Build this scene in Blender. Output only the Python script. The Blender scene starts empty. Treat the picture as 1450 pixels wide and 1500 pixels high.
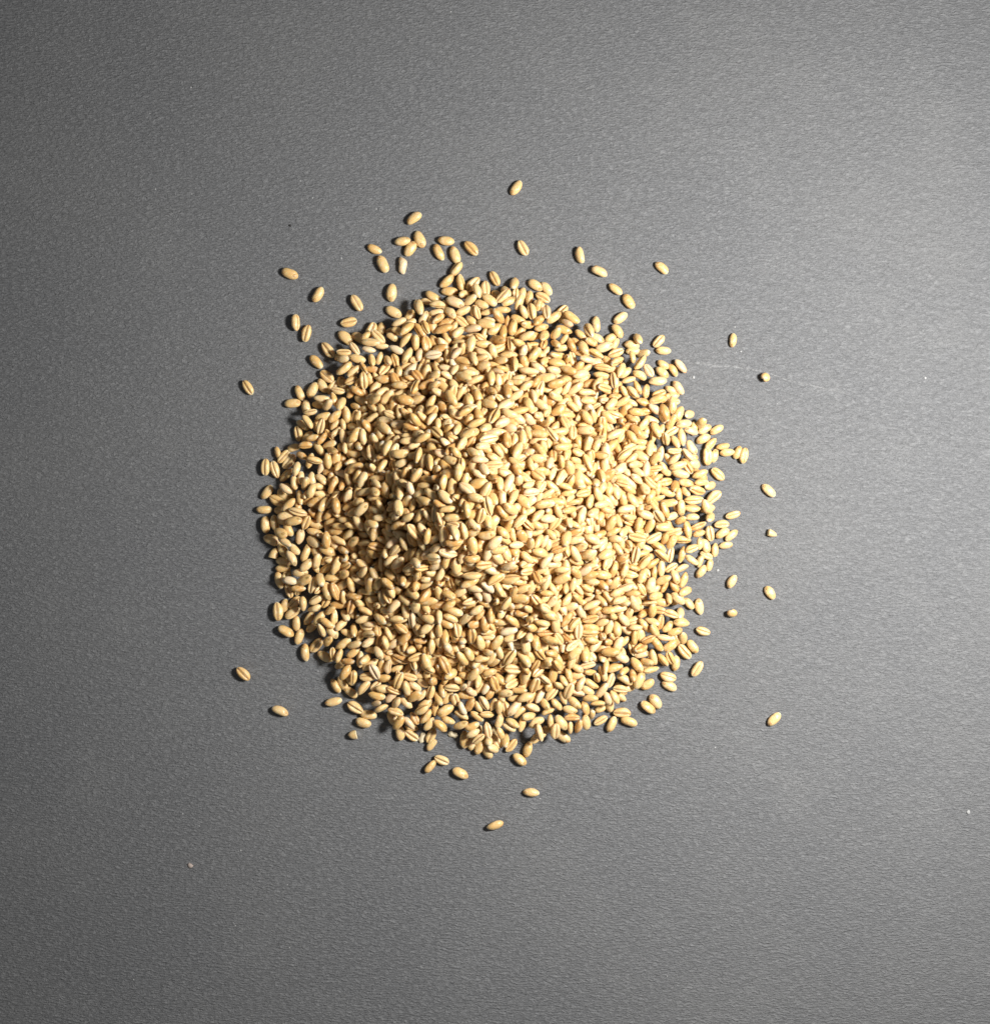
import bpy, math, random
import numpy as np
from mathutils import Vector, Quaternion, Euler

# ------------------------------------------------------------------ camera
MM = 0.001
S = 0.258 * MM                     # metres of tabletop per photo pixel
CX, CY = 725.0, 750.0              # photo centre
scene = bpy.context.scene
col = scene.collection
def P(px, py):
    return ((px - CX) * S, (CY - py) * S)

CAM_H = 0.47
cam = bpy.data.cameras.new('camera')
cam.sensor_fit = 'VERTICAL'
cam.angle_y = 2 * math.atan(0.5 * 1500 * S / CAM_H)
cam.clip_start = 0.01
cam.clip_end = 20
co = bpy.data.objects.new('camera', cam)
co.location = (0, 0, CAM_H)
col.objects.link(co)
scene.camera = co

# ------------------------------------------------------------------ light
world = bpy.data.worlds.new('World')
scene.world = world
world.use_nodes = True
bg = world.node_tree.nodes['Background']
bg.inputs['Color'].default_value = (0.96, 0.98, 1.0, 1)
bg.inputs['Strength'].default_value = 0.12

lamp = bpy.data.lights.new('ceiling_lamp', 'AREA')
lamp.shape = 'DISK'
lamp.size = 0.07
lamp.energy = 2.9
lamp.color = (1.0, 0.985, 0.96)
lo = bpy.data.objects.new('ceiling_lamp', lamp)
lo.location = (0.222, 0.040, 0.290)
lo.rotation_euler = (Vector((0.0, 0.0, 0)) - Vector(lo.location)).to_track_quat('-Z', 'Y').to_euler()
col.objects.link(lo)

scene.view_settings.view_transform = 'Standard'
scene.view_settings.look = 'None'
scene.view_settings.gamma = 1
scene.view_settings.exposure = 0.0
scene.view_settings.use_curve_mapping = False
scene.cycles.max_bounces = 8
scene.cycles.diffuse_bounces = 5

# ------------------------------------------------------------------ node helpers
class NT:
    def __init__(self, name):
        self.m = bpy.data.materials.new(name)
        self.m.use_nodes = True
        self.t = self.m.node_tree
        self.b = self.t.nodes['Principled BSDF']
    def n(self, typ, **kw):
        x = self.t.nodes.new(typ)
        for k, v in kw.items():
            setattr(x, k, v)
        return x
    def l(self, a, b):
        self.t.links.new(a, b)
    def val(self, sock, v):
        if hasattr(v, 'is_output') or hasattr(v, 'links'):
            self.l(v, sock)
        else:
            sock.default_value = v
    def math(self, op, a, b=0.0, c=0.0, clamp=False):
        x = self.n('ShaderNodeMath', operation=op, use_clamp=clamp)
        self.val(x.inputs[0], a); self.val(x.inputs[1], b); self.val(x.inputs[2], c)
        return x.outputs[0]
    def vmath(self, op, a, b):
        x = self.n('ShaderNodeVectorMath', operation=op)
        self.val(x.inputs[0], a); self.val(x.inputs[1], b)
        return x.outputs[0]
    def noise(self, vec, scale, detail=2.0, rough=0.5, dist=0.0, color=False):
        x = self.n('ShaderNodeTexNoise')
        self.val(x.inputs['Vector'], vec)
        x.inputs['Scale'].default_value = scale
        x.inputs['Detail'].default_value = detail
        x.inputs['Roughness'].default_value = rough
        x.inputs['Distortion'].default_value = dist
        return x.outputs['Color' if color else 'Fac']
    def ramp(self, fac, a, b, lo=0.0, hi=1.0):
        x = self.n('ShaderNodeMapRange', interpolation_type='SMOOTHSTEP')
        self.val(x.inputs['Value'], fac)
        x.inputs['From Min'].default_value = a; x.inputs['From Max'].default_value = b
        x.inputs['To Min'].default_value = lo; x.inputs['To Max'].default_value = hi
        return x.outputs[0]
    def mix(self, fac, a, b):
        x = self.n('ShaderNodeMix', data_type='RGBA')
        self.val(x.inputs[0], fac)
        for i, v in ((6, a), (7, b)):
            if isinstance(v, tuple):
                x.inputs[i].default_value = (*v, 1)
            else:
                self.l(v, x.inputs[i])
        return x.outputs[2]
    def bump(self, height, strength, dist, normal=None):
        x = self.n('ShaderNodeBump')
        x.inputs['Strength'].default_value = strength
        x.inputs['Distance'].default_value = dist
        self.val(x.inputs['Height'], height)
        if normal is not None:
            self.l(normal, x.inputs['Normal'])
        return x.outputs['Normal']

def lin(r, g, b):
    f = lambda v: (v / 255 / 12.92) if v <= 10 else ((v / 255 + 0.055) / 1.055) ** 2.4
    return (f(r), f(g), f(b))

# ------------------------------------------------------------------ tabletop: dark grey grained card
def card_material():
    t = NT('grey_grained_card')
    pos = t.n('ShaderNodeTexCoord').outputs['Object']
    warp = t.noise(pos, 380, 2, 0.5, 0, True)
    warp = t.vmath('SUBTRACT', warp, (0.5, 0.5, 0.5))
    warp = t.vmath('MULTIPLY', warp, (0.0013, 0.0016, 0))
    pw = t.vmath('ADD', pos, warp)
    ps = t.vmath('MULTIPLY', pw, (0.42, 1.5, 1.0))
    n1 = t.noise(ps, 1080, 3.0, 0.6)
    # short wavy creases between the raised grain of the card
    crease = t.math('MULTIPLY', t.ramp(t.math('ABSOLUTE', t.math('SUBTRACT', n1, 0.47)), 0.0, 0.055, 1.0, 0.0),
                    t.ramp(t.noise(pos, 420, 2, 0.5), 0.42, 0.60))
    n2 = t.noise(t.vmath('MULTIPLY', pw, (0.6, 1.3, 1.0)), 2600, 2.0, 0.6)
    fine = t.noise(pos, 4200, 1.0, 0.5)
    big = t.noise(pos, 14, 4.0, 0.55)
    h = t.math('ADD', n1, t.math('MULTIPLY', n2, 0.35))
    h = t.math('SUBTRACT', h, t.math('MULTIPLY', crease, 0.05))
    # colour: charcoal dye with paler worn ridges
    ridge = t.ramp(n1, 0.38, 0.70)
    c = t.mix(ridge, CARD_A, CARD_B)
    c = t.mix(t.ramp(big, 0.35, 0.7, 0.0, 0.4), c, CARD_C)
    c = t.mix(t.ramp(fine, 0.60, 0.80, 0.0, 0.22), c, CARD_D)
    # rubbed patches where pale fibres show
    rub = t.math('MULTIPLY', t.ramp(t.noise(pos, 34, 4, 0.6), 0.50, 0.72), t.ramp(t.noise(t.vmath('MULTIPLY', pos, (1.0, 1.6, 1.0)), 1500, 2, 0.6), 0.46, 0.66))
    c = t.mix(t.math('MULTIPLY', rub, 0.42), c, (0.30, 0.30, 0.295))
    # faint chalky scuffs and scratches (photo px: x0 y0 x1 y1 half-width strength)
    marks = None
    for (x0, y0, x1, y1, wd, st) in SCRATCHES:
        ax, ay = P(x0, y0); bx, by = P(x1, y1)
        mp = t.n('ShaderNodeMapping', vector_type='TEXTURE')
        mp.inputs['Location'].default_value = ((ax + bx) / 2, (ay + by) / 2, 0)
        mp.inputs['Rotation'].default_value = (0, 0, math.atan2(by - ay, bx - ax))
        wob = t.vmath('MULTIPLY', t.vmath('SUBTRACT', t.noise(pos, 55, 2, 0.5, 0, True), (0.5, 0.5, 0.5)), (0, 0.004, 0))
        t.l(pos, mp.inputs['Vector'])
        q = t.vmath('ADD', mp.outputs[0], wob)
        sp = t.n('ShaderNodeSeparateXYZ'); t.l(q, sp.inputs[0])
        hl = math.hypot(bx - ax, by - ay) / 2
        across = t.ramp(t.math('ABSOLUTE', sp.outputs[1]), 0.0, wd * S, 1.0, 0.0)
        along = t.ramp(t.math('ABSOLUTE', sp.outputs[0]), hl * 0.75, hl, 1.0, 0.0)
        v = t.math('MULTIPLY', t.math('MULTIPLY', across, along), st)
        marks = v if marks is None else t.math('MAXIMUM', marks, v)
    marks = t.math('MULTIPLY', marks, t.ramp(t.noise(pos, 900, 2, 0.6), 0.36, 0.58))
    c = t.mix(t.math('MULTIPLY', marks, 0.48), c, (0.44, 0.44, 0.43))
    t.l(c, t.b.inputs['Base Color'])
    t.b.inputs['Roughness'].default_value = 0.72
    t.b.inputs['Specular IOR Level'].default_value = 0.35
    t.l(t.bump(h, 1.0, 0.00105), t.b.inputs['Normal'])
    return t.m
CARD_A = (0.150, 0.152, 0.157)
CARD_B = (0.212, 0.214, 0.218)
CARD_C = (0.20, 0.20, 0.20)
CARD_D = (0.28, 0.28, 0.28)
SCRATCHES = [(1008, 531, 1120, 545, 2.2, 0.75), (1110, 543, 1245, 578, 1.8, 0.6),
             (1030, 548, 1050, 530, 1.6, 0.6), (848, 460, 866, 405, 1.2, 0.45),
             (1085, 822, 1105, 800, 1.4, 0.5), (1105, 860, 1150, 880, 1.6, 0.35),
             (1068, 712, 1082, 730, 1.4, 0.5), (1020, 600, 1075, 590, 1.2, 0.3),
             (1140, 860, 1185, 905, 1.3, 0.35)]

def mesh_obj(name, verts, faces, mat, parent=None, smooth=False):
    me = bpy.data.meshes.new(name)
    me.from_pydata([tuple(v) for v in verts], [], faces)
    if smooth:
        me.polygons.foreach_set('use_smooth', [True] * len(me.polygons))
    if mat:
        me.materials.append(mat)
    me.update()
    o = bpy.data.objects.new(name, me)
    col.objects.link(o)
    if parent is not None:
        o.parent = parent
    return o

E = 0.75
card = mesh_obj('tabletop_card', [(-E, -E, -0.003), (E, -E, -0.003), (E, E, -0.003), (-E, E, -0.003),
                (-E, -E, 0), (E, -E, 0), (E, E, 0), (-E, E, 0)],
                [(0, 3, 2, 1), (4, 5, 6, 7), (0, 1, 5, 4), (1, 2, 6, 5), (2, 3, 7, 6), (3, 0, 4, 7)], card_material())
card['kind'] = 'structure'

# ------------------------------------------------------------------ grain material
def grain_material():
    t = NT('wheat_grain_bran')
    gl = t.n('ShaderNodeAttribute', attribute_name='grain_local').outputs['Vector']
    tn = t.n('ShaderNodeAttribute', attribute_name='grain_tone').outputs['Vector']
    sp = t.n('ShaderNodeSeparateXYZ'); t.l(gl, sp.inputs[0])
    st = t.n('ShaderNodeSeparateXYZ'); t.l(tn, st.inputs[0])
    x, y, z = sp.outputs
    r1, r2, germ = st.outputs
    # each kernel its own hue: amber .. straw .. pale, a few chalky or pinkish
    rp = t.n('ShaderNodeValToRGB')
    el = rp.color_ramp.elements
    stops = [(0.0, lin(198, 148, 86)), (0.20, lin(214, 173, 107)), (0.5, lin(223, 189, 130)),
             (0.78, lin(228, 199, 148)), (0.92, lin(222, 190, 150)), (1.0, lin(229, 211, 176))]
    el[0].position, el[0].color = stops[0][0], (*stops[0][1], 1)
    el[1].position, el[1].color = stops[-1][0], (*stops[-1][1], 1)
    for p_, c_ in stops[1:-1]:
        e = el.new(p_); e.color = (*c_, 1)
    t.l(r1, rp.inputs[0])
    c = rp.outputs[0]
    off = t.n('ShaderNodeCombineXYZ'); t.l(t.math('MULTIPLY', r2, 37.0), off.inputs[0]); t.l(t.math('MULTIPLY', r1, 53.0), off.inputs[1])
    q = t.vmath('ADD', gl, off.outputs[0])
    streak = t.noise(t.vmath('MULTIPLY', q, (0.35, 1.6, 1.6)), 2.2, 3, 0.6)
    blotch = t.noise(q, 0.55, 2, 0.5)
    c = t.mix(t.ramp(streak, 0.48, 0.75, 0, 0.35), c, lin(206, 154, 92))
    c = t.mix(t.ramp(blotch, 0.48, 0.70, 0, 0.55), c, lin(234, 212, 170))
    spots = t.noise(q, 1.9, 2, 0.55)
    c = t.mix(t.ramp(spots, 0.64, 0.76, 0, 0.5), c, lin(170, 116, 64))
    chalk = t.noise(t.vmath('ADD', q, (9.0, 4.0, 2.0)), 0.8, 3, 0.6)
    c = t.mix(t.ramp(chalk, 0.60, 0.74, 0, 0.45), c, lin(236, 222, 194))
    # brown bran inside the crease (ventral side is +z)
    vent = t.ramp(z, 0.05, 0.45)
    cr = t.math('MULTIPLY', t.ramp(t.math('ABSOLUTE', y), 0.05, 0.30, 1, 0), vent)
    c = t.mix(t.math('MULTIPLY', cr, 0.62), c, lin(140, 88, 42))
    # ends: darker pinched tip at the germ, pale brush at the other
    c = t.mix(t.ramp(x, -2.7, -3.25, 0, 0.55), c, lin(168, 108, 58))
    c = t.mix(t.ramp(x, 2.55, 3.15, 0, 0.6), c, lin(246, 230, 196))
    c = t.mix(t.math('MULTIPLY', germ, 0.6), c, lin(190, 134, 74))
    t.l(c, t.b.inputs['Base Color'])
    t.b.inputs['Roughness'].default_value = 0.30
    t.b.inputs['Specular IOR Level'].default_value = 0.5
    t.b.inputs['Subsurface Weight'].default_value = 0.5
    t.b.inputs['Subsurface Radius'].default_value = (1.0, 0.62, 0.32)
    t.b.inputs['Subsurface Scale'].default_value = 0.0011
    h = t.noise(t.vmath('MULTIPLY', q, (0.5, 1.5, 1.5)), 2.0, 3, 0.6)
    t.l(t.bump(h, 0.5, 0.0003), t.b.inputs['Normal'])
    return t.m
M_GRAIN = grain_material()

def plain(name, c, rough=0.6, bump=0.0):
    t = NT(name)
    pos = t.n('ShaderNodeTexCoord').outputs['Object']
    n = t.noise(pos, 900, 3, 0.6)
    t.l(t.mix(n, tuple(v * 0.8 for v in c), tuple(min(1, v * 1.15) for v in c)), t.b.inputs['Base Color'])
    t.b.inputs['Roughness'].default_value = rough
    if bump:
        t.l(t.bump(n, bump, 0.0003), t.b.inputs['Normal'])
    return t.m
M_STARCH = plain('broken_starch', lin(240, 222, 178), 0.8, 0.5)
M_HUSK = plain('pale_husk', lin(218, 202, 168), 0.55, 0.4)
M_DUST = plain('dust_white', (0.38, 0.38, 0.375), 0.8)
M_DARK = plain('dust_dark', (0.015, 0.014, 0.013), 0.7)
M_LINT = plain('dust_tan', (0.40, 0.33, 0.29), 0.8)

# ------------------------------------------------------------------ grain shapes (local mm: x length, y width, +z crease side)
L0, W0, T0 = 6.5, 3.3, 2.98
class Grain:
    """one kernel shape: body and germ, verts in mm"""
    def __init__(self, rnd, nu=11, shrivel=0.0, ribs=0.0, plump=False):
        g = rnd.uniform
        self.L = L0 * g(0.93, 1.06); self.W = W0 * rnd.choice((g(0.94, 1.08), g(0.80, 1.12))); self.T = T0 * g(0.90, 1.06)
        self.pa, self.pb = g(1.85, 2.6), g(2.0, 3.2)       # pointedness of germ / brush end
        self.ea, self.eb = g(0.58, 0.76), g(0.50, 0.66)
        if plump:
            self.W = W0 * g(0.98, 1.12); self.pa = g(2.1, 2.8); self.pb = g(2.3, 3.2); self.ea = g(0.56, 0.68)
        self.groove = g(0.30, 0.75); self.gw = g(0.20, 0.30)
        self.bend = g(-0.15, 0.6); self.yaw = g(-0.22, 0.22)
        self.fat = g(-0.10, 0.22); self.cheek = g(-0.08, 0.08)
        self.ph = [g(0, 6.28) for _ in range(6)]
        self.shr = shrivel; self.ribs = ribs
        phis = [0.0, 0.11, 0.26, 0.50, 0.85, 1.25, 1.70, 2.20, 2.68]
        self.phis = phis + [math.pi] + [-p for p in reversed(phis[1:])]
        us = [-math.cos(math.pi * (i + 0.5) / nu) for i in range(nu)]
        self.us = [u * 1.0 / abs(us[0]) * 0.965 for u in us]
        self.body()
        self.germ_patch()
        self.brush_cap()
    def prof(self, u):
        p, e = (self.pa, self.ea) if u < 0 else (self.pb, self.eb)
        return max(0.0, 1 - abs(u) ** p) ** e * (1 - self.fat * u * 0.5)
    def point(self, u, ph, lift=0.0):
        w = self.prof(u)
        d = 1 + 0.05 * math.sin(2 * u + self.ph[0]) * math.sin(ph + self.ph[1]) + 0.032 * math.sin(5 * u + self.ph[2]) * math.cos(2 * ph + self.ph[3])
        if self.shr:
            d *= 1 - self.shr * (0.35 + 0.5 * math.sin(3.1 * u + self.ph[4]) * math.sin(ph + self.ph[5]))
        if self.ribs:
            d *= 1 + self.ribs * math.sin(16 * u + 1.5 * math.sin(ph))
        s, c = math.sin(ph), math.cos(ph)
        ss = math.copysign(abs(s) ** 0.9, s)
        y = self.W / 2 * w * ss * d
        z = self.T / 2 * w * c * d
        if c > 0:
            z *= 0.90
            z -= self.groove * math.exp(-(ph / self.gw) ** 2) * w ** 0.7 * (1 + 0.2 * u)
        k = self.W / 2 * w
        z += self.bend * (0.4 - u * u) * -0.5
        y += self.yaw * (1 - u * u) + self.cheek * w * (1 if ph > 0 else -1) * (c > 0)
        x = self.L / 2 * u
        if lift:
            y += lift * s; z += lift * c
        return (x, y, z)
    def body(self):
        V = [(-self.L / 2, 0, self.bend * 0.3)]
        n = len(self.phis)
        for u in self.us:
            for ph in self.phis:
                V.append(self.point(u, ph))
        V.append((self.L / 2 * 0.985, 0, self.bend * 0.3))
        F = []
        m = len(self.us)
        for k in range(n):
            k2 = (k + 1) % n
            F.append((0, 1 + k2, 1 + k))
            for r in range(m - 1):
                a, b = 1 + r * n + k, 1 + r * n + k2
                c, d = a + n, b + n
                F.append((a, b, d)); F.append((a, d, c))
            F.append((len(V) - 1, 1 + (m - 1) * n + k, 1 + (m - 1) * n + k2))
        self.bv = np.array(V); self.bf = np.array(F)
    def germ_patch(self):
        # oval shield on the back near the germ end: sunken middle, raised lip
        V, F = [], []
        u0, du, dp = -0.70, 0.20, 0.42
        K = 9
        V.append(self.point(u0, math.pi, 0.03))
        for rr, lf in ((0.45, 0.05), (0.78, 0.13), (1.0, -0.05)):
            for k in range(K):
                a = 2 * math.pi * k / K
                V.append(self.point(u0 + du * rr * math.cos(a), math.pi + dp * rr * math.sin(a), lf))
        for k in range(K):
            k2 = (k + 1) % K
            F.append((0, 1 + k, 1 + k2))
            for r in range(2):
                a, b = 1 + r * K + k, 1 + r * K + k2
                F.append((a, a + K, b + K)); F.append((a, b + K, b))
        self.gv = np.array(V); self.gf = np.array(F)
    def brush_cap(self):
        # worn stub of the hair tuft closing the blunt end
        V, F = [], []
        K = 8
        V.append((self.L / 2 * 1.0, 0, self.bend * 0.3))
        for u, lf in ((0.955, 0.06), (0.915, -0.04)):
            for k in range(K):
                V.append(self.point(u, -math.pi + 2 * math.pi * (k + 0.5) / K, lf))
        for k in range(K):
            k2 = (k + 1) % K
            F.append((0, 1 + k2, 1 + k))
            F.append((1 + k, 1 + k2, 1 + K + k2)); F.append((1 + k, 1 + K + k2, 1 + K + k))
        V = np.array(V)
        self.hv = V; self.hf = np.array(F)

rnd = random.Random(11)
SHAPES = [Grain(rnd, shrivel=(0.30 if k % 11 == 5 else (0.12 if k % 4 == 1 else 0.0)), ribs=(0.02 if k % 9 == 2 else 0.0)) for k in range(48)]

LOOSE = [Grain(rnd, plump=True) for k in range(40)]

def fill_mesh(name, v, f, loc_attr, tone_attr, mat):
    me = bpy.data.meshes.new(name)
    me.vertices.add(len(v)); me.loops.add(len(f) * 3); me.polygons.add(len(f))
    me.vertices.foreach_set('co', np.ascontiguousarray(v, dtype=np.float32).ravel())
    me.loops.foreach_set('vertex_index', np.ascontiguousarray(f, dtype=np.int32).ravel())
    me.polygons.foreach_set('loop_start', np.arange(0, len(f) * 3, 3, dtype=np.int32))
    me.polygons.foreach_set('use_smooth', np.ones(len(f), dtype=bool))
    for nm, arr in (('grain_local', loc_attr), ('grain_tone', tone_attr)):
        a = me.attributes.new(nm, 'FLOAT_VECTOR', 'POINT')
        a.data.foreach_set('vector', np.ascontiguousarray(arr, dtype=np.float32).ravel())
    me.materials.append(mat)
    me.update(calc_edges=True)
    me.validate()
    return me

def tones(rnd):
    r = rnd.random()
    if r < 0.03: r1 = rnd.uniform(0.90, 0.99)
    elif r < 0.09: r1 = rnd.uniform(0.03, 0.18)
    else: r1 = min(0.84, max(0.06, rnd.gauss(0.48, 0.22)))
    return r1, rnd.random()

def single_grain(name, shp, r1, r2, loc, q, s):
    """a kernel as its own thing: body mesh with its germ as a child part"""
    def part(nm, v, f, fl):
        tn = np.tile((r1, r2, fl), (len(v), 1))
        return fill_mesh(nm, v * MM, f, v, tn, M_GRAIN)
    o = bpy.data.objects.new(name, None)
    o.empty_display_size = 0.002
    col.objects.link(o)
    o.rotation_mode = 'QUATERNION'; o.rotation_quaternion = q; o.location = loc; o.scale = (s, s, s)
    for nm, v, f, fl in (('kernel_body', shp.bv, shp.bf, 0.0), ('germ', shp.gv, shp.gf, 1.0), ('brush_tip', shp.hv, shp.hf, 0.0)):
        c = bpy.data.objects.new(nm, part(nm, v, f, fl))
        col.objects.link(c)
        c.parent = o
    return o

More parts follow.
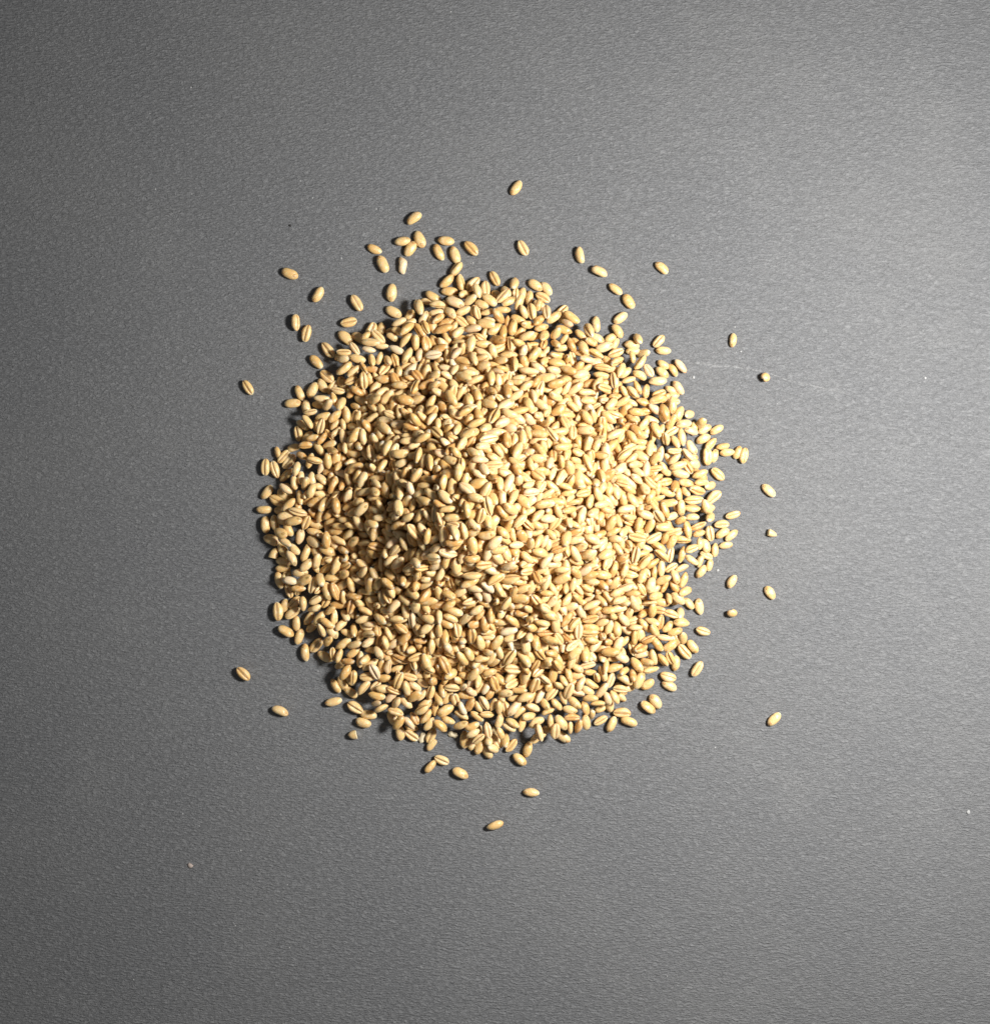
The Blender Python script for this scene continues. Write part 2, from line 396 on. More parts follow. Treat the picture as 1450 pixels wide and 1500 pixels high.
# ------------------------------------------------------------------ where the kernels lie
# loose kernels read off the photo: pixel x, pixel y, angle of the long axis, length in pixels, pose
# (d back up, c crease up, s on its side, g back up with the germ showing, u on end, w r p f h odd ones)
hand = [
(607.2, 321.4, 38, 25.5, 'd'), (590.1, 354.2, 10, 24.1, 'd'), (615.4, 351.4, 112, 26.9, 'd'), (601.4, 365.1, 57, 25.5, 'd'),
(653.8, 353.8, 172, 24.8, 'd'), (549.2, 365.5, 155, 23.4, 'd'), (561.4, 387.9, 115, 28.3, 'g'), (589.2, 389.7, 100, 26.2, 'w'),
(643.4, 370.3, 117, 26.9, 'd'), (666.9, 374.5, 108, 26.9, 'd'), (690.3, 365.5, 132, 26.9, 'c'), (668.7, 394.9, 50, 24.8, 's'),
(654.9, 412.8, 42, 26.2, 'd'), (675.6, 415.6, 100, 26.9, 's'), (693.1, 417.9, 50, 27.6, 'c'), (711.7, 424.8, 95, 26.2, 'c'),
(659, 427.6, 0, 25.5, 'd'), (697.2, 431, 45, 20.7, 'd'), (574.5, 429.7, 86, 27.6, 'g'), (635.2, 435.9, 147, 26.2, 'd'),
(626.2, 442.1, 168, 20.7, 'd'), (680.7, 434.1, 10, 13.8, 'd'), (663.2, 440, 15, 22.1, 'd'), (613.1, 450.3, 108, 23.4, 'd'),
(600, 465.5, 65, 24.8, 'd'), (577.2, 457.9, 150, 26.2, 'd'), (544.1, 484.8, 65, 25.5, 'c'), (558.3, 482.8, 85, 20.7, 'd'),
(577.2, 486.2, 5, 24.8, 'c'), (651, 452.4, 97, 24.8, 'd'), (704.8, 450.3, 95, 20.7, 'c'), (425.8, 401.8, 155, 26.2, 'd'),
(466.6, 432.4, 58, 25.5, 'g'), (523.2, 444.8, 120, 27.6, 'c'), (511.7, 472.7, 12, 24.8, 'c'), (434.9, 473.5, 94, 25.5, 's'),
(450.8, 489.4, 75, 26.2, 'c'), (506.9, 495.9, 138, 28.3, 'd'), (481.4, 513.5, 128, 27.6, 'c'), (464.1, 530.8, 135, 25.5, 'd'),
(526.6, 495.9, 153, 24.8, 'd'), (502.1, 520.7, 32, 26.2, 's'), (508.3, 540.7, 15, 23.4, 'd'), (480, 552.4, 140, 24.8, 'c'),
(473.8, 565.5, 120, 23.4, 'g'), (488.3, 568.3, 60, 23.4, 'c'), (503.4, 563.4, 115, 26.2, 'g'), (364.6, 568.3, 122, 24.8, 'c'),
(440.4, 576.1, 115, 24.8, 'd'), (430.1, 591.3, 3, 25.5, 'd'), (450.8, 598.6, 102, 26.2, 'd'), (458.9, 572, 65, 25.5, 'd'),
(469, 592.7, 0, 23.4, 'd'), (444.8, 622.8, 150, 22.8, 'd'), (437.5, 635.6, 100, 23.4, 'c'), (451.4, 641.4, 50, 23.4, 'd'),
(408.6, 664.1, 110, 20.7, 'd'), (417, 669, 48, 24.8, 'c'), (425.2, 676.6, 48, 26.2, 'c'), (390.6, 684.4, 88, 25.5, 'c'),
(404.4, 687.9, 108, 26.9, 'c'), (391.7, 720.7, 52, 24.8, 'd'), (431.7, 656.6, 15, 20.7, 'd'), (420.7, 695.9, 45, 26.2, 's'),
(417.5, 725.5, 135, 24.8, 'd'), (408.7, 733.8, 152, 28.3, 'c'), (425.1, 717.9, 130, 24.8, 'd'), (469, 621.4, 62, 26.2, 'c'),
(482.8, 620, 90, 24.1, 'c'), (388.3, 746.2, 0, 24.1, 'd'), (414.1, 749.9, 162, 24.8, 'd'), (390.3, 768.7, 92, 25.5, 'd'),
(404.4, 766.2, 100, 24.8, 's'), (415.9, 762.3, 0, 17.9, 'd'), (399.7, 791, 160, 26.9, 'g'), (403, 808.3, 70, 16.6, 'h'),
(416.8, 806.2, 120, 26.2, 'd'), (417.2, 822.8, 170, 24.8, 'd'), (415.9, 832.4, 0, 23.4, 'd'), (410.3, 849.7, 105, 26.2, 'd'),
(422.1, 844.1, 75, 17.9, 'c'), (408, 895.2, 95, 28.3, 'c'), (418.3, 886.9, 82, 20.7, 'd'), (433.1, 882.1, 45, 23.4, 'c'),
(430.3, 897.2, 35, 26.2, 's'), (435.6, 913.1, 92, 23.4, 'd'), (420.4, 924.4, 150, 26.2, 'd'), (439.6, 932.1, 72, 24.8, 'd'),
(448.7, 955.2, 95, 26.9, 'g'), (464.6, 944.1, 52, 26.2, 'c'), (477.9, 960.7, 155, 26.2, 'd'), (357.9, 986.2, 135, 25.5, 'c'),
(424.4, 864.8, 110, 23.4, 'c'), (438.6, 860.7, 75, 24.8, 'c'), (454.5, 904.8, 55, 24.8, 'd'), (457.9, 918.6, 35, 20.7, 'g'),
(492.4, 1004.1, 122, 24.1, 'd'), (502.8, 1000.7, 120, 24.8, 'd'), (513.1, 991.7, 115, 26.2, 'd'), (514.5, 1013.8, 145, 23.4, 'd'),
(489.2, 1026.9, 12, 26.2, 'd'), (500, 974.5, 15, 19.3, 'd'), (521.4, 1035.2, 148, 26.2, 'c'), (540, 1046.2, 170, 26.2, 'g'),
(533.1, 1057.2, 162, 24.1, 'd'), (516.6, 1075.2, 5, 13.8, 'h'), (576.6, 1051, 120, 24.8, 'd'), (585.9, 1072.4, 100, 24.1, 'd'),
(603.4, 1075.9, 145, 24.1, 'c'), (603.4, 1064.1, 165, 20.7, 'c'), (618.6, 1080.7, 70, 16.6, 'f'), (631.7, 1076.6, 65, 24.1, 'c'),
(632.7, 1090.6, 50, 20.7, 'd'), (630.6, 1121.8, 50, 22.8, 'd'), (647.3, 1112.1, 155, 23.4, 'c'), (674.5, 1131.7, 152, 26.2, 'd'),
(635.2, 1059.3, 172, 22.8, 'c'), (663.7, 1075.9, 165, 15.2, 'f'), (680.7, 1082.3, 88, 26.9, 'd'), (701.4, 1072.4, 80, 23.4, 's'),
(691.7, 1089, 75, 20.7, 'd'), (702.8, 1093.8, 60, 23.4, 'd'), (713.8, 1100, 120, 23.4, 'd'), (728.3, 1084.1, 120, 24.8, 'c'),
(715.9, 1081.4, 100, 15.2, 'd'), (722.1, 1071, 175, 23.4, 'd'), (722.1, 1094.5, 150, 16.6, 'd'), (740, 1082.8, 95, 17.9, 'd'),
(748.7, 1090.6, 50, 24.1, 'c'), (785.9, 1080, 40, 22.1, 'c'), (772.7, 1096.6, 75, 24.8, 'd'), (761.1, 1111.3, 142, 24.1, 'd'),
(777.7, 1160, 175, 24.8, 'g'), (725.2, 1207.3, 18, 26.2, 'd'), (797.2, 1069.7, 20, 23.4, 'd'), (824.1, 1077.9, 145, 26.2, 'd'),
(879.3, 1054.5, 30, 22.8, 'c'), (894.9, 1060, 65, 25.5, 'd'), (910.1, 1043.4, 177, 26.2, 'c'), (920.3, 1056.3, 160, 25.5, 'd'),
(864.6, 1044.8, 70, 15.2, 'd'), (878.6, 1037.2, 25, 19.3, 'd'), (892.4, 1031.7, 95, 22.1, 'd'), (907.6, 1019.3, 142, 22.1, 'd'),
(947.3, 1001.4, 32, 22.8, 'd'), (948.3, 1035.2, 142, 26.2, 'd'), (958.9, 1026.9, 128, 24.8, 'g'), (977.5, 990.1, 162, 24.8, 'c'),
(979.3, 1004.4, 152, 24.1, 'g'), (1019.6, 978.6, 58, 26.2, 'c'), (1001.4, 953.5, 132, 26.9, 'c'), (1013.5, 946.5, 125, 22.8, 'd'),
(987.6, 933.4, 122, 23.4, 'c'), (998.6, 933.8, 100, 17.9, 'd'), (977.2, 965.5, 10, 17.9, 'd'), (988.3, 971, 85, 23.4, 'd'),
(955.9, 967.3, 150, 19.3, 'd'), (941.4, 974.5, 5, 20.7, 'd'), (937.9, 989, 120, 19.3, 'd'), (909, 1008.3, 135, 23.4, 'd'),
(921.4, 1004.1, 20, 16.6, 'd'), (1071, 851.7, 62, 22.1, 'd'), (1126.2, 868.3, 122, 22.8, 'd'), (1070.8, 897, 140, 13.8, 'u'),
(1028.6, 923.7, 162, 22.1, 'c'), (1023.7, 888.3, 100, 24.8, 'd'), (1008, 883.7, 130, 20.7, 'd'), (1033.4, 813.4, 155, 20.7, 'c'),
(1024.8, 821.4, 70, 20.7, 'd'), (1038.3, 827.6, 75, 19.3, 'd'), (1025.9, 836.8, 55, 22.1, 'd'), (991, 877.2, 45, 23.4, 'd'),
(993.8, 897.2, 75, 13.8, 'd'), (997.2, 909, 155, 20.7, 'd'), (995.2, 854.5, 25, 20.7, 'd'), (1050.1, 694.9, 138, 24.8, 'c'),
(1124.4, 718.6, 138, 25.5, 'd'), (1072, 754.2, 17, 22.8, 'c'), (1055.6, 768.3, 3, 22.1, 'c'), (1056.8, 781.4, 33, 22.8, 'd'),
(1070.3, 784.1, 40, 23.4, 'd'), (1062.3, 799, 8, 20.7, 'd'), (1038.6, 781.4, 100, 23.4, 'c'), (1045.9, 805.5, 85, 21.4, 'd'),
(1031.7, 800, 110, 23.4, 'd'), (1130.3, 782.1, 160, 13.8, 'h'), (1044.1, 728.3, 40, 26.2, 'c'), (1035.2, 745.5, 15, 22.1, 'd'),
(1037.2, 757.2, 60, 13.8, 'd'), (1022.8, 696.6, 150, 27.6, 'd'), (1037.9, 711, 15, 17.9, 'd'), (1025.1, 620.7, 60, 12.4, 'd'),
(1031, 629.4, 30, 22.1, 'd'), (1048.7, 629.7, 32, 22.1, 'd'), (1029, 643.4, 28, 22.8, 'd'), (1039.6, 651, 48, 23.4, 's'),
(1034.2, 669, 92, 26.9, 'c'), (1045.5, 668, 75, 21.4, 'd'), (1057.2, 654.2, 12, 20.7, 'd'), (1063.7, 663.2, 5, 22.1, 'd'),
(1079, 662.8, 68, 20.7, 'd'), (1088.3, 667.6, 80, 24.1, 'c'), (1012.4, 670.3, 0, 19.3, 'd'), (1015.6, 680, 160, 16.6, 'd'),
(1014.5, 628.3, 88, 20.7, 'd'), (1007.6, 608.3, 20, 15.2, 'd'), (963.9, 500.4, 48, 22.8, 'c'), (970.8, 514.2, 178, 22.8, 'd'),
(1072, 498.9, 85, 21.4, 'd'), (995.6, 537.2, 130, 25.5, 'p'), (971, 534.5, 150, 20.7, 'd'), (969, 546.2, 142, 22.8, 'd'),
(984.8, 542.8, 122, 22.1, 'd'), (992.4, 568.3, 128, 24.8, 'r'), (981.4, 571.7, 150, 19.3, 'd'), (984.4, 580, 10, 20.7, 'd'),
(983.4, 589.7, 8, 23.4, 'c'), (933.1, 497.9, 110, 15.2, 'd'), (924.8, 506.2, 172, 22.8, 'd'), (926.2, 515.2, 0, 22.1, 'd'),
(940.7, 518.6, 5, 17.9, 'd'), (849.4, 374.8, 102, 25.5, 'd'), (877.2, 399.4, 152, 25.5, 'd'), (900.7, 424.5, 140, 24.1, 'd'),
(920.4, 442.1, 125, 24.8, 'g'), (908, 466.6, 35, 24.1, 'd'), (903.9, 485.9, 125, 24.1, 'd'), (893.1, 497.6, 38, 22.1, 'd'),
(968, 393.4, 138, 24.1, 'd'), (872.8, 475.8, 95, 24.8, 'd'), (900, 505.2, 60, 20.7, 'd'), (822.1, 456.9, 45, 23.4, 'c'),
(828.7, 467.2, 25, 24.8, 'd'), (724.6, 409, 118, 24.1, 'c'), (765.9, 364.5, 118, 24.8, 'c'), (784.1, 419, 145, 24.8, 'd'),
(799.3, 423.8, 130, 24.1, 'd'), (794.9, 436.9, 150, 24.1, 'c'), (774.5, 437.6, 80, 22.8, 'd'), (753.1, 416.9, 80, 17.9, 'd'),
(755.4, 432.8, 85, 20.7, 'c'), (765.1, 432.1, 80, 20.7, 'd'), (729, 434.1, 145, 22.1, 'd'), (790.3, 447.9, 145, 22.1, 'd'),
(741.4, 429.3, 120, 17.9, 'd'), (755.5, 276, 55, 25.5, 'd'), (1119, 553.5, 30, 15, 'u'), (1132.5, 1052.5, 45, 25, 'd'),
(411.5, 1041, 158, 26.5, 'd'),
]
# kernels of the heap: x, y, z in tenths of a millimetre, rotation in degrees, size in percent
HEAP = [
-321,-666,63,159,0,-102,96, 59,-391,102,161,-2,6,101, -135,608,63,159,0,-157,94, 273,-302,91,-162,-28,66,102, -363,603,64,-159,0,154,103, -612,153,62,-159,0,-166,91,
312,-286,76,-166,-1,42,113, 373,-183,64,-115,6,46,92, -408,154,74,-133,0,-113,101, -113,-495,66,-100,-8,141,95, 554,372,65,65,0,12,107, -490,140,65,159,0,-10,109,
47,709,61,-65,0,-92,76, 427,-404,65,115,0,45,105, -156,512,62,165,0,38,88, -668,-46,64,154,0,163,100, 503,141,64,-65,0,88,96, 435,169,61,-159,0,120,84,
320,-131,121,-145,52,-175,103, -89,485,91,39,18,-72,111, 616,-411,63,21,0,80,93, -274,365,74,138,6,34,101, -234,698,65,-159,0,-72,109, -423,-172,67,21,20,174,97,
-266,725,62,159,0,-119,89, -520,-47,64,-159,3,-60,100, 158,-459,73,-165,20,-48,105, -420,194,77,146,-18,-139,91, 139,321,109,103,-34,-159,82, -248,-373,95,92,8,129,98,
212,-677,64,21,0,50,103, -471,-283,63,159,0,-35,95, -259,-720,64,159,0,-142,105, -158,-195,212,-120,27,162,92, -309,-452,65,-65,0,-166,102, 53,-670,62,159,0,-168,92,
685,365,64,-159,0,66,104, 67,534,63,-159,0,-64,95, -319,-543,65,-159,0,-171,109, 606,488,65,160,0,4,114, -514,33,65,115,0,-156,104, -454,366,64,-159,0,-75,102,
-528,-523,62,-159,0,-144,91, 643,-39,62,115,0,117,81, 291,570,63,21,0,108,96, 458,-40,63,159,0,67,95, 431,-627,62,-21,0,-109,88, -124,710,64,-21,0,-38,102,
625,-552,63,65,0,-49,93, -477,-385,63,-159,0,-25,94, -404,-112,71,-28,8,-78,89, 163,773,61,159,0,-104,83, 110,82,258,-79,-5,115,104, -115,-601,62,-159,0,-1,91,
476,97,63,172,0,-116,94, -439,97,90,119,-17,147,94, -747,109,63,65,0,98,89, 508,7,65,-65,0,-175,107, 112,498,62,113,7,177,79, 399,98,89,174,-45,-116,103,
98,470,69,-172,-11,-70,74, -244,271,173,-156,-30,-128,114, -726,-91,63,159,0,-103,100, 303,-673,64,65,0,-15,97, -407,-117,100,-174,22,-54,105, -641,-135,63,65,0,138,91,
62,-438,82,93,-31,-25,104, -578,-345,66,-115,0,-179,109, -440,-684,64,-157,0,-11,104, 210,406,63,36,0,135,90, -157,-430,85,168,20,156,82, 48,-498,62,-159,0,119,90,
-356,-372,65,-65,0,-63,102, 3,-611,61,-21,0,-63,78, -591,-47,65,-115,0,-55,102, 607,-130,65,65,0,-34,104, -8,636,63,-159,0,-122,100, -294,644,62,-159,0,164,88,
400,267,64,-21,0,-118,105, -223,-439,73,-66,-33,57,101, -471,-613,64,18,0,-174,101, -409,-491,65,-159,0,-89,111, -433,-102,63,116,0,108,92, -388,-335,64,-83,0,103,87,
385,134,94,-88,19,131,93, 460,297,63,-21,0,97,95, 450,593,64,-21,0,22,101, -686,45,64,-159,0,30,104, 343,370,63,-65,0,119,92, -680,-272,64,19,0,-103,106,
177,368,81,-107,4,138,93, 212,361,64,-159,-12,-125,92, 451,-466,62,-159,0,-107,89, 436,-548,61,159,0,-10,82, -28,-354,121,-131,-43,72,95, 504,228,65,-115,0,-56,105,
313,-401,61,159,0,73,81, 31,-66,284,-95,23,-5,95, -62,-726,61,-115,0,-60,79, 612,13,64,65,0,-40,95, -374,432,62,-21,0,-149,88, -6,-534,65,115,0,17,107,
-299,-769,62,-21,0,-60,89, -499,-458,65,-65,0,-113,106, 476,-162,65,-115,0,145,103, -406,84,112,-102,-3,70,97, -433,-146,102,-63,47,118,102, 756,-52,63,-21,0,23,99,
274,506,63,159,0,155,95, 166,304,127,-50,-46,31,95, -238,-516,61,-21,0,41,84, -143,-458,65,-155,-20,98,86, -441,-142,64,36,0,172,95, 345,-571,63,-21,0,14,95,
-535,489,61,21,0,22,83, -523,-157,65,-115,0,68,101, -669,-207,60,-159,0,121,77, -279,-388,69,172,-14,60,108, -585,-259,64,-21,0,-149,107, 303,-354,64,-166,10,101,92,
-776,-12,66,115,0,-167,109, 398,-95,64,-154,0,49,101, 587,285,64,65,0,-88,95, 668,-76,66,5,0,-163,110, -455,529,63,159,0,-7,94, 295,328,66,110,-12,115,97,
571,92,63,65,0,-7,90, 247,-785,64,-161,0,126,104, -640,356,62,-159,0,15,91, -262,-578,61,-115,0,42,78, 547,-531,62,-159,0,-168,88, -283,215,157,133,67,157,87,
-176,434,82,-112,22,72,94, -178,-234,180,-170,-21,170,95, 485,519,62,159,0,42,88, 713,108,64,-159,0,166,104, -281,510,62,159,0,-27,91, 181,396,64,1,-3,118,92,
223,-120,156,155,-29,-132,107, 169,-563,62,-159,0,-31,91, 379,648,63,-159,0,152,95, -453,274,61,115,0,174,76, 472,-332,65,115,0,36,101, -113,494,69,-163,-16,161,102,
142,-421,91,-60,-14,177,91, -543,233,64,159,0,-85,107, 374,450,63,21,0,77,95, 265,-411,64,114,11,-88,85, 667,226,63,-115,0,15,93, -294,389,65,-163,0,29,109,
-20,572,62,159,0,162,91, 449,-6,70,98,26,-134,100, 377,559,62,-159,0,173,92, -550,-453,63,-115,0,154,92, -329,-589,65,-65,0,52,103, -187,565,63,-159,0,64,97,
399,-45,76,45,57,-23,90, -688,191,64,115,0,74,96, -440,249,68,-168,-28,45,90, 244,-475,64,159,0,102,104, -615,287,62,21,0,-54,87, 525,-223,60,-164,0,-26,75,
81,410,106,150,-28,-158,100, -553,362,65,115,0,100,104, -513,572,64,-159,0,-13,103, 131,274,139,-172,-5,144,108, -291,280,118,-107,-18,52,100, 630,-277,63,-65,0,65,90,
670,-445,62,-159,0,-164,90, 214,540,63,-65,0,-109,91, 124,-488,64,65,0,40,95, 320,350,64,159,0,-68,103, 22,-461,64,159,0,-154,107, -175,-777,62,-159,0,-22,88,
281,-551,63,-65,0,16,90, -64,-558,63,-65,0,-1,87, 555,-79,64,115,0,121,94, 740,46,65,21,0,4,110, 338,-227,77,-118,9,32,97, -464,-569,65,-159,0,-147,114,
134,-690,62,21,0,-114,91, 593,157,62,-159,0,74,92, -264,-638,63,-159,0,159,94, -469,606,63,65,0,168,87, -178,-693,63,-159,0,-131,96, 173,687,62,159,0,-166,91,
187,-143,180,-120,-13,67,96, -391,509,64,-115,0,54,100, 455,462,62,-159,0,59,87, 154,-785,65,-159,0,29,108, -147,781,65,159,0,157,110, 424,46,78,-30,8,-135,82,
-119,448,101,-158,66,8,82, 60,610,65,-159,0,-147,112, 40,-734,64,20,0,-76,103, -653,-395,64,-159,0,51,105, 328,302,77,114,64,-48,90, -361,366,61,159,0,-179,85,
425,-256,65,159,0,-66,113, -224,-360,113,-170,-36,165,95, -499,-205,64,159,0,142,102, 327,-309,62,-160,0,-142,92, -480,-77,69,139,28,-144,90, 374,-466,64,-159,0,-103,105,
244,-592,60,159,0,2,76, 387,323,63,159,0,-52,97, -681,122,63,159,0,95,94, 619,-337,63,159,0,162,96, 358,-640,64,159,0,153,101, 96,-300,171,88,8,34,94,
657,-208,62,-21,0,33,85, -497,-27,63,-115,0,108,92, -593,71,64,115,0,-30,97, 216,435,64,-65,0,-28,94, 520,-360,64,159,0,11,105, 106,-600,64,115,0,69,100,
-421,-334,63,-21,0,-49,96, -27,745,63,115,0,12,88, 290,129,135,-155,-6,79,87, 353,-330,62,160,0,2,86, 421,77,81,-165,47,37,94, 670,25,62,115,0,-72,86,
464,-225,64,159,0,-173,107, 404,-196,64,159,0,45,106, -59,493,70,-147,14,-28,95, -223,629,64,159,0,-62,103, -86,-798,62,-159,0,19,92, 256,679,64,159,0,161,104,
-386,-552,64,-159,0,-19,105, -768,-63,63,-159,0,-64,99, 336,-731,62,159,0,-72,91, -377,-328,89,-125,-24,-114,101, -485,444,62,115,0,124,83, -86,593,64,21,0,48,104,
142,621,62,-65,0,-177,86, 545,-310,62,164,0,142,88, -434,655,64,21,0,136,104, -585,454,62,-21,0,-13,88, 139,407,85,-117,21,19,100, 410,161,74,-12,9,-84,96,
-452,-215,65,21,0,-114,110, -108,-684,64,-159,0,-5,101, -474,-104,62,-159,0,-155,87, 362,283,67,-81,-5,-89,102, -273,249,143,62,35,-154,100, 543,-456,63,-159,0,98,97,
-204,-478,65,112,0,-167,103, 280,178,144,-136,-21,154,94, -232,452,63,-159,0,68,93, -758,-173,65,-159,0,120,109, 71,-472,71,-43,23,-5,111, 695,-159,63,-159,0,-104,97,
498,362,62,-21,0,-108,89, -464,113,74,176,51,-62,90, -11,497,66,-126,-5,-125,100, 407,-145,65,-112,18,30,88, 199,-742,61,-159,0,-149,84, -410,251,63,23,1,-95,90,
419,-696,62,167,0,110,83, -370,-746,62,-21,0,-20,92, -27,-813,63,-21,0,-79,98, 628,364,65,-159,0,-79,108, -356,336,66,-138,-9,39,98, -357,670,65,-115,0,152,104,
637,77,66,-65,0,-23,113, 53,-803,62,115,0,-29,85, -446,203,64,-158,0,45,100, 538,-626,65,159,0,-115,110, 245,-281,112,138,17,150,103, -83,655,63,159,0,-172,98,
321,-465,64,65,0,135,97, 90,783,65,-115,0,69,101, 249,611,62,115,0,-171,86, 130,-527,64,-159,0,-179,106, 715,170,64,21,0,-56,105, 702,-254,64,159,0,-109,102,
-58,-481,63,-65,0,-105,93, -19,-672,63,-159,0,70,98, -410,120,96,77,46,-154,98, -33,-253,192,80,-1,-179,96, 447,200,65,-65,0,145,105, 242,-421,76,134,-33,23,86,
-201,449,70,-163,-18,-126,102, 493,73,62,65,0,29,80, -493,311,64,-21,0,-48,104, -129,465,75,63,21,-157,90, 94,671,61,159,0,-138,80, 590,-230,64,65,0,-94,96,
-440,149,66,65,0,-95,108, -448,-59,64,163,30,-141,74, 454,41,63,-159,0,111,99, 585,224,63,159,0,-109,95, 696,280,65,-115,0,-82,105, -383,-414,63,-159,0,166,99,
-663,-325,65,65,0,-150,107, -536,-99,61,-159,0,67,84, -95,525,62,-21,0,-46,89, -557,-598,66,115,0,-122,112, -81,432,105,-68,8,-166,98, 532,465,62,159,0,116,89,
-262,-436,65,-159,-5,94,102, -336,-364,81,161,38,88,85, -518,103,62,-163,-3,36,84, -308,496,62,-158,0,137,85, 306,634,61,159,0,153,82, -318,-391,64,159,0,-79,103,
-281,-75,208,177,-46,-124,85, 322,447,64,-155,0,-49,102, -329,544,64,-115,0,28,94, -613,214,61,21,0,78,79, 52,-570,64,-159,0,-172,108, 93,-746,64,65,0,42,100,
-461,-485,63,-159,0,7,95, -677,276,64,-115,-2,5,93, -550,295,62,-115,0,-3,83, -486,1,76,160,0,-51,97, 99,-789,63,161,-3,-100,94, -530,-367,65,65,0,95,105,
-202,-338,117,-116,-19,122,92, 407,615,64,159,0,-164,108, 438,397,64,-159,0,13,103, 353,478,72,160,-10,17,94, -100,-73,301,82,-38,139,97, -170,475,78,57,36,130,85,
-652,93,68,-115,31,-21,88, 734,15,65,65,0,176,103, -379,-160,96,-2,4,63,94, -422,-577,68,178,-21,80,99, 189,-241,147,-140,-5,-100,103, -376,56,153,-98,55,-122,98,
-179,-379,112,-165,-36,131,96, 518,-55,65,-65,0,-119,102, 517,-151,62,22,0,145,92, 656,-381,63,-21,0,162,99, 610,-51,63,-65,0,-99,93, -488,224,64,159,0,-180,106,
412,-283,86,-157,-3,139,103, 515,-403,64,21,0,18,103, 390,182,89,-128,35,-143,79, -605,-227,63,-159,0,44,94, -734,-285,62,161,0,-1,91, 511,99,78,-160,-20,160,111,
141,314,139,-135,-30,-129,94, 11,-586,68,-87,-6,-46,83, -39,-181,237,-164,-3,-163,98, -272,-732,92,64,16,-148,105, -205,-303,135,-131,13,137,99, -462,-169,76,-124,43,-168,108,
494,182,66,-146,21,36,90, 98,260,157,127,-23,-76,105, 604,123,64,65,9,41,92, 114,552,68,-87,13,152,105, 6,591,61,159,0,147,82, 234,-544,64,67,0,-146,96,
-467,-46,85,-169,45,41,86, 310,-172,95,-82,-27,-112,91, 429,17,77,-87,16,-162,91, 179,-63,203,-151,-10,-117,109, -54,-648,64,157,0,-124,104, 483,-625,65,-162,0,147,111,
87,719,63,159,0,158,93, 557,-269,63,-65,0,97,91, 285,621,75,114,-3,113,98, -582,-105,64,-159,0,124,107, -53,416,110,17,4,-155,81, 158,-198,192,-172,70,-103,104,
-41,-712,67,44,2,-59,99, 203,-464,66,110,14,-78,97, 410,-463,64,159,0,-110,102, 147,-60,211,-176,5,-122,97, 235,342,66,-158,-18,-145,96, 330,498,63,159,0,-150,93,
276,-635,64,159,0,175,107, -402,-376,63,-65,0,-22,93, 94,370,127,-163,10,142,112, -574,-1,63,152,3,131,90, 366,14,107,-160,-51,148,101, -271,589,62,159,0,151,89,
-463,10,88,-141,-3,130,90, -35,541,65,115,1,132,104, 443,240,66,-65,0,-180,108, 284,-344,84,29,12,-109,105, -38,665,62,65,0,76,85, -291,-607,65,177,-10,-11,92,
355,-423,64,-65,0,-85,95, 323,659,64,-115,0,142,95, -420,440,63,160,0,-72,93, -710,-25,64,147,0,38,98, 620,-210,66,-95,0,-93,102, 654,-497,64,159,0,-147,101,
193,-425,88,-32,-12,-147,108, -144,390,126,132,-28,46,94, 137,747,66,48,0,-80,106, 499,282,64,170,0,-76,96, -331,638,80,-102,12,-131,103, -146,-318,137,-132,-30,132,102,
133,369,100,-53,33,43,99, -375,-118,91,-59,50,115,80, 140,654,64,159,0,6,103, -87,-474,67,101,33,-167,77, 212,-515,65,120,-9,72,93, 306,101,137,-145,19,-115,82,
296,431,64,-159,0,-49,107, -131,-179,223,122,-24,139,99, -249,381,98,4,9,124,114, -441,-271,63,-16,0,-38,95, 363,-537,62,-159,-3,-47,85, 261,329,71,-1,12,58,75,
-324,-496,62,159,2,-13,87, 697,-104,65,-65,0,177,104, -371,562,65,21,-7,-71,102, -565,-491,63,-159,0,34,99, -575,-174,63,177,0,163,88, -389,237,76,-178,-4,-107,83,
522,-326,73,-34,37,135,104, -395,-146,116,-110,-47,33,94, -523,-229,64,-159,0,120,101, -140,-528,62,-65,3,25,81, -564,194,61,-159,0,-91,79, -335,-335,92,-148,-20,-58,93,
583,343,64,115,0,-17,94, -386,78,133,5,36,-108,98, 191,-90,191,-114,-36,-114,100, -245,-471,74,-104,49,-106,91, -90,407,118,-32,-24,10,86, -407,360,66,-65,0,66,112,
383,-714,62,68,0,2,84, 453,357,62,162,0,-113,91, -320,-324,113,3,32,112,93, 299,-161,120,8,21,-178,104, -266,429,68,-30,-16,-50,108, 382,-283,66,65,0,-47,108,
218,278,123,179,4,-129,105, -398,217,100,154,23,-179,106, 186,-717,67,167,30,131,85, 669,-279,64,-127,0,-56,90, 326,108,117,-165,22,83,94, -280,675,66,52,0,-56,105,
-152,430,95,-58,-19,-110,95, 601,51,68,-101,-16,14,100, -605,-446,64,-159,0,123,101, -81,750,62,59,-10,84,76, 558,-219,66,-26,19,123,95, -270,339,98,175,0,-97,100,
170,-643,62,21,0,-140,90, -381,111,126,159,-17,135,96, 456,-302,66,-65,9,-178,103, 715,-65,76,114,-3,-80,105, 364,71,104,77,-29,-98,100, -21,-459,62,66,3,-108,77,
-131,556,62,159,0,-130,91, 438,528,62,159,0,174,92, 511,-508,64,21,-15,-75,93, 242,295,98,-87,-35,-91,82, -391,-450,65,111,18,-67,88, -430,573,63,123,1,-107,83,
10,-415,82,-67,-23,112,103, -21,791,64,159,0,-38,105, 168,493,63,115,0,16,88, 351,-163,77,-117,13,29,103, 299,291,78,-71,7,130,88, -1,469,79,-153,22,19,95,
-322,-251,129,7,23,-115,87, 564,172,63,-21,0,96,93, -747,-138,61,-159,0,-46,82, -502,-550,64,-65,0,87,97, 459,-109,63,-21,0,-166,99, -464,491,68,-152,22,-75,100,
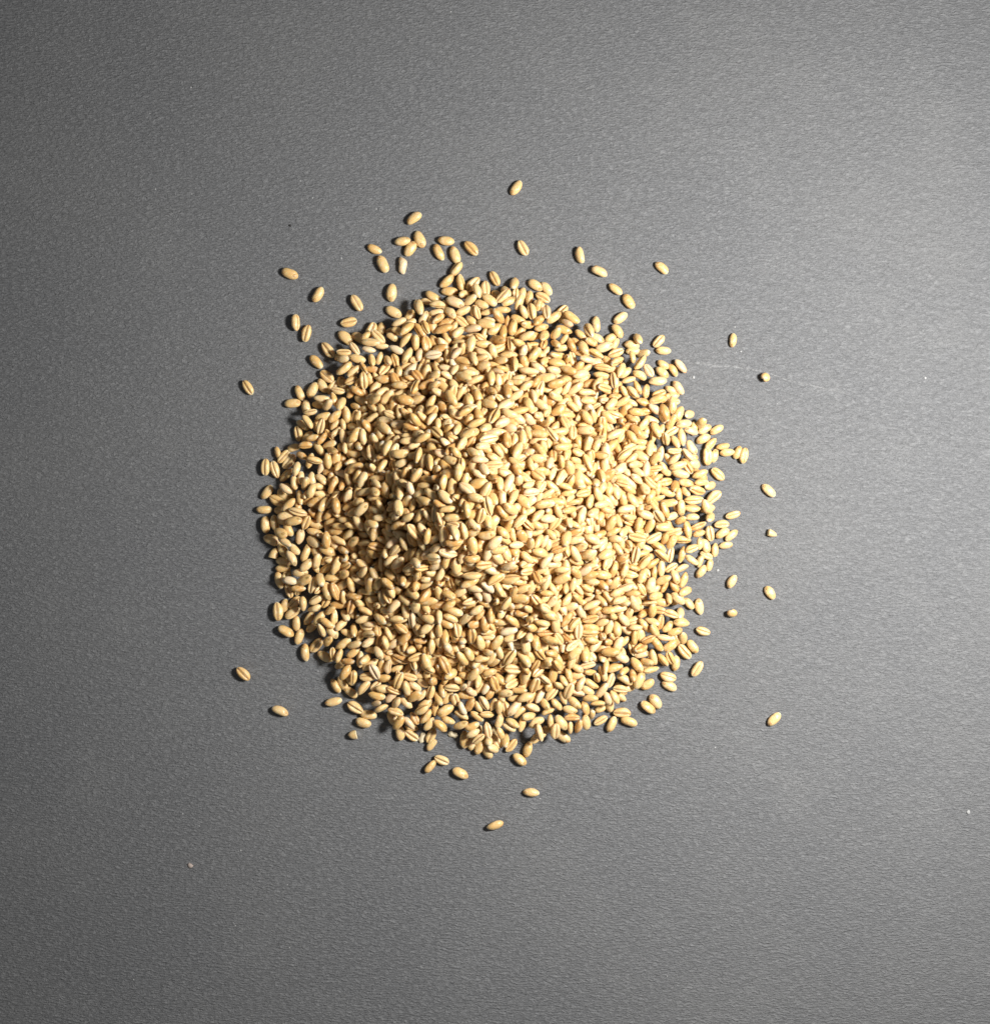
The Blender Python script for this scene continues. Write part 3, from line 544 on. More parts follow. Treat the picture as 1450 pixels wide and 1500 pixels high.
321,-432,72,170,42,7,91, 240,-244,118,142,22,45,101, -495,415,64,159,0,148,104, 185,593,64,115,0,57,95, 336,-99,104,-109,41,29,96, -36,-230,209,117,7,-9,99,
-549,-51,61,21,0,-65,84, -491,170,63,65,-4,171,89, -236,524,65,-174,0,99,105, -159,-634,64,154,1,-90,101, -225,220,195,-165,-6,-172,97, 658,300,63,21,0,-148,93,
238,530,65,82,4,69,93, 564,450,62,-21,0,-95,86, 219,-230,134,117,-23,-111,93, 123,-462,81,178,-41,-42,104, -599,419,63,-66,-1,107,88, 117,333,134,-64,84,21,85,
-5,-718,63,129,0,64,87, -498,-66,83,-112,0,-122,78, 572,527,64,21,11,122,94, -652,-289,68,-2,30,40,86, 13,-376,113,8,11,-135,101, -645,172,65,-138,0,-113,98,
-104,-453,73,-13,-5,31,101, 74,-366,117,-173,5,-10,92, 188,408,87,168,-13,-61,86, 359,246,88,-55,-25,117,103, -705,-153,65,160,0,-103,114, 350,336,83,-153,9,-52,105,
-444,-648,61,-21,0,41,79, 11,-498,78,-167,7,-33,108, -334,425,62,-66,-1,-165,85, -362,140,119,133,-63,14,97, -422,-299,80,-143,5,23,102, -346,471,62,132,-3,-50,80,
285,67,141,-112,8,-81,98, -428,394,70,-21,-34,-151,93, 376,-360,63,-159,0,17,95, 69,251,177,-158,34,86,109, -131,-3,309,-145,13,-109,94, -645,424,65,79,0,177,97,
416,-22,76,67,18,122,95, -318,354,81,-120,3,-63,100, -220,246,177,155,-14,29,104, 17,121,287,22,2,-19,96, -385,-688,63,-159,0,-135,93, 504,409,64,-115,0,155,96,
101,603,63,154,0,-93,96, 21,-653,65,-115,0,51,101, -629,-334,62,-20,0,60,90, -208,-563,63,-21,0,-170,98, 226,664,78,-116,-50,51,106, -87,-632,64,-65,0,-117,98,
-225,406,90,53,8,-85,104, -296,-353,95,-148,-5,121,104, -250,338,122,149,15,-15,110, 468,-661,63,-21,0,172,97, 512,-275,65,66,0,41,106, -394,-56,112,-139,36,111,96,
280,-737,62,159,0,167,90, 15,-778,63,159,0,-107,93, 559,300,65,65,0,-119,101, 458,129,64,-115,0,-118,94, 383,50,97,131,7,-125,90, 158,-162,186,49,-29,100,90,
-630,-15,61,-21,-1,-147,84, -368,-642,65,115,0,157,103, 74,-533,74,-65,-37,137,109, -446,313,67,-154,-13,166,107, -87,629,77,27,-13,3,98, -549,-127,82,161,1,-54,98,
406,213,76,161,-31,-51,103, -63,-524,63,115,0,-158,94, -474,-332,65,159,0,34,108, 207,-781,62,-115,0,-85,82, -264,-333,104,169,9,163,95, 30,754,63,180,0,179,87,
690,144,67,-130,-5,-17,109, -552,49,62,-54,-3,-163,76, -740,160,64,159,16,78,92, -734,17,60,-159,0,92,77, 326,592,64,-115,0,174,94, 511,578,61,-159,0,104,80,
-191,-419,97,-163,19,50,98, 174,-606,65,-47,4,-3,93, 154,-254,180,-27,-54,10,82, 109,-645,65,-115,0,-139,104, 175,-111,179,121,17,8,75, 76,-693,64,115,0,-170,94,
220,-302,111,-164,-11,133,100, 420,564,62,-149,0,-41,80, -321,701,62,-159,0,32,92, 265,-259,94,-30,28,-2,89, -219,744,62,-159,0,8,89, -377,-521,69,10,28,6,97,
-259,-400,91,94,-73,-180,86, -49,-339,142,-67,30,-123,106, -271,-683,63,114,1,47,91, 615,215,65,-115,0,-100,106, -725,-226,63,159,0,-179,96, 309,-607,63,-159,0,7,100,
582,-408,70,122,-28,-20,99, -254,208,176,130,39,95,96, 161,523,64,-65,0,167,99, 733,241,64,-159,0,121,103, -135,424,117,89,24,-58,98, 684,63,64,115,0,-86,94,
422,-107,78,-67,-5,59,100, 444,-582,66,144,0,16,106, -146,-699,72,19,-36,104,103, -490,357,65,71,22,-145,82, -67,-762,63,-65,2,-37,91, 590,-97,80,-32,11,29,103,
-485,66,70,162,-35,-76,94, -24,-206,220,-21,-18,-178,93, -575,111,64,-159,0,-143,101, 482,-76,69,158,34,72,89, -350,96,147,124,-7,-52,100, -540,155,62,21,0,96,92,
475,-534,63,-153,0,-89,91, 250,-380,82,84,-43,-143,92, -412,178,102,130,26,18,105, 220,725,63,159,0,-144,99, -222,-732,63,65,0,84,92, 661,398,64,-159,0,89,105,
-412,-73,86,-166,30,173,102, 450,-184,72,166,-31,165,105, 376,-24,92,-109,-26,-135,100, 15,544,65,-115,0,-2,103, -195,508,61,-159,-1,87,84, 632,160,69,-158,19,-51,112,
470,-391,65,-175,0,85,107, -215,363,118,-145,39,76,106, 114,-136,222,-34,-5,110,90, 352,-62,98,-159,19,-51,96, 251,-185,125,-122,1,30,95, -364,-293,94,-160,37,132,87,
-365,-583,64,104,4,-157,89, 617,299,64,114,-1,73,95, -324,-428,79,110,19,175,101, -210,-398,106,134,-63,-63,99, 115,521,71,149,-24,-11,88, 543,-284,85,-22,9,-58,97,
-410,251,103,-58,-56,-91,107, 356,158,102,155,7,52,100, 285,-501,63,0,0,-119,92, 114,216,181,42,-14,-17,103, -327,96,167,-156,19,47,86, -195,454,98,-104,11,74,104,
-654,22,65,65,0,-175,105, 229,-717,70,100,25,-48,97, 420,-334,75,48,-40,-90,109, 244,263,135,124,51,-47,95, -541,-261,69,81,-16,103,105, 445,-133,78,-159,1,13,87,
159,-453,104,146,28,-72,89, 734,-20,62,159,0,1,85, -476,-223,89,152,17,-140,104, -392,470,74,-52,13,34,103, 302,390,68,-131,27,-162,89, 438,283,79,-60,-55,61,106,
-343,-83,129,-93,4,-153,76, -598,-395,65,65,0,89,101, 566,67,74,174,41,-134,104, 571,-3,62,21,0,17,91, -231,407,121,149,-3,-147,106, -426,-532,73,-132,45,175,92,
93,-20,252,175,-5,50,91, -30,-754,67,-55,23,-6,92, -357,203,113,120,24,-142,101, 267,49,153,103,10,117,80, 131,-162,201,36,7,84,95, -26,-396,114,-143,34,-113,103,
541,-504,77,29,-42,-159,108, -48,464,96,-71,61,-140,94, 418,343,71,-154,33,159,101, -154,680,67,-115,18,-109,101, -472,141,111,144,-31,169,102, -499,273,66,-140,0,-50,105,
166,456,63,65,0,22,92, 411,481,61,159,0,-174,80, 319,-639,81,98,2,64,101, 13,-344,128,90,29,-145,92, 17,388,148,-146,30,-161,104, -36,601,75,127,-38,-48,107,
-334,334,95,159,11,153,96, -160,587,82,-128,13,-50,110, 353,-596,70,-104,38,-9,87, -158,-499,65,-149,0,-13,102, 292,-104,128,117,18,-88,97, -361,-472,67,-151,-8,-108,107,
19,-619,85,-114,8,133,93, -125,-758,64,-65,0,150,96, 488,-251,64,21,0,21,104, 516,440,61,159,0,147,83, 233,-498,87,-67,19,-76,100, -345,307,77,6,17,-172,98,
-624,-175,66,-90,5,-136,96, -500,484,65,5,16,53,91, 629,-58,88,-155,-14,175,109, -438,-387,69,159,42,-40,82, -453,423,68,65,19,77,103, -565,142,81,-130,11,158,99,
681,-323,64,-159,0,-39,100, -370,-108,120,-178,36,168,89, 220,472,63,159,0,-59,95, 228,-289,132,29,-4,125,84, -326,581,78,-155,9,63,111, 237,-572,79,23,-5,22,106,
66,687,75,175,7,-99,103, 139,-590,69,115,35,56,88, 197,302,109,-60,-54,-108,94, 563,-133,62,-159,0,-25,89, -192,-281,150,-101,0,133,104, -132,-391,108,103,-22,164,107,
112,-28,237,67,-2,57,79, -521,-494,83,174,-27,19,104, 5,354,154,120,-12,-15,95, -464,-253,86,-94,15,-154,103, 501,41,65,-157,16,-28,95, -82,707,64,160,8,-43,97,
-674,-110,75,-162,-40,-28,112, 217,-389,99,-96,-22,-91,95, 189,-380,119,-77,37,52,104, -168,-461,76,72,34,118,89, 139,580,66,-159,-11,135,105, -296,-648,77,130,17,-40,97,
225,625,76,101,-55,-44,95, -477,158,88,-143,17,17,103, 634,272,79,-51,-47,108,110, -412,530,71,3,33,54,96, 481,133,88,-118,-8,48,107, -426,-53,117,-28,-24,54,98,
58,498,62,159,0,-42,91, 338,532,64,-68,12,-140,88, 467,525,84,-125,21,68,98, -134,-624,77,-136,-55,153,96, 84,347,146,44,26,-59,92, 126,248,175,50,23,-74,101,
-670,-77,66,74,0,159,106, -179,648,64,111,0,123,91, 45,474,77,-7,2,120,95, -268,-498,63,65,0,100,88, 329,64,126,20,5,35,105, -19,114,304,-144,-13,13,100,
23,-468,91,-159,-1,118,86, 434,-62,81,-162,-19,4,94, 357,-294,80,66,-22,115,96, 146,-115,203,-163,-24,-125,90, -252,-227,181,175,-23,-105,75, -135,-246,179,67,-32,156,89,
539,260,75,-94,-10,167,102, 548,222,70,121,21,132,109, -434,5,104,-167,9,-78,99, 269,293,86,-42,36,97,80, 718,213,64,-65,-4,131,93, -425,366,88,-66,-18,58,96,
-593,-12,79,-119,2,-31,95, -163,-181,240,-133,7,119,95, -128,-421,100,64,-47,172,100, -298,-292,123,-123,-16,22,91, 335,-2,122,159,-13,127,97, 632,-468,63,-65,0,-9,93,
-318,408,77,-121,-11,27,100, 654,-159,64,21,0,-101,102, 48,386,132,115,-22,-53,106, -723,127,61,-159,0,86,78, -487,97,84,-95,12,117,96, 80,312,152,-23,39,-34,108,
-52,-587,65,-133,0,8,98, -353,-146,116,156,13,83,103, -349,-545,89,-29,8,157,106, 264,417,64,110,3,125,92, 332,-372,71,163,-39,-96,92, 481,-593,76,-117,-51,-153,96,
87,-501,78,-114,-62,99,94, -707,-252,75,-169,28,-152,105, 246,222,154,0,1,95,108, -364,-77,109,-63,27,-79,96, 350,-492,76,-166,-27,94,85, 92,-421,96,87,30,19,88,
-421,-212,75,-96,-19,91,95, -590,200,68,-132,-15,79,104, -484,330,86,-163,-9,-95,85, -616,-123,63,115,0,-62,92, -457,-359,72,-134,-27,-157,106, 58,-339,138,161,8,-43,90,
-261,560,74,-1,-42,59,100, -346,-136,142,152,14,14,94, 634,112,69,-8,27,13,97, 48,640,62,159,0,-161,92, 205,-642,73,-162,36,57,105, -76,386,131,-99,-1,-156,95,
-439,-47,91,158,3,58,85, -183,704,64,-159,0,-158,100, 432,-514,67,-132,-3,-36,108, 89,-662,92,81,-20,5,105, -312,525,83,115,13,49,112, -256,-91,220,-144,66,-130,104,
-654,235,64,115,0,129,95, -506,-26,88,-176,-5,58,80, 370,-199,89,13,8,7,95, 453,165,85,-155,-2,-136,91, 502,-74,90,-166,-6,129,100, -42,326,177,-132,2,-16,84,
-295,628,87,-72,-29,88,108, -340,-473,87,-159,34,-14,97, 140,-729,69,65,25,-26,101, -330,-712,64,115,0,140,94, -64,-627,88,-105,31,86,99, 64,577,70,126,11,-163,92,
554,408,66,115,13,-20,100, 326,274,100,175,-16,69,103, -19,718,62,-65,0,-3,86, 198,565,62,159,0,-130,88, -212,-693,74,152,-40,-55,107, -767,27,66,-115,6,-137,101,
-494,-179,79,149,34,127,88, -39,-440,79,92,-22,93,91, 217,88,179,-21,9,55,91, 326,-67,116,-162,-44,71,93, -70,545,63,143,0,106,85, -571,-421,70,-177,-27,-138,101,
-551,-80,79,178,6,-160,93, 28,-546,79,-88,23,-135,103, -194,207,210,-154,-3,29,103, -387,157,109,-21,9,37,97, -251,-424,94,-120,3,24,103, -13,-157,256,134,2,31,97,
345,-665,62,-159,0,-29,91, -175,290,184,169,-14,39,91, -594,358,64,115,0,-135,98, 242,72,166,-168,-5,-83,100, 605,-364,68,-15,23,171,100, 163,713,72,159,34,47,103,
453,-432,83,139,12,98,102, -208,319,139,19,-18,3,95, -699,-197,78,-173,-7,-137,100, 422,-3,95,-86,7,-26,89, 35,-40,300,-130,51,82,109, 89,-232,203,-22,-13,-138,89,
-348,180,131,65,12,-161,107, -133,-291,163,163,-6,-110,109, -12,-128,270,173,7,-163,109, -536,448,62,-159,0,-118,90, -745,-34,84,-145,13,-174,102, -616,250,67,163,-23,16,94,
335,222,104,171,-14,-173,94, -621,-294,80,-153,11,102,111, -101,-571,66,-142,17,128,92, 302,480,81,-179,25,-168,98, -32,508,90,113,-11,-156,107, 288,-238,92,-173,-15,154,91,
424,311,69,-93,-35,-110,83, 528,-570,66,159,15,127,106, 611,441,62,-21,0,22,89, -458,566,68,-60,25,103,92, -643,66,73,-143,37,-4,100, -456,-114,84,-172,8,-153,96,
178,-224,181,55,38,29,101, -524,68,69,123,-8,-26,92, -527,-616,62,21,0,-95,88, 659,-16,72,140,-39,-165,97, 289,-28,153,13,27,90,89, 71,-729,81,-165,13,49,109,
-562,536,66,65,0,-141,113, 128,-264,181,-52,-57,53,89, 497,-204,70,-62,-48,-78,76, 166,-400,105,145,-3,-21,96, 148,243,151,101,23,-178,85, 525,338,70,-9,23,-58,108,
-296,-685,84,-156,-25,35,104, -421,619,62,112,0,178,80, 429,-365,64,-65,0,-176,95, -719,209,64,167,23,149,77, 150,-544,86,-168,-12,50,98, 106,745,74,-143,20,-63,91,
-594,325,62,-65,0,-134,86, -458,62,94,-7,-17,-145,94, 433,119,81,-94,11,94,94, -308,383,96,15,-9,144,99, -219,485,80,58,12,-15,99, 623,-253,81,157,-18,27,107,
129,-43,225,14,-11,56,85, -468,-418,61,159,0,147,85, -575,-304,64,21,0,22,104, 397,509,65,-115,0,-10,105, 762,-118,61,156,0,-92,78, -91,-717,72,-101,28,-116,107,
-362,-404,88,161,16,116,104, 532,173,64,21,0,-100,105, -266,-309,122,119,7,15,104, 538,510,63,-159,0,-32,97, -343,125,158,93,51,12,95, 752,80,72,-40,-28,166,110,
-225,-229,178,96,-43,46,100, -412,-659,70,-129,22,-9,108, -365,31,167,-132,64,-102,98, 264,111,156,-138,-3,168,110, -158,-409,102,169,-58,-161,80, 292,317,95,59,16,138,92,
425,172,98,41,-17,-128,98, -167,544,82,-100,6,-71,100, -400,-376,95,152,28,-144,98, 247,349,93,-95,17,145,101, -241,332,155,133,10,116,111, 584,-33,71,-136,26,-101,105,
200,470,86,137,8,139,106, -608,46,70,16,35,-53,91, -51,-116,279,155,17,-151,103, -157,240,224,-163,-11,-2,106, 226,48,188,-155,-26,103,110, -525,314,78,132,40,160,103,
470,72,110,170,1,-42,111, -473,-139,100,78,-10,147,90, 166,-685,67,-75,15,60,99, -185,390,115,-130,-46,-128,105, -287,402,106,-37,11,127,90, -251,-275,144,-173,-1,-3,110,
189,-345,121,171,-22,-157,105, 274,-605,83,-102,18,105,102, -395,-574,85,55,-26,81,104, 596,201,87,-127,36,-122,105, -395,-99,132,6,-49,-64,104, 117,652,90,-119,-15,23,104,
132,394,117,156,-20,-107,88, -119,385,146,165,-56,102,94, 292,270,105,117,-8,91,102, -470,98,117,101,16,-98,110, 124,-392,110,64,-32,59,89, 502,-25,68,180,23,-150,98,
64,-38,264,-169,-24,107,86, -415,-3,124,133,-17,-125,92, -64,-505,88,150,0,77,94, 323,-341,83,5,9,58,92, 508,446,85,-70,15,131,91, -337,-266,150,178,4,-34,108,
-33,281,202,-2,-46,-62,87, -545,37,85,-167,32,-144,93, 59,515,87,1,-14,-31,106, 292,-392,77,131,-29,76,101, -528,190,77,82,-42,-152,113, -131,645,67,-177,26,-178,88,
0,682,67,-153,-17,-140,106, -174,-445,101,76,31,-156,91, 19,574,80,34,1,8,79, 173,-498,65,-102,0,1,97, -526,-228,92,162,0,97,108, -564,-271,86,-159,29,-142,93,
-557,-384,70,129,-32,-56,92, -422,-265,85,-82,-24,-125,91, 95,-467,100,152,40,-57,94, 26,-694,73,110,56,132,82, -119,-363,126,-156,18,19,108, -404,205,127,-98,7,-98,92,
-341,302,108,180,-32,85,105, -277,519,92,82,5,-94,105, 1,-438,104,-67,-29,15,109, 267,-150,128,124,34,67,82, 502,-266,95,113,16,138,102, 478,152,116,124,33,133,93,
192,204,183,147,27,-158,91, -610,120,69,-159,-32,84,94, 297,-711,65,159,15,141,97, -663,-156,63,159,0,116,97, 365,234,115,11,-40,-151,76, -380,-463,90,144,-13,66,110,
310,536,76,-114,-22,55,98, -101,358,148,113,-4,21,93, -389,307,75,105,-52,-37,91, -477,-96,91,86,11,33,94, 319,-502,73,65,28,-67,113, 176,545,81,-17,8,132,99,
510,-304,94,-66,31,-173,101, -118,-227,188,141,5,154,91, -524,525,64,-65,0,-139,98, 0,444,98,124,-32,-151,90, 296,20,143,-126,12,33,93, -524,-439,75,-85,-44,-81,104,
571,132,75,-18,51,-152,94, -45,-157,272,-174,51,-174,101, 247,388,73,-165,0,103,102, 103,-530,88,155,0,-99,94, -699,-39,85,-12,18,-116,96, -349,251,105,161,49,-135,92,
-222,-600,67,21,-7,140,113, -19,-88,297,125,28,-10,99, 176,276,142,144,-40,124,105, -238,541,91,-144,13,-173,89, 223,173,177,-152,-10,-44,100, -621,-56,62,-159,0,94,91,
-366,-240,106,160,1,99,75, -105,-5,324,114,-14,-101,90, 2,-325,144,125,4,-128,82, 379,-135,82,-88,36,128,89, -202,152,236,39,22,-153,103, -302,110,182,-48,17,76,91,
-705,105,75,83,-41,68,106, 275,-209,109,26,-15,178,97, 516,-185,74,17,-41,165,104, 397,424,66,171,22,31,87, 72,-190,228,-138,-25,108,114, 555,-422,79,-143,6,-51,100,
242,224,183,-161,21,177,105, -364,-98,154,-130,-26,167,95, 221,201,160,-173,12,138,78, 285,-466,73,-149,49,137,89, -313,-375,104,-80,-74,75,84, 382,382,65,65,3,-126,103,
-152,355,145,-114,-32,-144,106, 480,267,80,-58,-56,53,91, 426,258,92,-149,-8,-19,101, -534,103,88,178,21,-52,95, 602,-489,67,-94,0,-52,109, -264,-381,121,-154,15,164,109,
-240,-114,234,38,65,-76,88, 380,210,98,-54,66,-107,99, 380,-238,70,161,-10,24,90, 446,-249,84,-157,-14,124,97, 651,192,68,102,-17,129,100, -459,-515,70,-61,31,-177,93,
-124,519,94,116,-45,-25,94, 241,490,76,-172,43,-38,111, 84,206,201,54,-22,-12,96, 630,-100,76,90,49,-99,100, -399,563,74,-46,47,121,93, -117,-651,76,160,58,-116,93,
-183,-740,68,-170,10,30,112, 71,-601,65,138,0,44,97, -501,-311,64,115,0,-163,95, 215,-237,165,-67,-6,-114,100, -391,-249,94,-174,18,-82,109, -432,-368,95,71,39,75,101,
-31,-652,81,-113,-11,-123,91, 181,626,69,-19,40,72,83, 643,34,83,132,-18,4,106, 257,-92,150,-101,-14,114,101, -62,587,85,124,13,-64,97, -489,384,72,134,51,-175,84,
-366,-709,71,-115,37,-127,94, -2,-555,92,-177,-44,37,107, -438,504,72,-85,50,-39,84, 171,-124,214,170,-45,98,99, 73,-328,159,-113,-50,-159,93, -83,680,81,113,-22,4,104,
55,293,172,143,-3,173,98, -356,-68,146,126,-10,17,100, -66,-450,92,-90,17,84,107, -6,79,310,-96,12,146,92, -499,-130,80,-137,-1,117,102, 50,355,160,-113,18,140,97,
-193,625,77,-152,35,-48,99, -285,-571,80,-37,-15,-104,110, 267,-55,154,137,42,-74,94, 161,50,232,106,13,39,104, -245,-549,72,-154,26,24,87, -626,-209,69,43,25,-147,96,
390,-422,71,138,43,101,88, -523,355,63,-65,0,-112,87, -181,-533,66,-41,14,124,93, -490,195,81,96,-84,-171,96, 339,-545,77,120,-51,-1,103, 287,-767,64,-4,0,1,98,
692,16,79,-162,-7,93,97, 497,492,64,111,5,17,86, 467,60,84,-15,4,89,86, 216,-602,95,164,19,-101,102, 122,193,204,-113,-3,78,77, 491,317,84,-139,-8,31,98,
-571,402,74,-135,-36,-111,106, 590,-292,65,115,13,-146,94, 40,73,299,-61,-47,-149,99, 443,-157,95,-62,10,-11,106, 458,-359,89,-108,-10,-170,104, -210,251,207,68,1,-177,97,
480,-483,63,115,0,42,90, 94,-109,241,158,10,45,105, -246,-498,86,-75,-8,169,101, 195,50,203,73,-26,-62,95, 568,-173,63,159,0,-147,95, 332,-31,137,-124,21,173,105,
-387,276,78,178,-63,-87,95, 598,307,87,136,-10,-66,104, -548,-30,83,-147,-25,-110,93, 643,-427,64,-168,-7,-135,90, 397,-664,68,-90,-13,53,104, 302,358,89,-123,-3,-74,98,
252,-354,90,-159,12,137,76, 130,470,66,180,26,-105,81, 400,-602,65,65,0,-70,103, -130,-153,246,105,30,-9,96, -170,-348,129,144,28,-20,113, 113,-614,94,126,-22,64,100,
-319,449,75,72,-49,-154,94, 374,589,75,74,10,-27,101, -281,105,192,119,-10,-100,75, 30,332,173,151,24,-163,94, -141,483,95,-160,-34,-39,102, -512,119,104,-65,-4,-83,107,
-212,178,226,56,-45,29,102, 445,40,104,-143,3,-33,112, -372,393,72,-62,41,19,95, 138,-224,187,-29,45,-97,86, -590,297,75,-149,21,49,87, 118,292,169,179,-6,-28,105,
-383,652,60,159,0,151,77, -118,750,69,-133,-1,25,93, -90,-331,142,153,28,-175,105, -303,53,201,-52,65,143,93, -647,319,69,-7,23,-109,105, 400,536,83,-7,-9,-9,106,
-619,189,83,80,-13,97,98, 485,380,82,157,-9,56,106, 231,584,76,78,-38,179,111, 388,-79,94,-110,13,-87,101, -150,-578,63,-159,0,179,97, 57,621,91,-31,20,95,91,
-619,-145,89,-166,-5,158,107, 563,28,65,-115,-15,-19,90, 16,611,81,-6,-10,-152,99, -347,-202,132,175,21,-61,95, 332,-300,100,-80,-31,47,101, -548,-555,72,-90,-32,1,101,
-388,-201,99,83,8,-166,92, -94,334,164,-10,1,18,113, -415,305,84,-19,9,-86,94, -315,-612,90,16,2,165,94, -358,-27,145,100,10,-54,92, 78,464,82,147,3,99,93,
696,-210,65,-65,-15,-158,90, -280,469,73,123,-32,-157,105, -210,718,81,109,-28,-139,96, 225,-448,88,-40,-15,-166,94, -3,-469,105,159,-39,16,98, -297,335,114,163,23,110,108,
-254,622,77,14,-6,102,108, 387,-509,72,65,-39,14,98, 469,-538,89,162,4,-26,99, -153,-221,200,-71,-47,-39,95, 270,-535,83,-172,-10,-161,95, -334,153,148,-103,69,144,83,
126,-760,71,169,-32,-171,99, 286,148,161,-139,-28,-28,100, -413,-618,70,130,18,-177,96, 162,-592,90,-33,23,39,103, 664,225,87,-21,0,-6,75, -431,-478,85,18,-6,81,95,
381,-55,122,-174,14,91,97, -194,-661,74,-57,-35,-81,108, -51,774,65,-161,-16,-22,98, -385,-32,127,-155,-25,-53,105, 635,425,61,-65,2,-133,74, 509,-123,77,-24,-47,-99,105,
-197,348,154,149,26,123,98, -115,-538,77,-167,10,34,104, 43,-307,162,114,-19,-6,94, -488,-656,64,65,0,50,97, -725,54,68,-110,-25,-78,93, -120,-729,82,-97,3,-65,92,
-41,540,102,179,31,78,114, -445,-451,66,128,0,-158,108, -231,-334,137,-78,0,143,91, -249,452,84,133,17,95,90, -126,-131,267,-175,11,144,106, 203,115,193,-127,-11,-73,87,
399,30,105,-168,-57,137,90, 318,511,92,143,22,14,105, 351,-358,89,1,-22,125,88, 450,427,70,88,24,3,98, -462,-336,97,106,-14,-68,108, -182,-613,78,154,9,75,98,
-413,-261,110,-153,2,-67,92, 467,286,107,-51,-6,-115,106, 358,-456,88,57,-27,-27,96, -572,240,77,-139,60,109,94, -278,-528,81,148,5,3,84, -96,-284,158,-155,36,-100,87,
-411,157,134,107,7,139,90, 399,-540,76,166,-59,-93,90, 475,-19,87,153,0,43,101, -352,408,93,91,-55,-38,93, -29,451,130,-162,6,-21,108, -226,460,93,145,10,-49,75,
547,-155,82,74,20,12,91, 213,-199,154,-53,-58,5,89, -430,-521,102,164,14,124,93, 236,-56,165,-8,16,62,78, -38,398,142,-121,-23,118,94, -599,99,91,-100,2,68,110,
-322,-221,153,1,-20,-86,101, -520,395,69,-127,-43,-14,80, 56,-312,191,162,-2,-15,93, -374,-227,132,-118,48,146,101, -87,-49,313,-111,22,140,97, 171,380,111,117,-18,-170,97,
-131,626,88,-124,-21,-5,97, -316,294,116,-112,-17,77,87, 350,40,152,1,28,85,102, 148,-642,91,14,-32,71,110, -284,29,213,139,-42,57,78, -580,169,87,131,44,62,80,
-216,-388,138,162,6,48,97, -100,-211,214,-105,9,-156,100, 147,539,94,139,4,-72,99, 49,557,86,110,-1,-177,91, -66,742,77,-16,29,-74,90, -161,197,239,-116,-16,-48,102,
-510,448,82,-107,-10,146,91, -491,280,92,-76,13,101,85, -516,21,94,-153,-25,62,103, -146,180,269,-162,-3,-173,103, 236,-419,104,40,-8,-129,91, -590,-72,90,-114,24,-179,104,
-205,514,86,-63,24,122,94, 229,553,90,131,2,-13,104, 572,-53,91,141,-20,63,94, -525,-126,97,160,0,117,81, -298,568,74,-154,54,20,87, 210,350,95,101,9,-80,99,
260,112,198,-77,53,-81,104, 28,-580,91,-36,-4,178,92, -562,61,87,-56,2,48,103, -52,647,83,-12,-14,147,77, 180,156,203,53,40,-10,86, -474,-173,106,175,7,137,107,
-278,-464,76,98,-48,31,77, 115,-72,233,103,-3,177,78, 59,-284,182,43,-17,173,94, 237,-644,84,-129,44,-42,93, 575,238,90,-65,-21,-103,101, 260,459,81,174,27,-147,100,
-381,352,83,165,-16,69,100, 32,666,77,-84,-18,-96,102, 467,-102,96,21,-33,33,93, -299,-266,146,59,-1,105,79, 493,-442,67,-149,-16,146,103, 453,-295,96,-19,6,-103,101,
-15,55,321,170,28,-41,89, 396,293,90,-115,34,153,101, 478,-400,93,-126,-11,136,95, 266,312,114,-173,-14,78,100, 618,-162,81,-62,-8,140,103, 574,-340,72,-46,26,-173,97,
-318,-115,150,159,45,114,98, -448,-89,123,-62,84,-17,106, -280,77,218,-47,65,-99,106, -451,189,96,-129,-25,-90,95, 122,441,78,-155,9,35,85, 594,161,88,-21,10,-173,86,
-397,-421,93,31,27,169,103, 444,223,88,-112,-20,159,90, -444,463,81,-127,14,55,102, 354,-66,128,-117,40,-94,89, -356,514,79,145,12,-89,94, -262,369,122,152,20,-176,90,
144,-98,224,-18,-47,-131,80, 161,-330,139,170,-17,-139,98, 329,327,109,-39,-12,170,101, -437,53,108,-71,-26,-130,78, 332,-4,152,-153,-4,-165,107, 13,505,87,110,-68,-128,75,
603,418,81,-61,6,-165,106, 591,27,91,46,3,125,103, -157,385,152,-83,53,152,98, -323,-78,167,98,-45,140,106, 115,-203,204,166,-9,-57,74, -345,-166,145,75,-30,177,95,
-673,-6,73,63,-41,138,97, -116,-508,92,-144,-21,7,107, 186,-512,90,-136,-9,159,94, 160,594,84,177,-12,-51,97, 117,-451,111,-93,-21,-77,101, -539,-311,75,92,-29,52,94,
184,654,77,-173,49,55,106, 315,-262,102,167,13,23,103, -117,-358,155,96,-3,-89,94, -103,559,77,164,-21,138,83, 14,-726,80,74,26,-89,93, -77,290,197,-72,17,24,107,
-410,413,88,17,-17,-148,105, -335,278,135,82,23,155,102, 231,132,174,23,0,19,97, 116,-235,221,-145,30,-16,111, 15,-367,143,28,-9,15,105, 42,236,202,113,-27,-74,105,
-511,-272,67,145,36,-57,75, -357,-612,78,-23,-4,101,75, -239,-670,78,49,2,-106,94, 230,-173,151,-103,0,176,105, 400,-123,102,-69,-3,-25,92, -345,4,173,-35,13,-111,107,
265,-482,87,-154,15,-44,91, 529,58,69,122,-1,-43,76, 410,-317,99,125,-26,31,95, 18,253,221,-18,70,92,101, -167,-520,87,-114,-1,140,102, 161,215,181,-163,-65,-74,99,
-96,-122,281,-93,13,125,103, 371,-321,93,124,27,-119,101, -6,4,310,-143,-6,78,92, 257,-13,169,80,46,64,100, -220,584,70,-115,30,3,97, 162,349,116,166,70,159,94,
-436,-122,121,-180,26,179,103, 450,132,102,109,7,-101,86, -30,-610,78,27,-20,155,92, -333,236,125,-59,39,5,90, 273,380,85,-93,-3,88,91, 260,-329,112,-176,-6,44,108,
592,-439,89,68,-34,130,104, -323,-517,77,14,13,-179,86, -42,-549,86,-136,-8,-87,105, -176,136,254,-134,-1,-128,97, -610,-365,81,-119,25,-142,84, -564,325,74,-129,-4,-75,75,
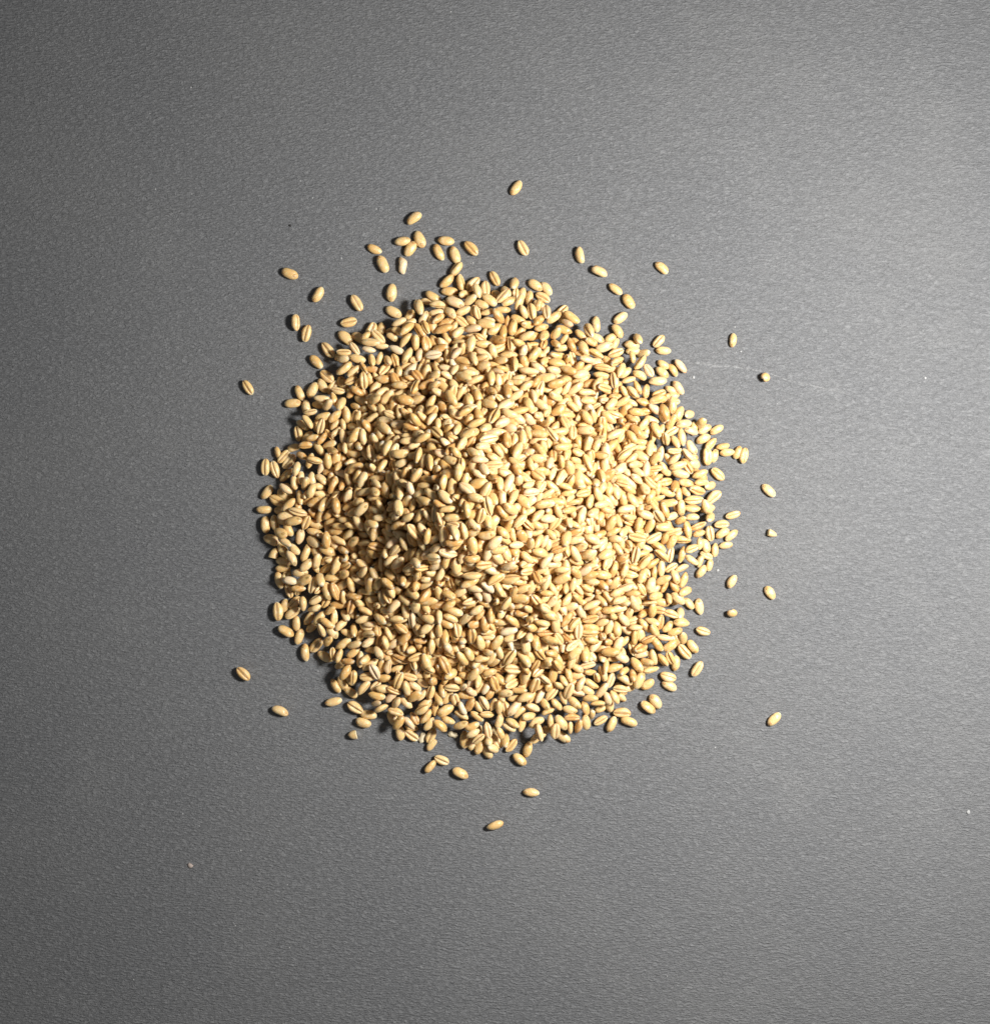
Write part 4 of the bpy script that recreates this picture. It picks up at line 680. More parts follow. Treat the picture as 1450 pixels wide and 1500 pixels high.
327,172,122,-54,-60,101,91, -46,-299,165,-81,-22,174,99, 149,176,209,135,58,71,105, 414,-251,91,-175,11,144,74, -592,-295,95,34,-7,109,111, -21,411,126,-130,-7,129,87,
365,125,105,115,-36,86,76, -224,363,166,-91,-71,71,86, 357,415,80,-64,-50,38,113, 467,334,73,-112,53,4,84, 379,-617,69,-45,-40,107,79, -452,347,108,79,-13,32,103,
-475,-427,85,176,-4,-28,98, -84,-252,187,-90,-33,16,74, -30,-503,82,-77,76,55,101, 165,435,99,-57,-28,-108,109, -110,303,181,-175,-7,-169,106, -308,202,145,144,-37,-47,91,
106,-573,87,-157,20,-164,97, 474,-193,96,-135,29,-121,103, -67,-407,102,-150,-6,149,89, -216,323,185,-154,-71,-175,104, 75,-549,105,152,70,-110,104, -487,536,80,43,-18,-58,82,
121,492,91,166,-23,-28,98, 345,130,127,13,4,-52,99, -208,-475,91,-117,-1,159,76, -162,-284,164,-160,46,67,95, 517,180,91,154,-6,-12,102, 542,-110,90,-169,10,66,105,
-309,164,165,-179,-28,-56,101, 308,-533,88,44,-22,85,98, 304,-579,78,-155,11,147,93, 351,193,112,-147,1,175,97, 391,345,85,-165,-16,-93,92, -453,288,86,169,-9,155,103,
-355,-346,110,-148,20,-53,97, 552,326,85,132,1,-129,94, -167,742,70,-176,25,132,106, -338,-44,168,-99,12,4,103, 671,262,64,-161,-18,-59,84, 411,-31,108,-176,-24,99,102,
329,610,87,-166,-19,-66,102, 98,255,189,-14,13,89,88, 120,698,70,-154,39,0,89, -256,687,79,36,-9,-66,87, 286,726,66,-65,0,-36,110, 498,-231,99,-35,-1,-10,103,
668,95,74,-150,-46,-103,95, 45,-127,254,136,-32,166,76, 690,-31,70,-138,-40,35,86, 254,-693,63,115,0,113,90, 320,-228,109,37,9,5,103, 405,-386,75,103,49,-178,94,
89,625,95,-129,35,-26,92, -516,-95,98,-54,-59,-25,91, -407,-458,94,-133,-34,-95,80, -124,217,238,88,24,20,82, 187,-184,176,-17,-76,152,104, -660,-183,84,-151,-14,77,93,
-89,-558,92,-104,-22,133,104, -102,465,112,-80,-43,130,89, 441,490,80,43,-2,-83,102, 39,-671,93,173,25,-174,98, 146,-416,120,-60,14,171,85, -208,-535,83,-134,-8,-33,104,
-136,668,84,151,-15,-136,95, -391,14,136,-56,-5,-60,83, 578,-272,86,160,4,76,103, -702,65,76,-62,59,75,89, 498,-376,86,-156,31,-108,88, -632,-89,84,68,-34,173,96,
286,418,86,-61,7,141,88, -268,-348,130,-160,-37,2,100, -153,-347,157,-133,18,-78,101, -434,126,115,151,-4,-95,103, 192,-302,145,-121,35,44,96, -530,162,102,-47,-11,30,96,
-199,-201,206,177,14,-50,101, -337,54,171,180,-5,68,78, 101,-397,126,73,44,-148,96, 41,-417,114,-71,-19,143,102, -348,73,194,-121,-1,-88,111, -235,-480,112,-171,9,104,110,
-122,-569,94,-29,41,-97,95, -125,547,91,-115,12,158,91, 425,91,107,-138,8,112,97, -437,324,103,-114,-33,33,97, 304,211,131,-137,46,133,91, -233,-302,158,75,42,-55,91,
-230,-74,238,119,-28,-67,90, 226,400,104,98,-19,-156,106, 271,-510,101,154,-1,-12,94, 415,373,79,86,25,-28,87, -524,-181,87,178,-3,-41,75, 422,-430,91,-160,-12,76,99,
-563,278,86,-85,-5,103,104, -469,-482,93,149,28,36,97, -264,-223,205,170,-10,-5,104, 417,-316,131,-76,-9,129,105, -94,-392,136,168,-80,-23,107, -356,352,114,132,-34,32,88,
-500,-304,92,-112,12,-115,93, -165,-400,136,153,6,-42,102, 335,214,133,173,12,113,94, -450,70,135,92,-20,166,110, 83,-261,186,-144,28,-18,79, 520,-466,79,-54,20,-88,92,
229,-539,102,112,0,126,103, -576,18,89,172,24,177,98, 183,558,104,157,-49,-128,82, 328,-467,95,-158,14,102,90, -307,-31,185,75,-9,-64,101, 404,232,97,-131,49,120,87,
128,461,97,-18,-21,-10,91, 312,-76,151,161,-86,127,95, 242,3,187,98,-27,13,92, 329,-99,138,-23,-24,-119,90, -371,452,82,-73,-9,-148,90, 33,497,103,151,7,-95,95,
71,279,191,177,-6,-143,77, 252,303,138,-161,3,-66,102, 297,-181,142,-45,21,141,82, -204,605,98,154,-18,16,101, 275,-387,104,-62,-26,78,107, -279,186,182,111,-70,48,92,
479,212,102,137,23,-12,105, 21,435,115,-122,-23,50,91, 124,-541,101,-130,26,68,87, -228,-557,94,-156,31,-126,93, -69,474,112,-81,8,81,88, 392,-170,87,97,13,-9,95,
553,-187,89,65,18,-128,107, -49,-383,128,-174,-21,61,95, -304,392,124,-166,12,127,100, 374,-492,93,-130,-13,-132,98, -49,-518,111,141,-6,121,87, -55,269,217,-71,6,86,90,
-133,152,273,7,-43,32,94, -112,-251,214,-38,-59,23,96, -10,-289,164,-135,-36,124,85, 176,267,173,71,11,-175,93, -254,296,132,-130,-65,-116,107, 44,-107,272,-62,50,30,94,
-87,-668,84,156,25,-36,82, 549,-42,77,-65,-54,-140,99, 126,-499,101,116,-47,180,109, -433,-67,141,135,-10,-26,101, -334,-148,166,-139,-29,161,105, -315,239,147,143,21,56,101,
-55,377,150,171,-38,111,89, -301,-558,102,44,-32,-73,100, -328,-447,102,-90,13,172,100, 346,-321,115,72,-19,38,96, -556,-169,102,-14,-74,-38,101, -425,-403,102,170,-73,-22,89,
-159,-653,88,-36,-7,173,92, 389,159,120,159,-21,-121,106, 334,89,145,13,32,40,88, 259,18,166,94,7,10,77, 443,360,99,-25,-7,161,109, 414,-223,93,-70,-38,-70,79,
410,456,70,-109,32,-30,92, -282,-257,165,-173,11,93,103, 360,-175,109,-136,-12,-32,94, 385,0,129,-99,-74,130,98, -278,-18,230,155,39,74,109, -458,-38,108,173,34,82,98,
194,-479,90,-50,-19,14,90, 264,-292,158,-30,-76,20,97, 223,251,146,104,-75,97,75, -189,679,85,-109,8,-160,109, 646,-323,71,-118,46,101,85, -598,-117,87,138,9,-56,89,
-472,-149,127,109,-8,-179,94, -119,375,174,160,-17,138,85, 152,-316,162,145,-42,-46,105, -411,494,91,-152,7,0,96, -589,64,96,-135,18,-123,82, -539,123,121,-64,-6,-68,101,
554,-378,70,128,35,32,91, -107,-101,310,-84,-42,-24,110, -334,477,95,57,-12,-62,91, 64,-637,82,9,-31,-153,98, -565,-214,68,-144,-23,-118,95, 603,87,93,-169,-15,82,98,
266,569,78,-42,-69,58,92, -486,30,119,-162,23,-57,107, -239,40,239,-82,0,-118,93, 249,-392,121,-140,7,137,94, -449,428,96,135,-9,-164,91, 120,162,220,-112,-3,131,80,
-19,379,167,111,-78,-120,91, 482,-277,122,69,3,-161,106, -96,-428,103,-135,20,-98,88, 254,-625,90,141,-22,-57,80, -416,-221,115,-62,-56,-9,96, 56,444,101,-129,18,-175,103,
-378,247,105,86,-47,93,81, -7,-518,98,-87,17,-129,99, -213,54,257,-149,-2,-82,92, -299,-408,96,-77,52,104,89, 537,287,89,-126,-26,-14,100, -518,256,75,46,-6,-48,88,
62,-407,135,-152,25,53,105, 132,366,147,142,-49,170,107, 479,447,76,-105,-5,117,84, 538,207,99,140,-25,-29,111, 52,580,102,-92,4,178,100, -221,125,245,-132,30,-172,83,
416,-90,105,-70,23,46,93, -171,443,113,9,17,69,99, 283,-92,169,-51,-38,151,108, -528,-48,102,159,22,-74,98, 215,429,95,138,18,12,105, 412,-575,83,-89,-28,-100,91,
-642,-8,87,-105,-1,-117,107, -41,622,97,-133,-10,178,103, 94,-158,234,-157,-44,130,94, -3,-634,96,-13,26,-71,102, -461,262,100,-166,35,-56,105, -507,-393,71,97,-57,90,74,
196,246,153,93,-7,69,101, -377,159,151,61,-10,174,93, -207,295,165,-142,83,-20,96, -647,-250,78,171,-49,-71,108, -105,-318,167,133,8,22,96, 338,445,92,-69,15,4,101,
276,-266,125,-117,26,106,107, -456,-291,90,143,-37,-103,75, -101,258,211,168,-23,-19,85, -209,523,117,-66,0,-66,104, 171,131,210,-138,-6,179,99, -251,65,226,46,6,-121,98,
-374,-487,111,147,15,-142,90, 497,29,89,42,-15,161,87, 628,6,101,-106,-3,111,95, -303,-317,145,92,12,-86,102, 43,188,228,-163,26,-25,110, -252,-607,80,156,-21,103,87,
-316,11,198,47,2,-28,92, -18,-594,102,173,1,-165,86, -289,-198,188,-147,-53,120,104, 238,-337,135,-172,-24,37,109, 483,-143,95,-100,76,116,95, -150,-502,107,131,30,139,102,
-438,225,103,-149,0,-80,79, -605,-37,93,50,-25,19,97, 135,11,253,-48,-64,121,84, -174,-264,180,103,-40,-12,95, 334,396,92,22,-18,102,94, -29,-57,312,89,10,-160,104,
276,-136,150,-39,28,0,103, -94,576,104,114,7,-159,96, -645,121,72,-119,15,136,94, 524,370,97,138,11,-7,103, 564,14,88,-176,55,-154,78, -41,-441,114,-87,-31,108,112,
365,305,97,-107,-30,25,81, -561,-317,91,-116,-20,92,85, -285,433,93,98,-11,123,85, -279,583,89,172,-17,-98,89, 11,-301,175,111,11,-105,94, -354,375,100,-162,23,-49,90,
-309,-178,166,-114,28,-164,105, -350,-509,96,-111,16,130,96, 138,-202,224,-153,3,-50,107, -34,700,82,-162,-12,-10,109, 61,215,231,153,-24,166,93, 678,172,86,171,3,17,100,
585,-191,76,-100,8,34,92, 340,-406,86,-104,-53,24,85, -286,-46,212,136,-13,-152,95, 54,-606,92,75,-15,-122,93, -4,-442,137,146,-9,117,94, -301,-480,91,13,-63,120,102,
-119,601,106,116,43,-92,95, -429,-186,110,86,-42,-146,100, 481,241,92,-78,49,-96,86, 134,42,262,-153,55,-131,93, -508,352,81,162,-15,75,77, 14,729,77,-153,-26,127,110,
81,539,91,-81,-53,178,98, 589,-541,67,-115,17,-75,101, -64,240,238,156,11,-19,89, 303,46,160,-78,-26,-130,97, 237,-94,180,141,15,-90,93, 450,-39,110,81,-1,107,103,
-715,-342,63,-115,0,-87,93, -6,334,181,-124,-22,-63,102, 188,87,202,107,-10,159,80, 185,-621,103,-55,-20,140,89, 113,-687,88,-116,1,-160,108, 110,-364,132,120,25,6,93,
-481,-546,81,171,-43,-140,92, 304,-323,117,-117,12,-123,108, 382,-383,99,-169,71,-133,105, 298,312,125,76,6,-62,92, -155,545,106,-116,-1,101,86, 272,-186,161,-95,-6,55,107,
-58,-583,101,-177,-45,52,91, -341,-325,131,23,-27,-76,98, -224,-215,221,-100,-25,130,92, -621,-103,112,164,-10,91,110, 265,-59,184,146,3,4,87, 500,193,116,-116,2,44,95,
106,51,275,52,51,-92,95, -452,387,103,106,35,143,94, 368,-209,112,173,-3,-161,75, 510,0,101,-8,-17,96,89, -451,209,122,-151,-4,115,100, 160,287,190,10,-20,-42,92,
545,63,93,158,9,113,99, -250,-9,241,-135,15,-64,90, -23,-361,153,41,8,-95,92, -419,123,142,-162,20,-78,101, 345,-132,98,-52,43,76,104, -413,-335,102,80,-44,-30,108,
533,240,94,81,3,-178,84, -122,-479,109,-64,43,87,105, 259,374,110,-166,20,169,104, -102,-81,332,-140,-5,170,91, 7,186,247,-45,16,125,92, -423,-102,143,158,59,90,88,
-273,-453,114,142,7,26,92, 381,-231,98,65,10,-134,96, 279,64,199,-59,6,-133,106, 405,71,122,171,-3,127,86, -357,436,106,73,16,-151,110, 20,-255,195,-169,-16,153,92,
-175,52,289,24,-10,90,84, 277,-444,91,-72,36,84,107, -142,-262,219,-169,-33,77,110, -602,-244,88,103,0,1,95, -259,237,211,-95,-67,48,105, 39,-515,107,90,-39,12,89,
-250,514,108,-154,-20,85,107, -256,-55,215,142,-33,82,75, -191,-453,123,155,-31,12,107, -265,419,116,133,-40,-108,94, -523,218,94,-158,-13,-13,103, 217,-69,202,-123,-6,-79,102,
216,-497,116,99,3,-38,100, 61,-465,112,171,-45,1,89, -207,562,91,106,-68,7,96, 414,-51,132,141,1,-119,103, 205,-341,148,-139,11,-94,104, -176,513,96,-62,21,-77,92,
534,-71,95,143,40,-3,76, 285,-209,135,-81,-16,-165,96, 14,434,144,160,18,100,95, 158,-243,226,-61,62,-108,91, 361,171,135,-52,4,32,97, 164,333,158,132,-1,90,102,
-330,48,218,-118,-59,118,101, -198,400,146,-86,-15,-45,93, 67,-579,111,4,8,-4,107, -217,-281,173,67,18,130,100, 441,85,132,-171,-5,-102,94, -125,-423,138,142,-3,-112,98,
-495,318,107,123,14,117,84, -288,250,168,-84,-9,-31,84, 426,-200,94,84,14,-32,95, 316,-396,98,29,-28,66,92, 85,169,240,136,-6,16,105, 306,399,110,-157,-12,108,102,
131,191,234,-163,-29,-90,104, -468,-11,118,169,25,-173,101, -314,210,172,30,-2,48,95, -304,-509,105,-142,-53,-166,93, 299,7,174,176,-5,150,79, -24,-23,326,-30,26,130,99,
-498,-252,113,41,-12,154,103, -389,-172,129,-138,-44,53,105, -122,-212,240,-124,-10,92,98, -337,-395,111,101,-42,127,106, -477,223,98,-37,-24,-72,110, 446,-295,146,-121,7,26,92,
104,324,177,149,61,110,91, -216,-115,261,-133,69,-94,105, -665,37,88,-156,4,-158,97, -138,343,165,-154,-50,111,76, 230,-38,188,-135,30,140,89, 505,344,105,81,-33,-37,93,
-230,-625,94,-164,-69,121,100, 125,435,112,88,-28,-13,102, 233,330,114,112,46,-109,98, 120,-343,143,-154,-29,-44,76, -532,-347,93,-23,7,76,105, 22,-320,204,-6,33,180,95,
86,488,109,166,3,-144,106, 230,-148,178,12,46,-17,98, 437,209,113,14,10,-65,86, -479,-114,127,112,-25,5,106, -192,311,204,-159,33,41,106, 45,-158,248,-150,23,-143,89,
245,143,197,-159,-16,-162,85, 189,-544,77,-104,-60,133,93, 163,491,96,-71,14,-108,96, 357,-473,114,163,-7,164,91, 17,290,195,127,0,-8,106, -566,97,103,-86,58,81,92,
459,-237,104,-101,19,-58,80, 138,331,168,90,-11,-97,96, -388,-301,108,161,-4,-98,93, 188,243,180,115,16,-171,92, 190,-452,110,-99,-15,60,96, -453,162,128,148,22,145,97,
583,-367,88,-154,-26,86,94, -483,-394,97,-75,10,18,113, -10,258,236,-124,-12,-89,106, -419,41,139,-43,-12,-121,98, -84,220,248,-1,-2,-33,92, 732,-179,62,-159,0,-35,86,
269,538,66,161,-31,-145,78, -323,348,126,-72,24,83,97, -367,487,102,51,2,112,104, 471,410,90,-89,-6,34,99, -39,583,111,136,1,147,104, 127,610,86,-39,26,112,76,
288,75,170,-164,2,62,102, 605,-16,103,-51,-34,129,108, -344,147,183,179,37,134,105, -282,160,195,137,-10,-8,99, -418,283,106,-131,3,19,97, 361,-108,137,67,-54,-109,100,
515,-336,110,-124,19,-62,110, 83,-4,270,151,-8,-113,77, -50,356,171,-156,57,-10,97, -295,-129,184,-67,-37,-109,106, 152,-157,213,-161,13,-83,76, -551,-200,105,17,-45,28,99,
-396,332,105,-124,-7,115,101, 80,94,275,114,2,-74,104, 216,11,202,107,-10,34,99, 435,-67,119,-72,53,111,84, -495,-46,115,-145,34,-113,104, -344,-25,192,-136,20,-164,86,
513,-207,95,116,4,-19,78, -63,-372,158,-178,-7,79,96, 261,491,101,130,52,15,100, -200,-500,109,144,16,-103,100, -359,-417,119,53,-1,-62,98, -440,-270,126,166,-38,-71,105,
-24,-324,174,81,-4,55,91, 202,-280,164,114,-24,163,96, 273,219,132,-81,-43,-93,94, -108,-608,87,-176,7,-16,91, -233,-491,143,74,10,-93,100, 421,312,106,-29,-28,-65,108,
282,-556,100,53,-17,73,97, 193,-563,103,-171,10,-177,104, 194,407,127,165,-49,-6,106, -70,-419,130,-81,56,-120,91, -15,485,104,147,-7,-112,90, -186,-415,152,-66,63,-168,88,
-560,-140,108,-95,-47,-29,93, -94,-480,101,64,-72,-13,93, 380,476,96,55,8,57,97, 77,-88,251,-63,24,75,80, -187,153,282,143,-59,-53,105, 95,-441,134,102,40,85,103,
520,300,109,153,18,127,93, -266,-172,195,-103,-9,-61,108, -532,-269,110,87,23,-72,103, -520,64,108,-140,-32,-68,86, 386,-344,102,-177,-56,79,93, -1,-354,171,-159,-15,95,89,
-219,462,118,170,1,59,112, 105,588,95,-120,-18,76,102, -330,-492,111,-72,-21,-106,84, -180,-258,214,162,-55,-6,105, -468,-294,120,85,5,173,100, 79,-513,108,-72,12,144,96,
218,526,97,-134,16,-9,96, -433,-438,100,43,51,103,98, -442,13,132,23,31,121,76, -107,438,126,101,21,-108,80, 257,644,65,111,26,-131,75, 370,390,88,9,-26,28,82,
459,-490,89,180,0,64,100, 520,-428,95,103,7,0,84, 537,12,90,-132,-12,-98,97, -269,127,217,145,-12,88,109, 26,-98,307,175,51,-166,93, 558,-15,85,51,-26,3,80,
-347,-116,168,-160,0,21,85, 281,-27,186,56,-43,-114,104, -7,411,152,96,22,150,76, -409,-296,130,105,15,-93,104, -381,234,134,-126,-4,123,103, -149,59,300,160,19,86,100,
-161,489,113,-131,-39,27,85, -83,388,171,-161,-59,-6,107, 294,278,136,-151,-26,46,88, 380,-144,117,-179,-13,109,103, -421,-28,148,-140,-19,156,85, -399,-393,119,-132,3,-61,96,
-21,208,259,-156,-20,-72,109, -525,-311,109,-123,24,169,87, -292,-364,142,-91,-39,53,89, -544,33,115,-140,-14,109,99, 519,-158,109,34,13,-101,102, 324,35,168,-88,-56,71,84,
-141,323,199,118,-34,-57,107, -424,-204,140,148,-5,-147,100, 89,402,141,148,-3,-11,105, 114,129,284,124,66,-109,111, 406,413,91,-50,-55,-179,94, 45,-202,224,-44,26,-61,79,
138,129,235,127,-18,117,99, -80,-598,115,140,-25,53,100, 237,-211,188,-175,-40,-114,89, -89,620,111,139,22,80,110, -500,78,121,-102,31,-62,95, 186,365,127,-171,-38,135,91,
-177,-367,165,176,9,-75,110, 59,-87,289,-113,44,-16,98, -303,310,141,105,-8,120,79, 416,261,118,-103,10,-86,90, -93,-526,111,65,21,-2,86, 173,-23,210,-178,-53,-149,78,
312,-361,115,147,26,42,94, 85,490,134,-164,-5,9,79, -6,-289,199,-25,-21,-33,95, 153,-384,137,-36,-6,42,103, 438,167,122,-178,6,-82,92, -80,538,95,161,39,-65,110,
420,23,124,-153,-44,143,105, 497,-36,103,-21,-27,161,93, -540,-82,113,98,39,-130,108, -53,1,333,-69,-33,53,101, -533,257,100,118,26,105,96, -502,-205,113,103,13,10,103,
16,-514,126,-117,16,-74,97, 438,-120,107,-165,27,-37,87, 477,5,113,-68,-30,27,106, 355,-265,122,58,45,100,103, 265,352,140,-64,-30,178,107, 262,-241,142,67,5,21,91,
476,-332,103,149,-51,-19,97, 434,-211,123,-66,-8,73,106, 495,235,118,5,19,22,96, -191,-149,256,89,5,-89,109, -416,443,109,-153,-30,-148,100, -304,361,141,70,25,-48,84,
-386,-203,144,18,11,46,81, -168,283,212,-150,9,65,104, 310,-488,108,145,6,119,88, -397,137,162,-92,33,-33,99, 466,188,118,89,-50,46,85, 118,251,204,-125,32,-67,75,
-226,581,111,-20,14,-172,102, 74,56,290,-44,-33,101,103, -228,1,263,-10,-3,53,97, -555,-231,108,164,59,-125,106, -424,84,153,139,-47,180,100, -224,-432,121,-123,66,-110,103,
-610,-2,106,77,1,-131,104, 228,475,105,-129,-20,152,95, 341,175,158,-160,-1,-126,104, 72,385,164,-52,-1,-175,105, -248,-149,214,-80,-35,-36,102, 251,82,206,155,-35,-10,96,
-398,-67,157,-111,36,84,99, 156,-509,113,-129,4,-98,103, -130,122,285,173,7,37,94, -168,-565,84,65,-13,9,85, -301,436,119,-177,33,167,106, 75,146,265,-139,-9,123,107,
-501,-5,127,167,41,94,85, -239,-368,145,178,-6,-158,89, -306,187,195,-117,-24,-25,74, 183,-428,131,125,8,65,93, 66,-441,141,148,-40,40,90, 543,116,73,85,41,147,94,
-28,314,203,-178,-10,-4,103, 357,111,151,134,-6,145,89, -255,112,242,-137,23,-93,97, 1,535,116,-139,-1,-28,102, 351,-393,123,-4,-14,15,103, -553,237,106,83,13,93,76,
118,-319,171,174,-77,143,101, 22,559,110,145,-43,-2,100, 297,457,105,92,13,-142,113, 405,-228,124,125,-38,81,91, 372,277,106,-137,14,-31,104, 23,318,209,6,33,42,97,
-206,-357,157,-108,-9,-90,84, 312,-137,159,-155,-31,112,107, -78,-239,211,15,29,164,76, 372,-268,96,62,40,153,82, -422,-152,141,20,-6,9,101, -329,-462,131,-121,11,-132,107,
-325,104,203,-109,-35,-104,92, 15,-16,298,124,16,62,89, -177,-112,279,47,-28,-42,107, 396,-458,102,-45,-76,-56,94, 108,-574,121,-83,-6,125,91, 338,-64,154,-165,-2,-48,93,
85,-411,155,-103,41,-16,96, 225,80,222,-118,-22,-82,107, -194,382,173,166,-9,-13,92, -471,-44,138,-100,6,65,85, -35,-410,139,164,-35,164,81, -93,-352,174,-100,24,24,96,
15,635,98,172,37,174,97, 351,375,112,-167,52,-52,112, 242,-371,145,179,-14,124,84, -89,-292,183,13,-34,10,77, -285,-75,245,-40,-28,-22,112, 160,532,120,141,10,-34,104,
428,-516,106,132,12,-178,111, -263,-264,188,131,27,-30,101, 252,-492,122,-104,-30,-106,97, 526,-94,114,-6,6,169,104, -48,-474,120,-142,56,-90,92, 128,286,200,152,-18,-74,101,
196,-93,222,178,-5,174,83, 387,113,125,169,36,-33,93, -308,490,102,74,32,-19,94, 628,368,93,159,0,-71,106, -529,-7,117,-150,-49,172,96, -75,-171,279,173,36,-113,103,
-90,143,292,47,-30,-147,96, 264,196,173,-7,34,6,90, -469,315,121,-109,-30,128,104, 35,-555,108,48,11,46,84, -369,-365,133,82,6,-130,94, 109,552,106,173,-38,108,107,
-499,-342,98,-161,45,-53,96, -261,-542,99,-151,1,13,89, -279,-495,112,117,-20,118,91, 219,-173,188,-53,-15,152,93, -210,229,224,43,-20,33,92, 307,249,129,109,-20,-158,104,
184,-58,232,145,-11,-94,93, -190,-188,231,-11,1,-53,100, -44,-316,190,-106,24,-139,99, -254,457,123,129,25,83,103, 231,-565,129,62,43,-50,109, 255,-231,174,-77,48,141,104,
-501,243,118,-91,-71,-54,102, -16,-540,120,132,-30,50,100, -370,313,127,-70,-13,58,113, -309,74,219,-95,59,82,86, -181,351,186,-145,-58,-136,98, 28,-227,217,-144,-18,110,100,
92,442,126,-133,-5,95,98, -129,-397,158,-25,-40,-36,99, -163,-600,100,-168,-43,-150,107, -668,192,89,65,11,-16,93, 250,-445,110,-80,7,-120,95, -149,596,109,-28,-13,-113,94,
-4,441,162,10,-32,-58,97, 271,524,109,-83,20,158,104, -487,488,89,-1,10,-86,104, -96,199,257,143,25,161,83, 470,333,115,-13,-76,167,98, -124,75,311,-85,-7,-66,98,
-117,555,124,64,-21,-17,110, 197,-306,173,-12,30,0,82, -232,407,154,-160,-33,47,94, 300,-426,103,179,0,151,78, 457,127,132,-149,-10,-11,95, -209,436,142,-116,-20,174,102,
131,-341,174,-98,33,-129,75, -70,-451,133,148,-19,49,90, 166,-165,240,-103,-30,51,104, -151,160,297,-166,-9,81,110, 416,141,121,-67,-23,94,85, -81,517,122,-133,-4,-26,108,
253,-15,205,-132,19,15,86, -411,9,155,42,22,-131,87, -513,160,130,179,8,28,108, -421,-392,140,-142,-31,-34,106, -235,-324,173,171,-50,68,94, 35,-472,117,100,-20,92,90,
35,-388,133,129,40,35,86, -249,79,255,161,-12,-149,102, 164,87,229,97,-6,7,105, 130,-221,244,-88,14,-60,85, -370,398,128,176,-2,-103,103, 141,-478,131,-129,26,49,94,
72,197,244,-41,-16,177,77, -386,-254,130,-125,-66,75,81, 333,-205,127,178,31,37,100, 396,-409,101,-166,-27,19,92, 194,18,228,133,-58,32,106, -387,196,149,150,-19,178,100,
63,-12,291,125,-19,-27,98, -449,-321,122,-172,0,8,88, -225,-254,206,44,-31,-8,100, -251,-431,136,159,54,133,101, -529,22,139,164,-5,-154,95, -412,-187,166,46,14,94,103,
431,46,146,143,22,-55,90, -461,-13,157,-89,32,105,105, -403,58,164,127,9,74,105, -570,-51,115,-96,-5,-1,100, -142,276,231,105,-27,-83,92, -80,-379,181,-159,-13,6,98,
353,-429,103,136,-4,171,107, 66,-211,251,153,-36,14,89, -136,-57,308,116,-13,80,99, 21,-276,215,169,-24,165,101, -417,308,124,110,-13,16,95, 43,161,249,170,4,-81,84,
363,256,134,28,9,48,102, 54,445,134,-174,18,47,101, -523,288,98,147,38,-16,77, 554,-9,115,160,10,-22,100, 382,57,130,91,-32,62,77, -48,180,278,-119,-5,-12,108,
529,139,88,162,19,11,94, 349,284,143,123,51,-172,100, 134,475,122,-165,1,162,105, -203,-579,95,51,-62,123,105, -125,284,208,37,33,-166,95, -75,-511,127,-77,3,132,86,
-47,562,129,-44,37,-161,102, -352,294,155,145,-11,-31,84, -178,576,108,-72,-13,91,85, -55,-50,335,154,46,79,111, -286,-164,221,165,8,114,107, 573,57,111,-160,10,66,98,
210,-200,204,-168,15,-150,108, 313,355,127,101,-32,-131,95, 441,-261,116,116,26,-124,103, -178,-192,264,169,35,-118,100, 222,-393,148,-99,-19,144,105, 44,31,301,-139,7,71,106,
270,412,107,124,17,121,93, -300,467,112,27,19,-9,94, 427,-171,119,170,56,-149,80, -110,104,306,8,4,-56,97, 150,-564,109,-1,31,-121,93, -406,-106,174,-83,-21,148,92,
330,-341,134,115,-29,135,97, -324,-5,218,-42,10,176,100, -382,-320,136,-143,2,79,110, -159,-546,106,-117,-13,1,95, -200,213,250,-118,-5,-37,100, 243,393,130,172,7,46,108,
-632,28,107,122,-32,-118,105, -362,246,154,42,18,75,105, 205,333,134,150,23,-69,105, -105,-279,202,-114,-5,15,98, 469,48,138,-156,-9,114,109, 323,-250,129,8,1,31,96,
189,495,126,164,-11,6,106, 463,-14,129,-60,-24,107,77, -606,-180,87,-132,28,-1,82, -71,-102,299,-74,3,-98,92, -274,375,148,-120,-21,-123,96, -67,327,209,83,-17,-110,102,
-218,-53,253,180,21,102,95, 255,-122,190,-147,-28,99,96, -358,-83,177,177,20,109,98, 181,-407,153,-145,-20,-154,86, -290,-534,119,-10,9,20,98, -84,423,140,129,19,43,81,
106,231,218,170,18,-178,104, 130,-527,127,126,15,-73,97, 254,284,163,-117,-17,109,94, -478,-230,119,171,-24,167,97, -72,-221,228,-93,25,42,75, 402,210,126,-10,-42,93,87,
-51,94,318,-159,-8,-70,108, -178,-399,188,-178,-11,-38,105, 225,-461,130,90,-4,-39,92, 505,276,119,124,2,128,100, 83,-489,129,12,-22,-2,96, -537,80,124,25,59,-158,87,
128,359,185,127,-6,39,99, 97,528,118,-47,-1,-51,74, 64,-240,227,-167,43,-134,96, 30,373,176,-41,24,-179,86, -272,-324,159,11,17,33,104, -442,267,133,127,-57,101,101,
-298,-394,121,-116,-50,-1,77, 13,221,237,-97,-70,174,94, -169,-67,283,160,-47,0,79, -285,-119,223,-82,-48,-178,110, 495,108,112,161,-6,136,106, 394,-33,149,164,62,99,104,
230,122,221,-69,20,147,93, 195,451,113,-157,-13,180,91, 464,-115,118,136,-29,100,90, 84,-382,152,-166,19,167,90, 391,-196,130,31,47,38,95, -297,283,163,-11,67,-69,103,
-466,34,147,-127,64,55,110, -115,-307,190,158,-6,-20,85, -2,-75,321,-168,52,-17,99, -389,377,108,-84,7,120,91, 86,341,189,-147,26,-148,89, 277,311,155,162,-2,-79,106,
-397,423,120,-132,-12,48,105, 383,-290,125,-164,57,0,80, 309,-44,170,104,-34,-119,89, -375,279,141,-144,55,-59,85, 102,378,186,-139,3,31,100, 432,-71,153,142,-4,28,101,
430,402,101,177,-20,-130,96, 385,366,106,73,8,66,87, -672,-359,65,115,15,-159,94, 315,190,168,135,-27,51,103, -271,-472,134,-138,-13,176,85, -87,456,146,-41,35,-8,98,
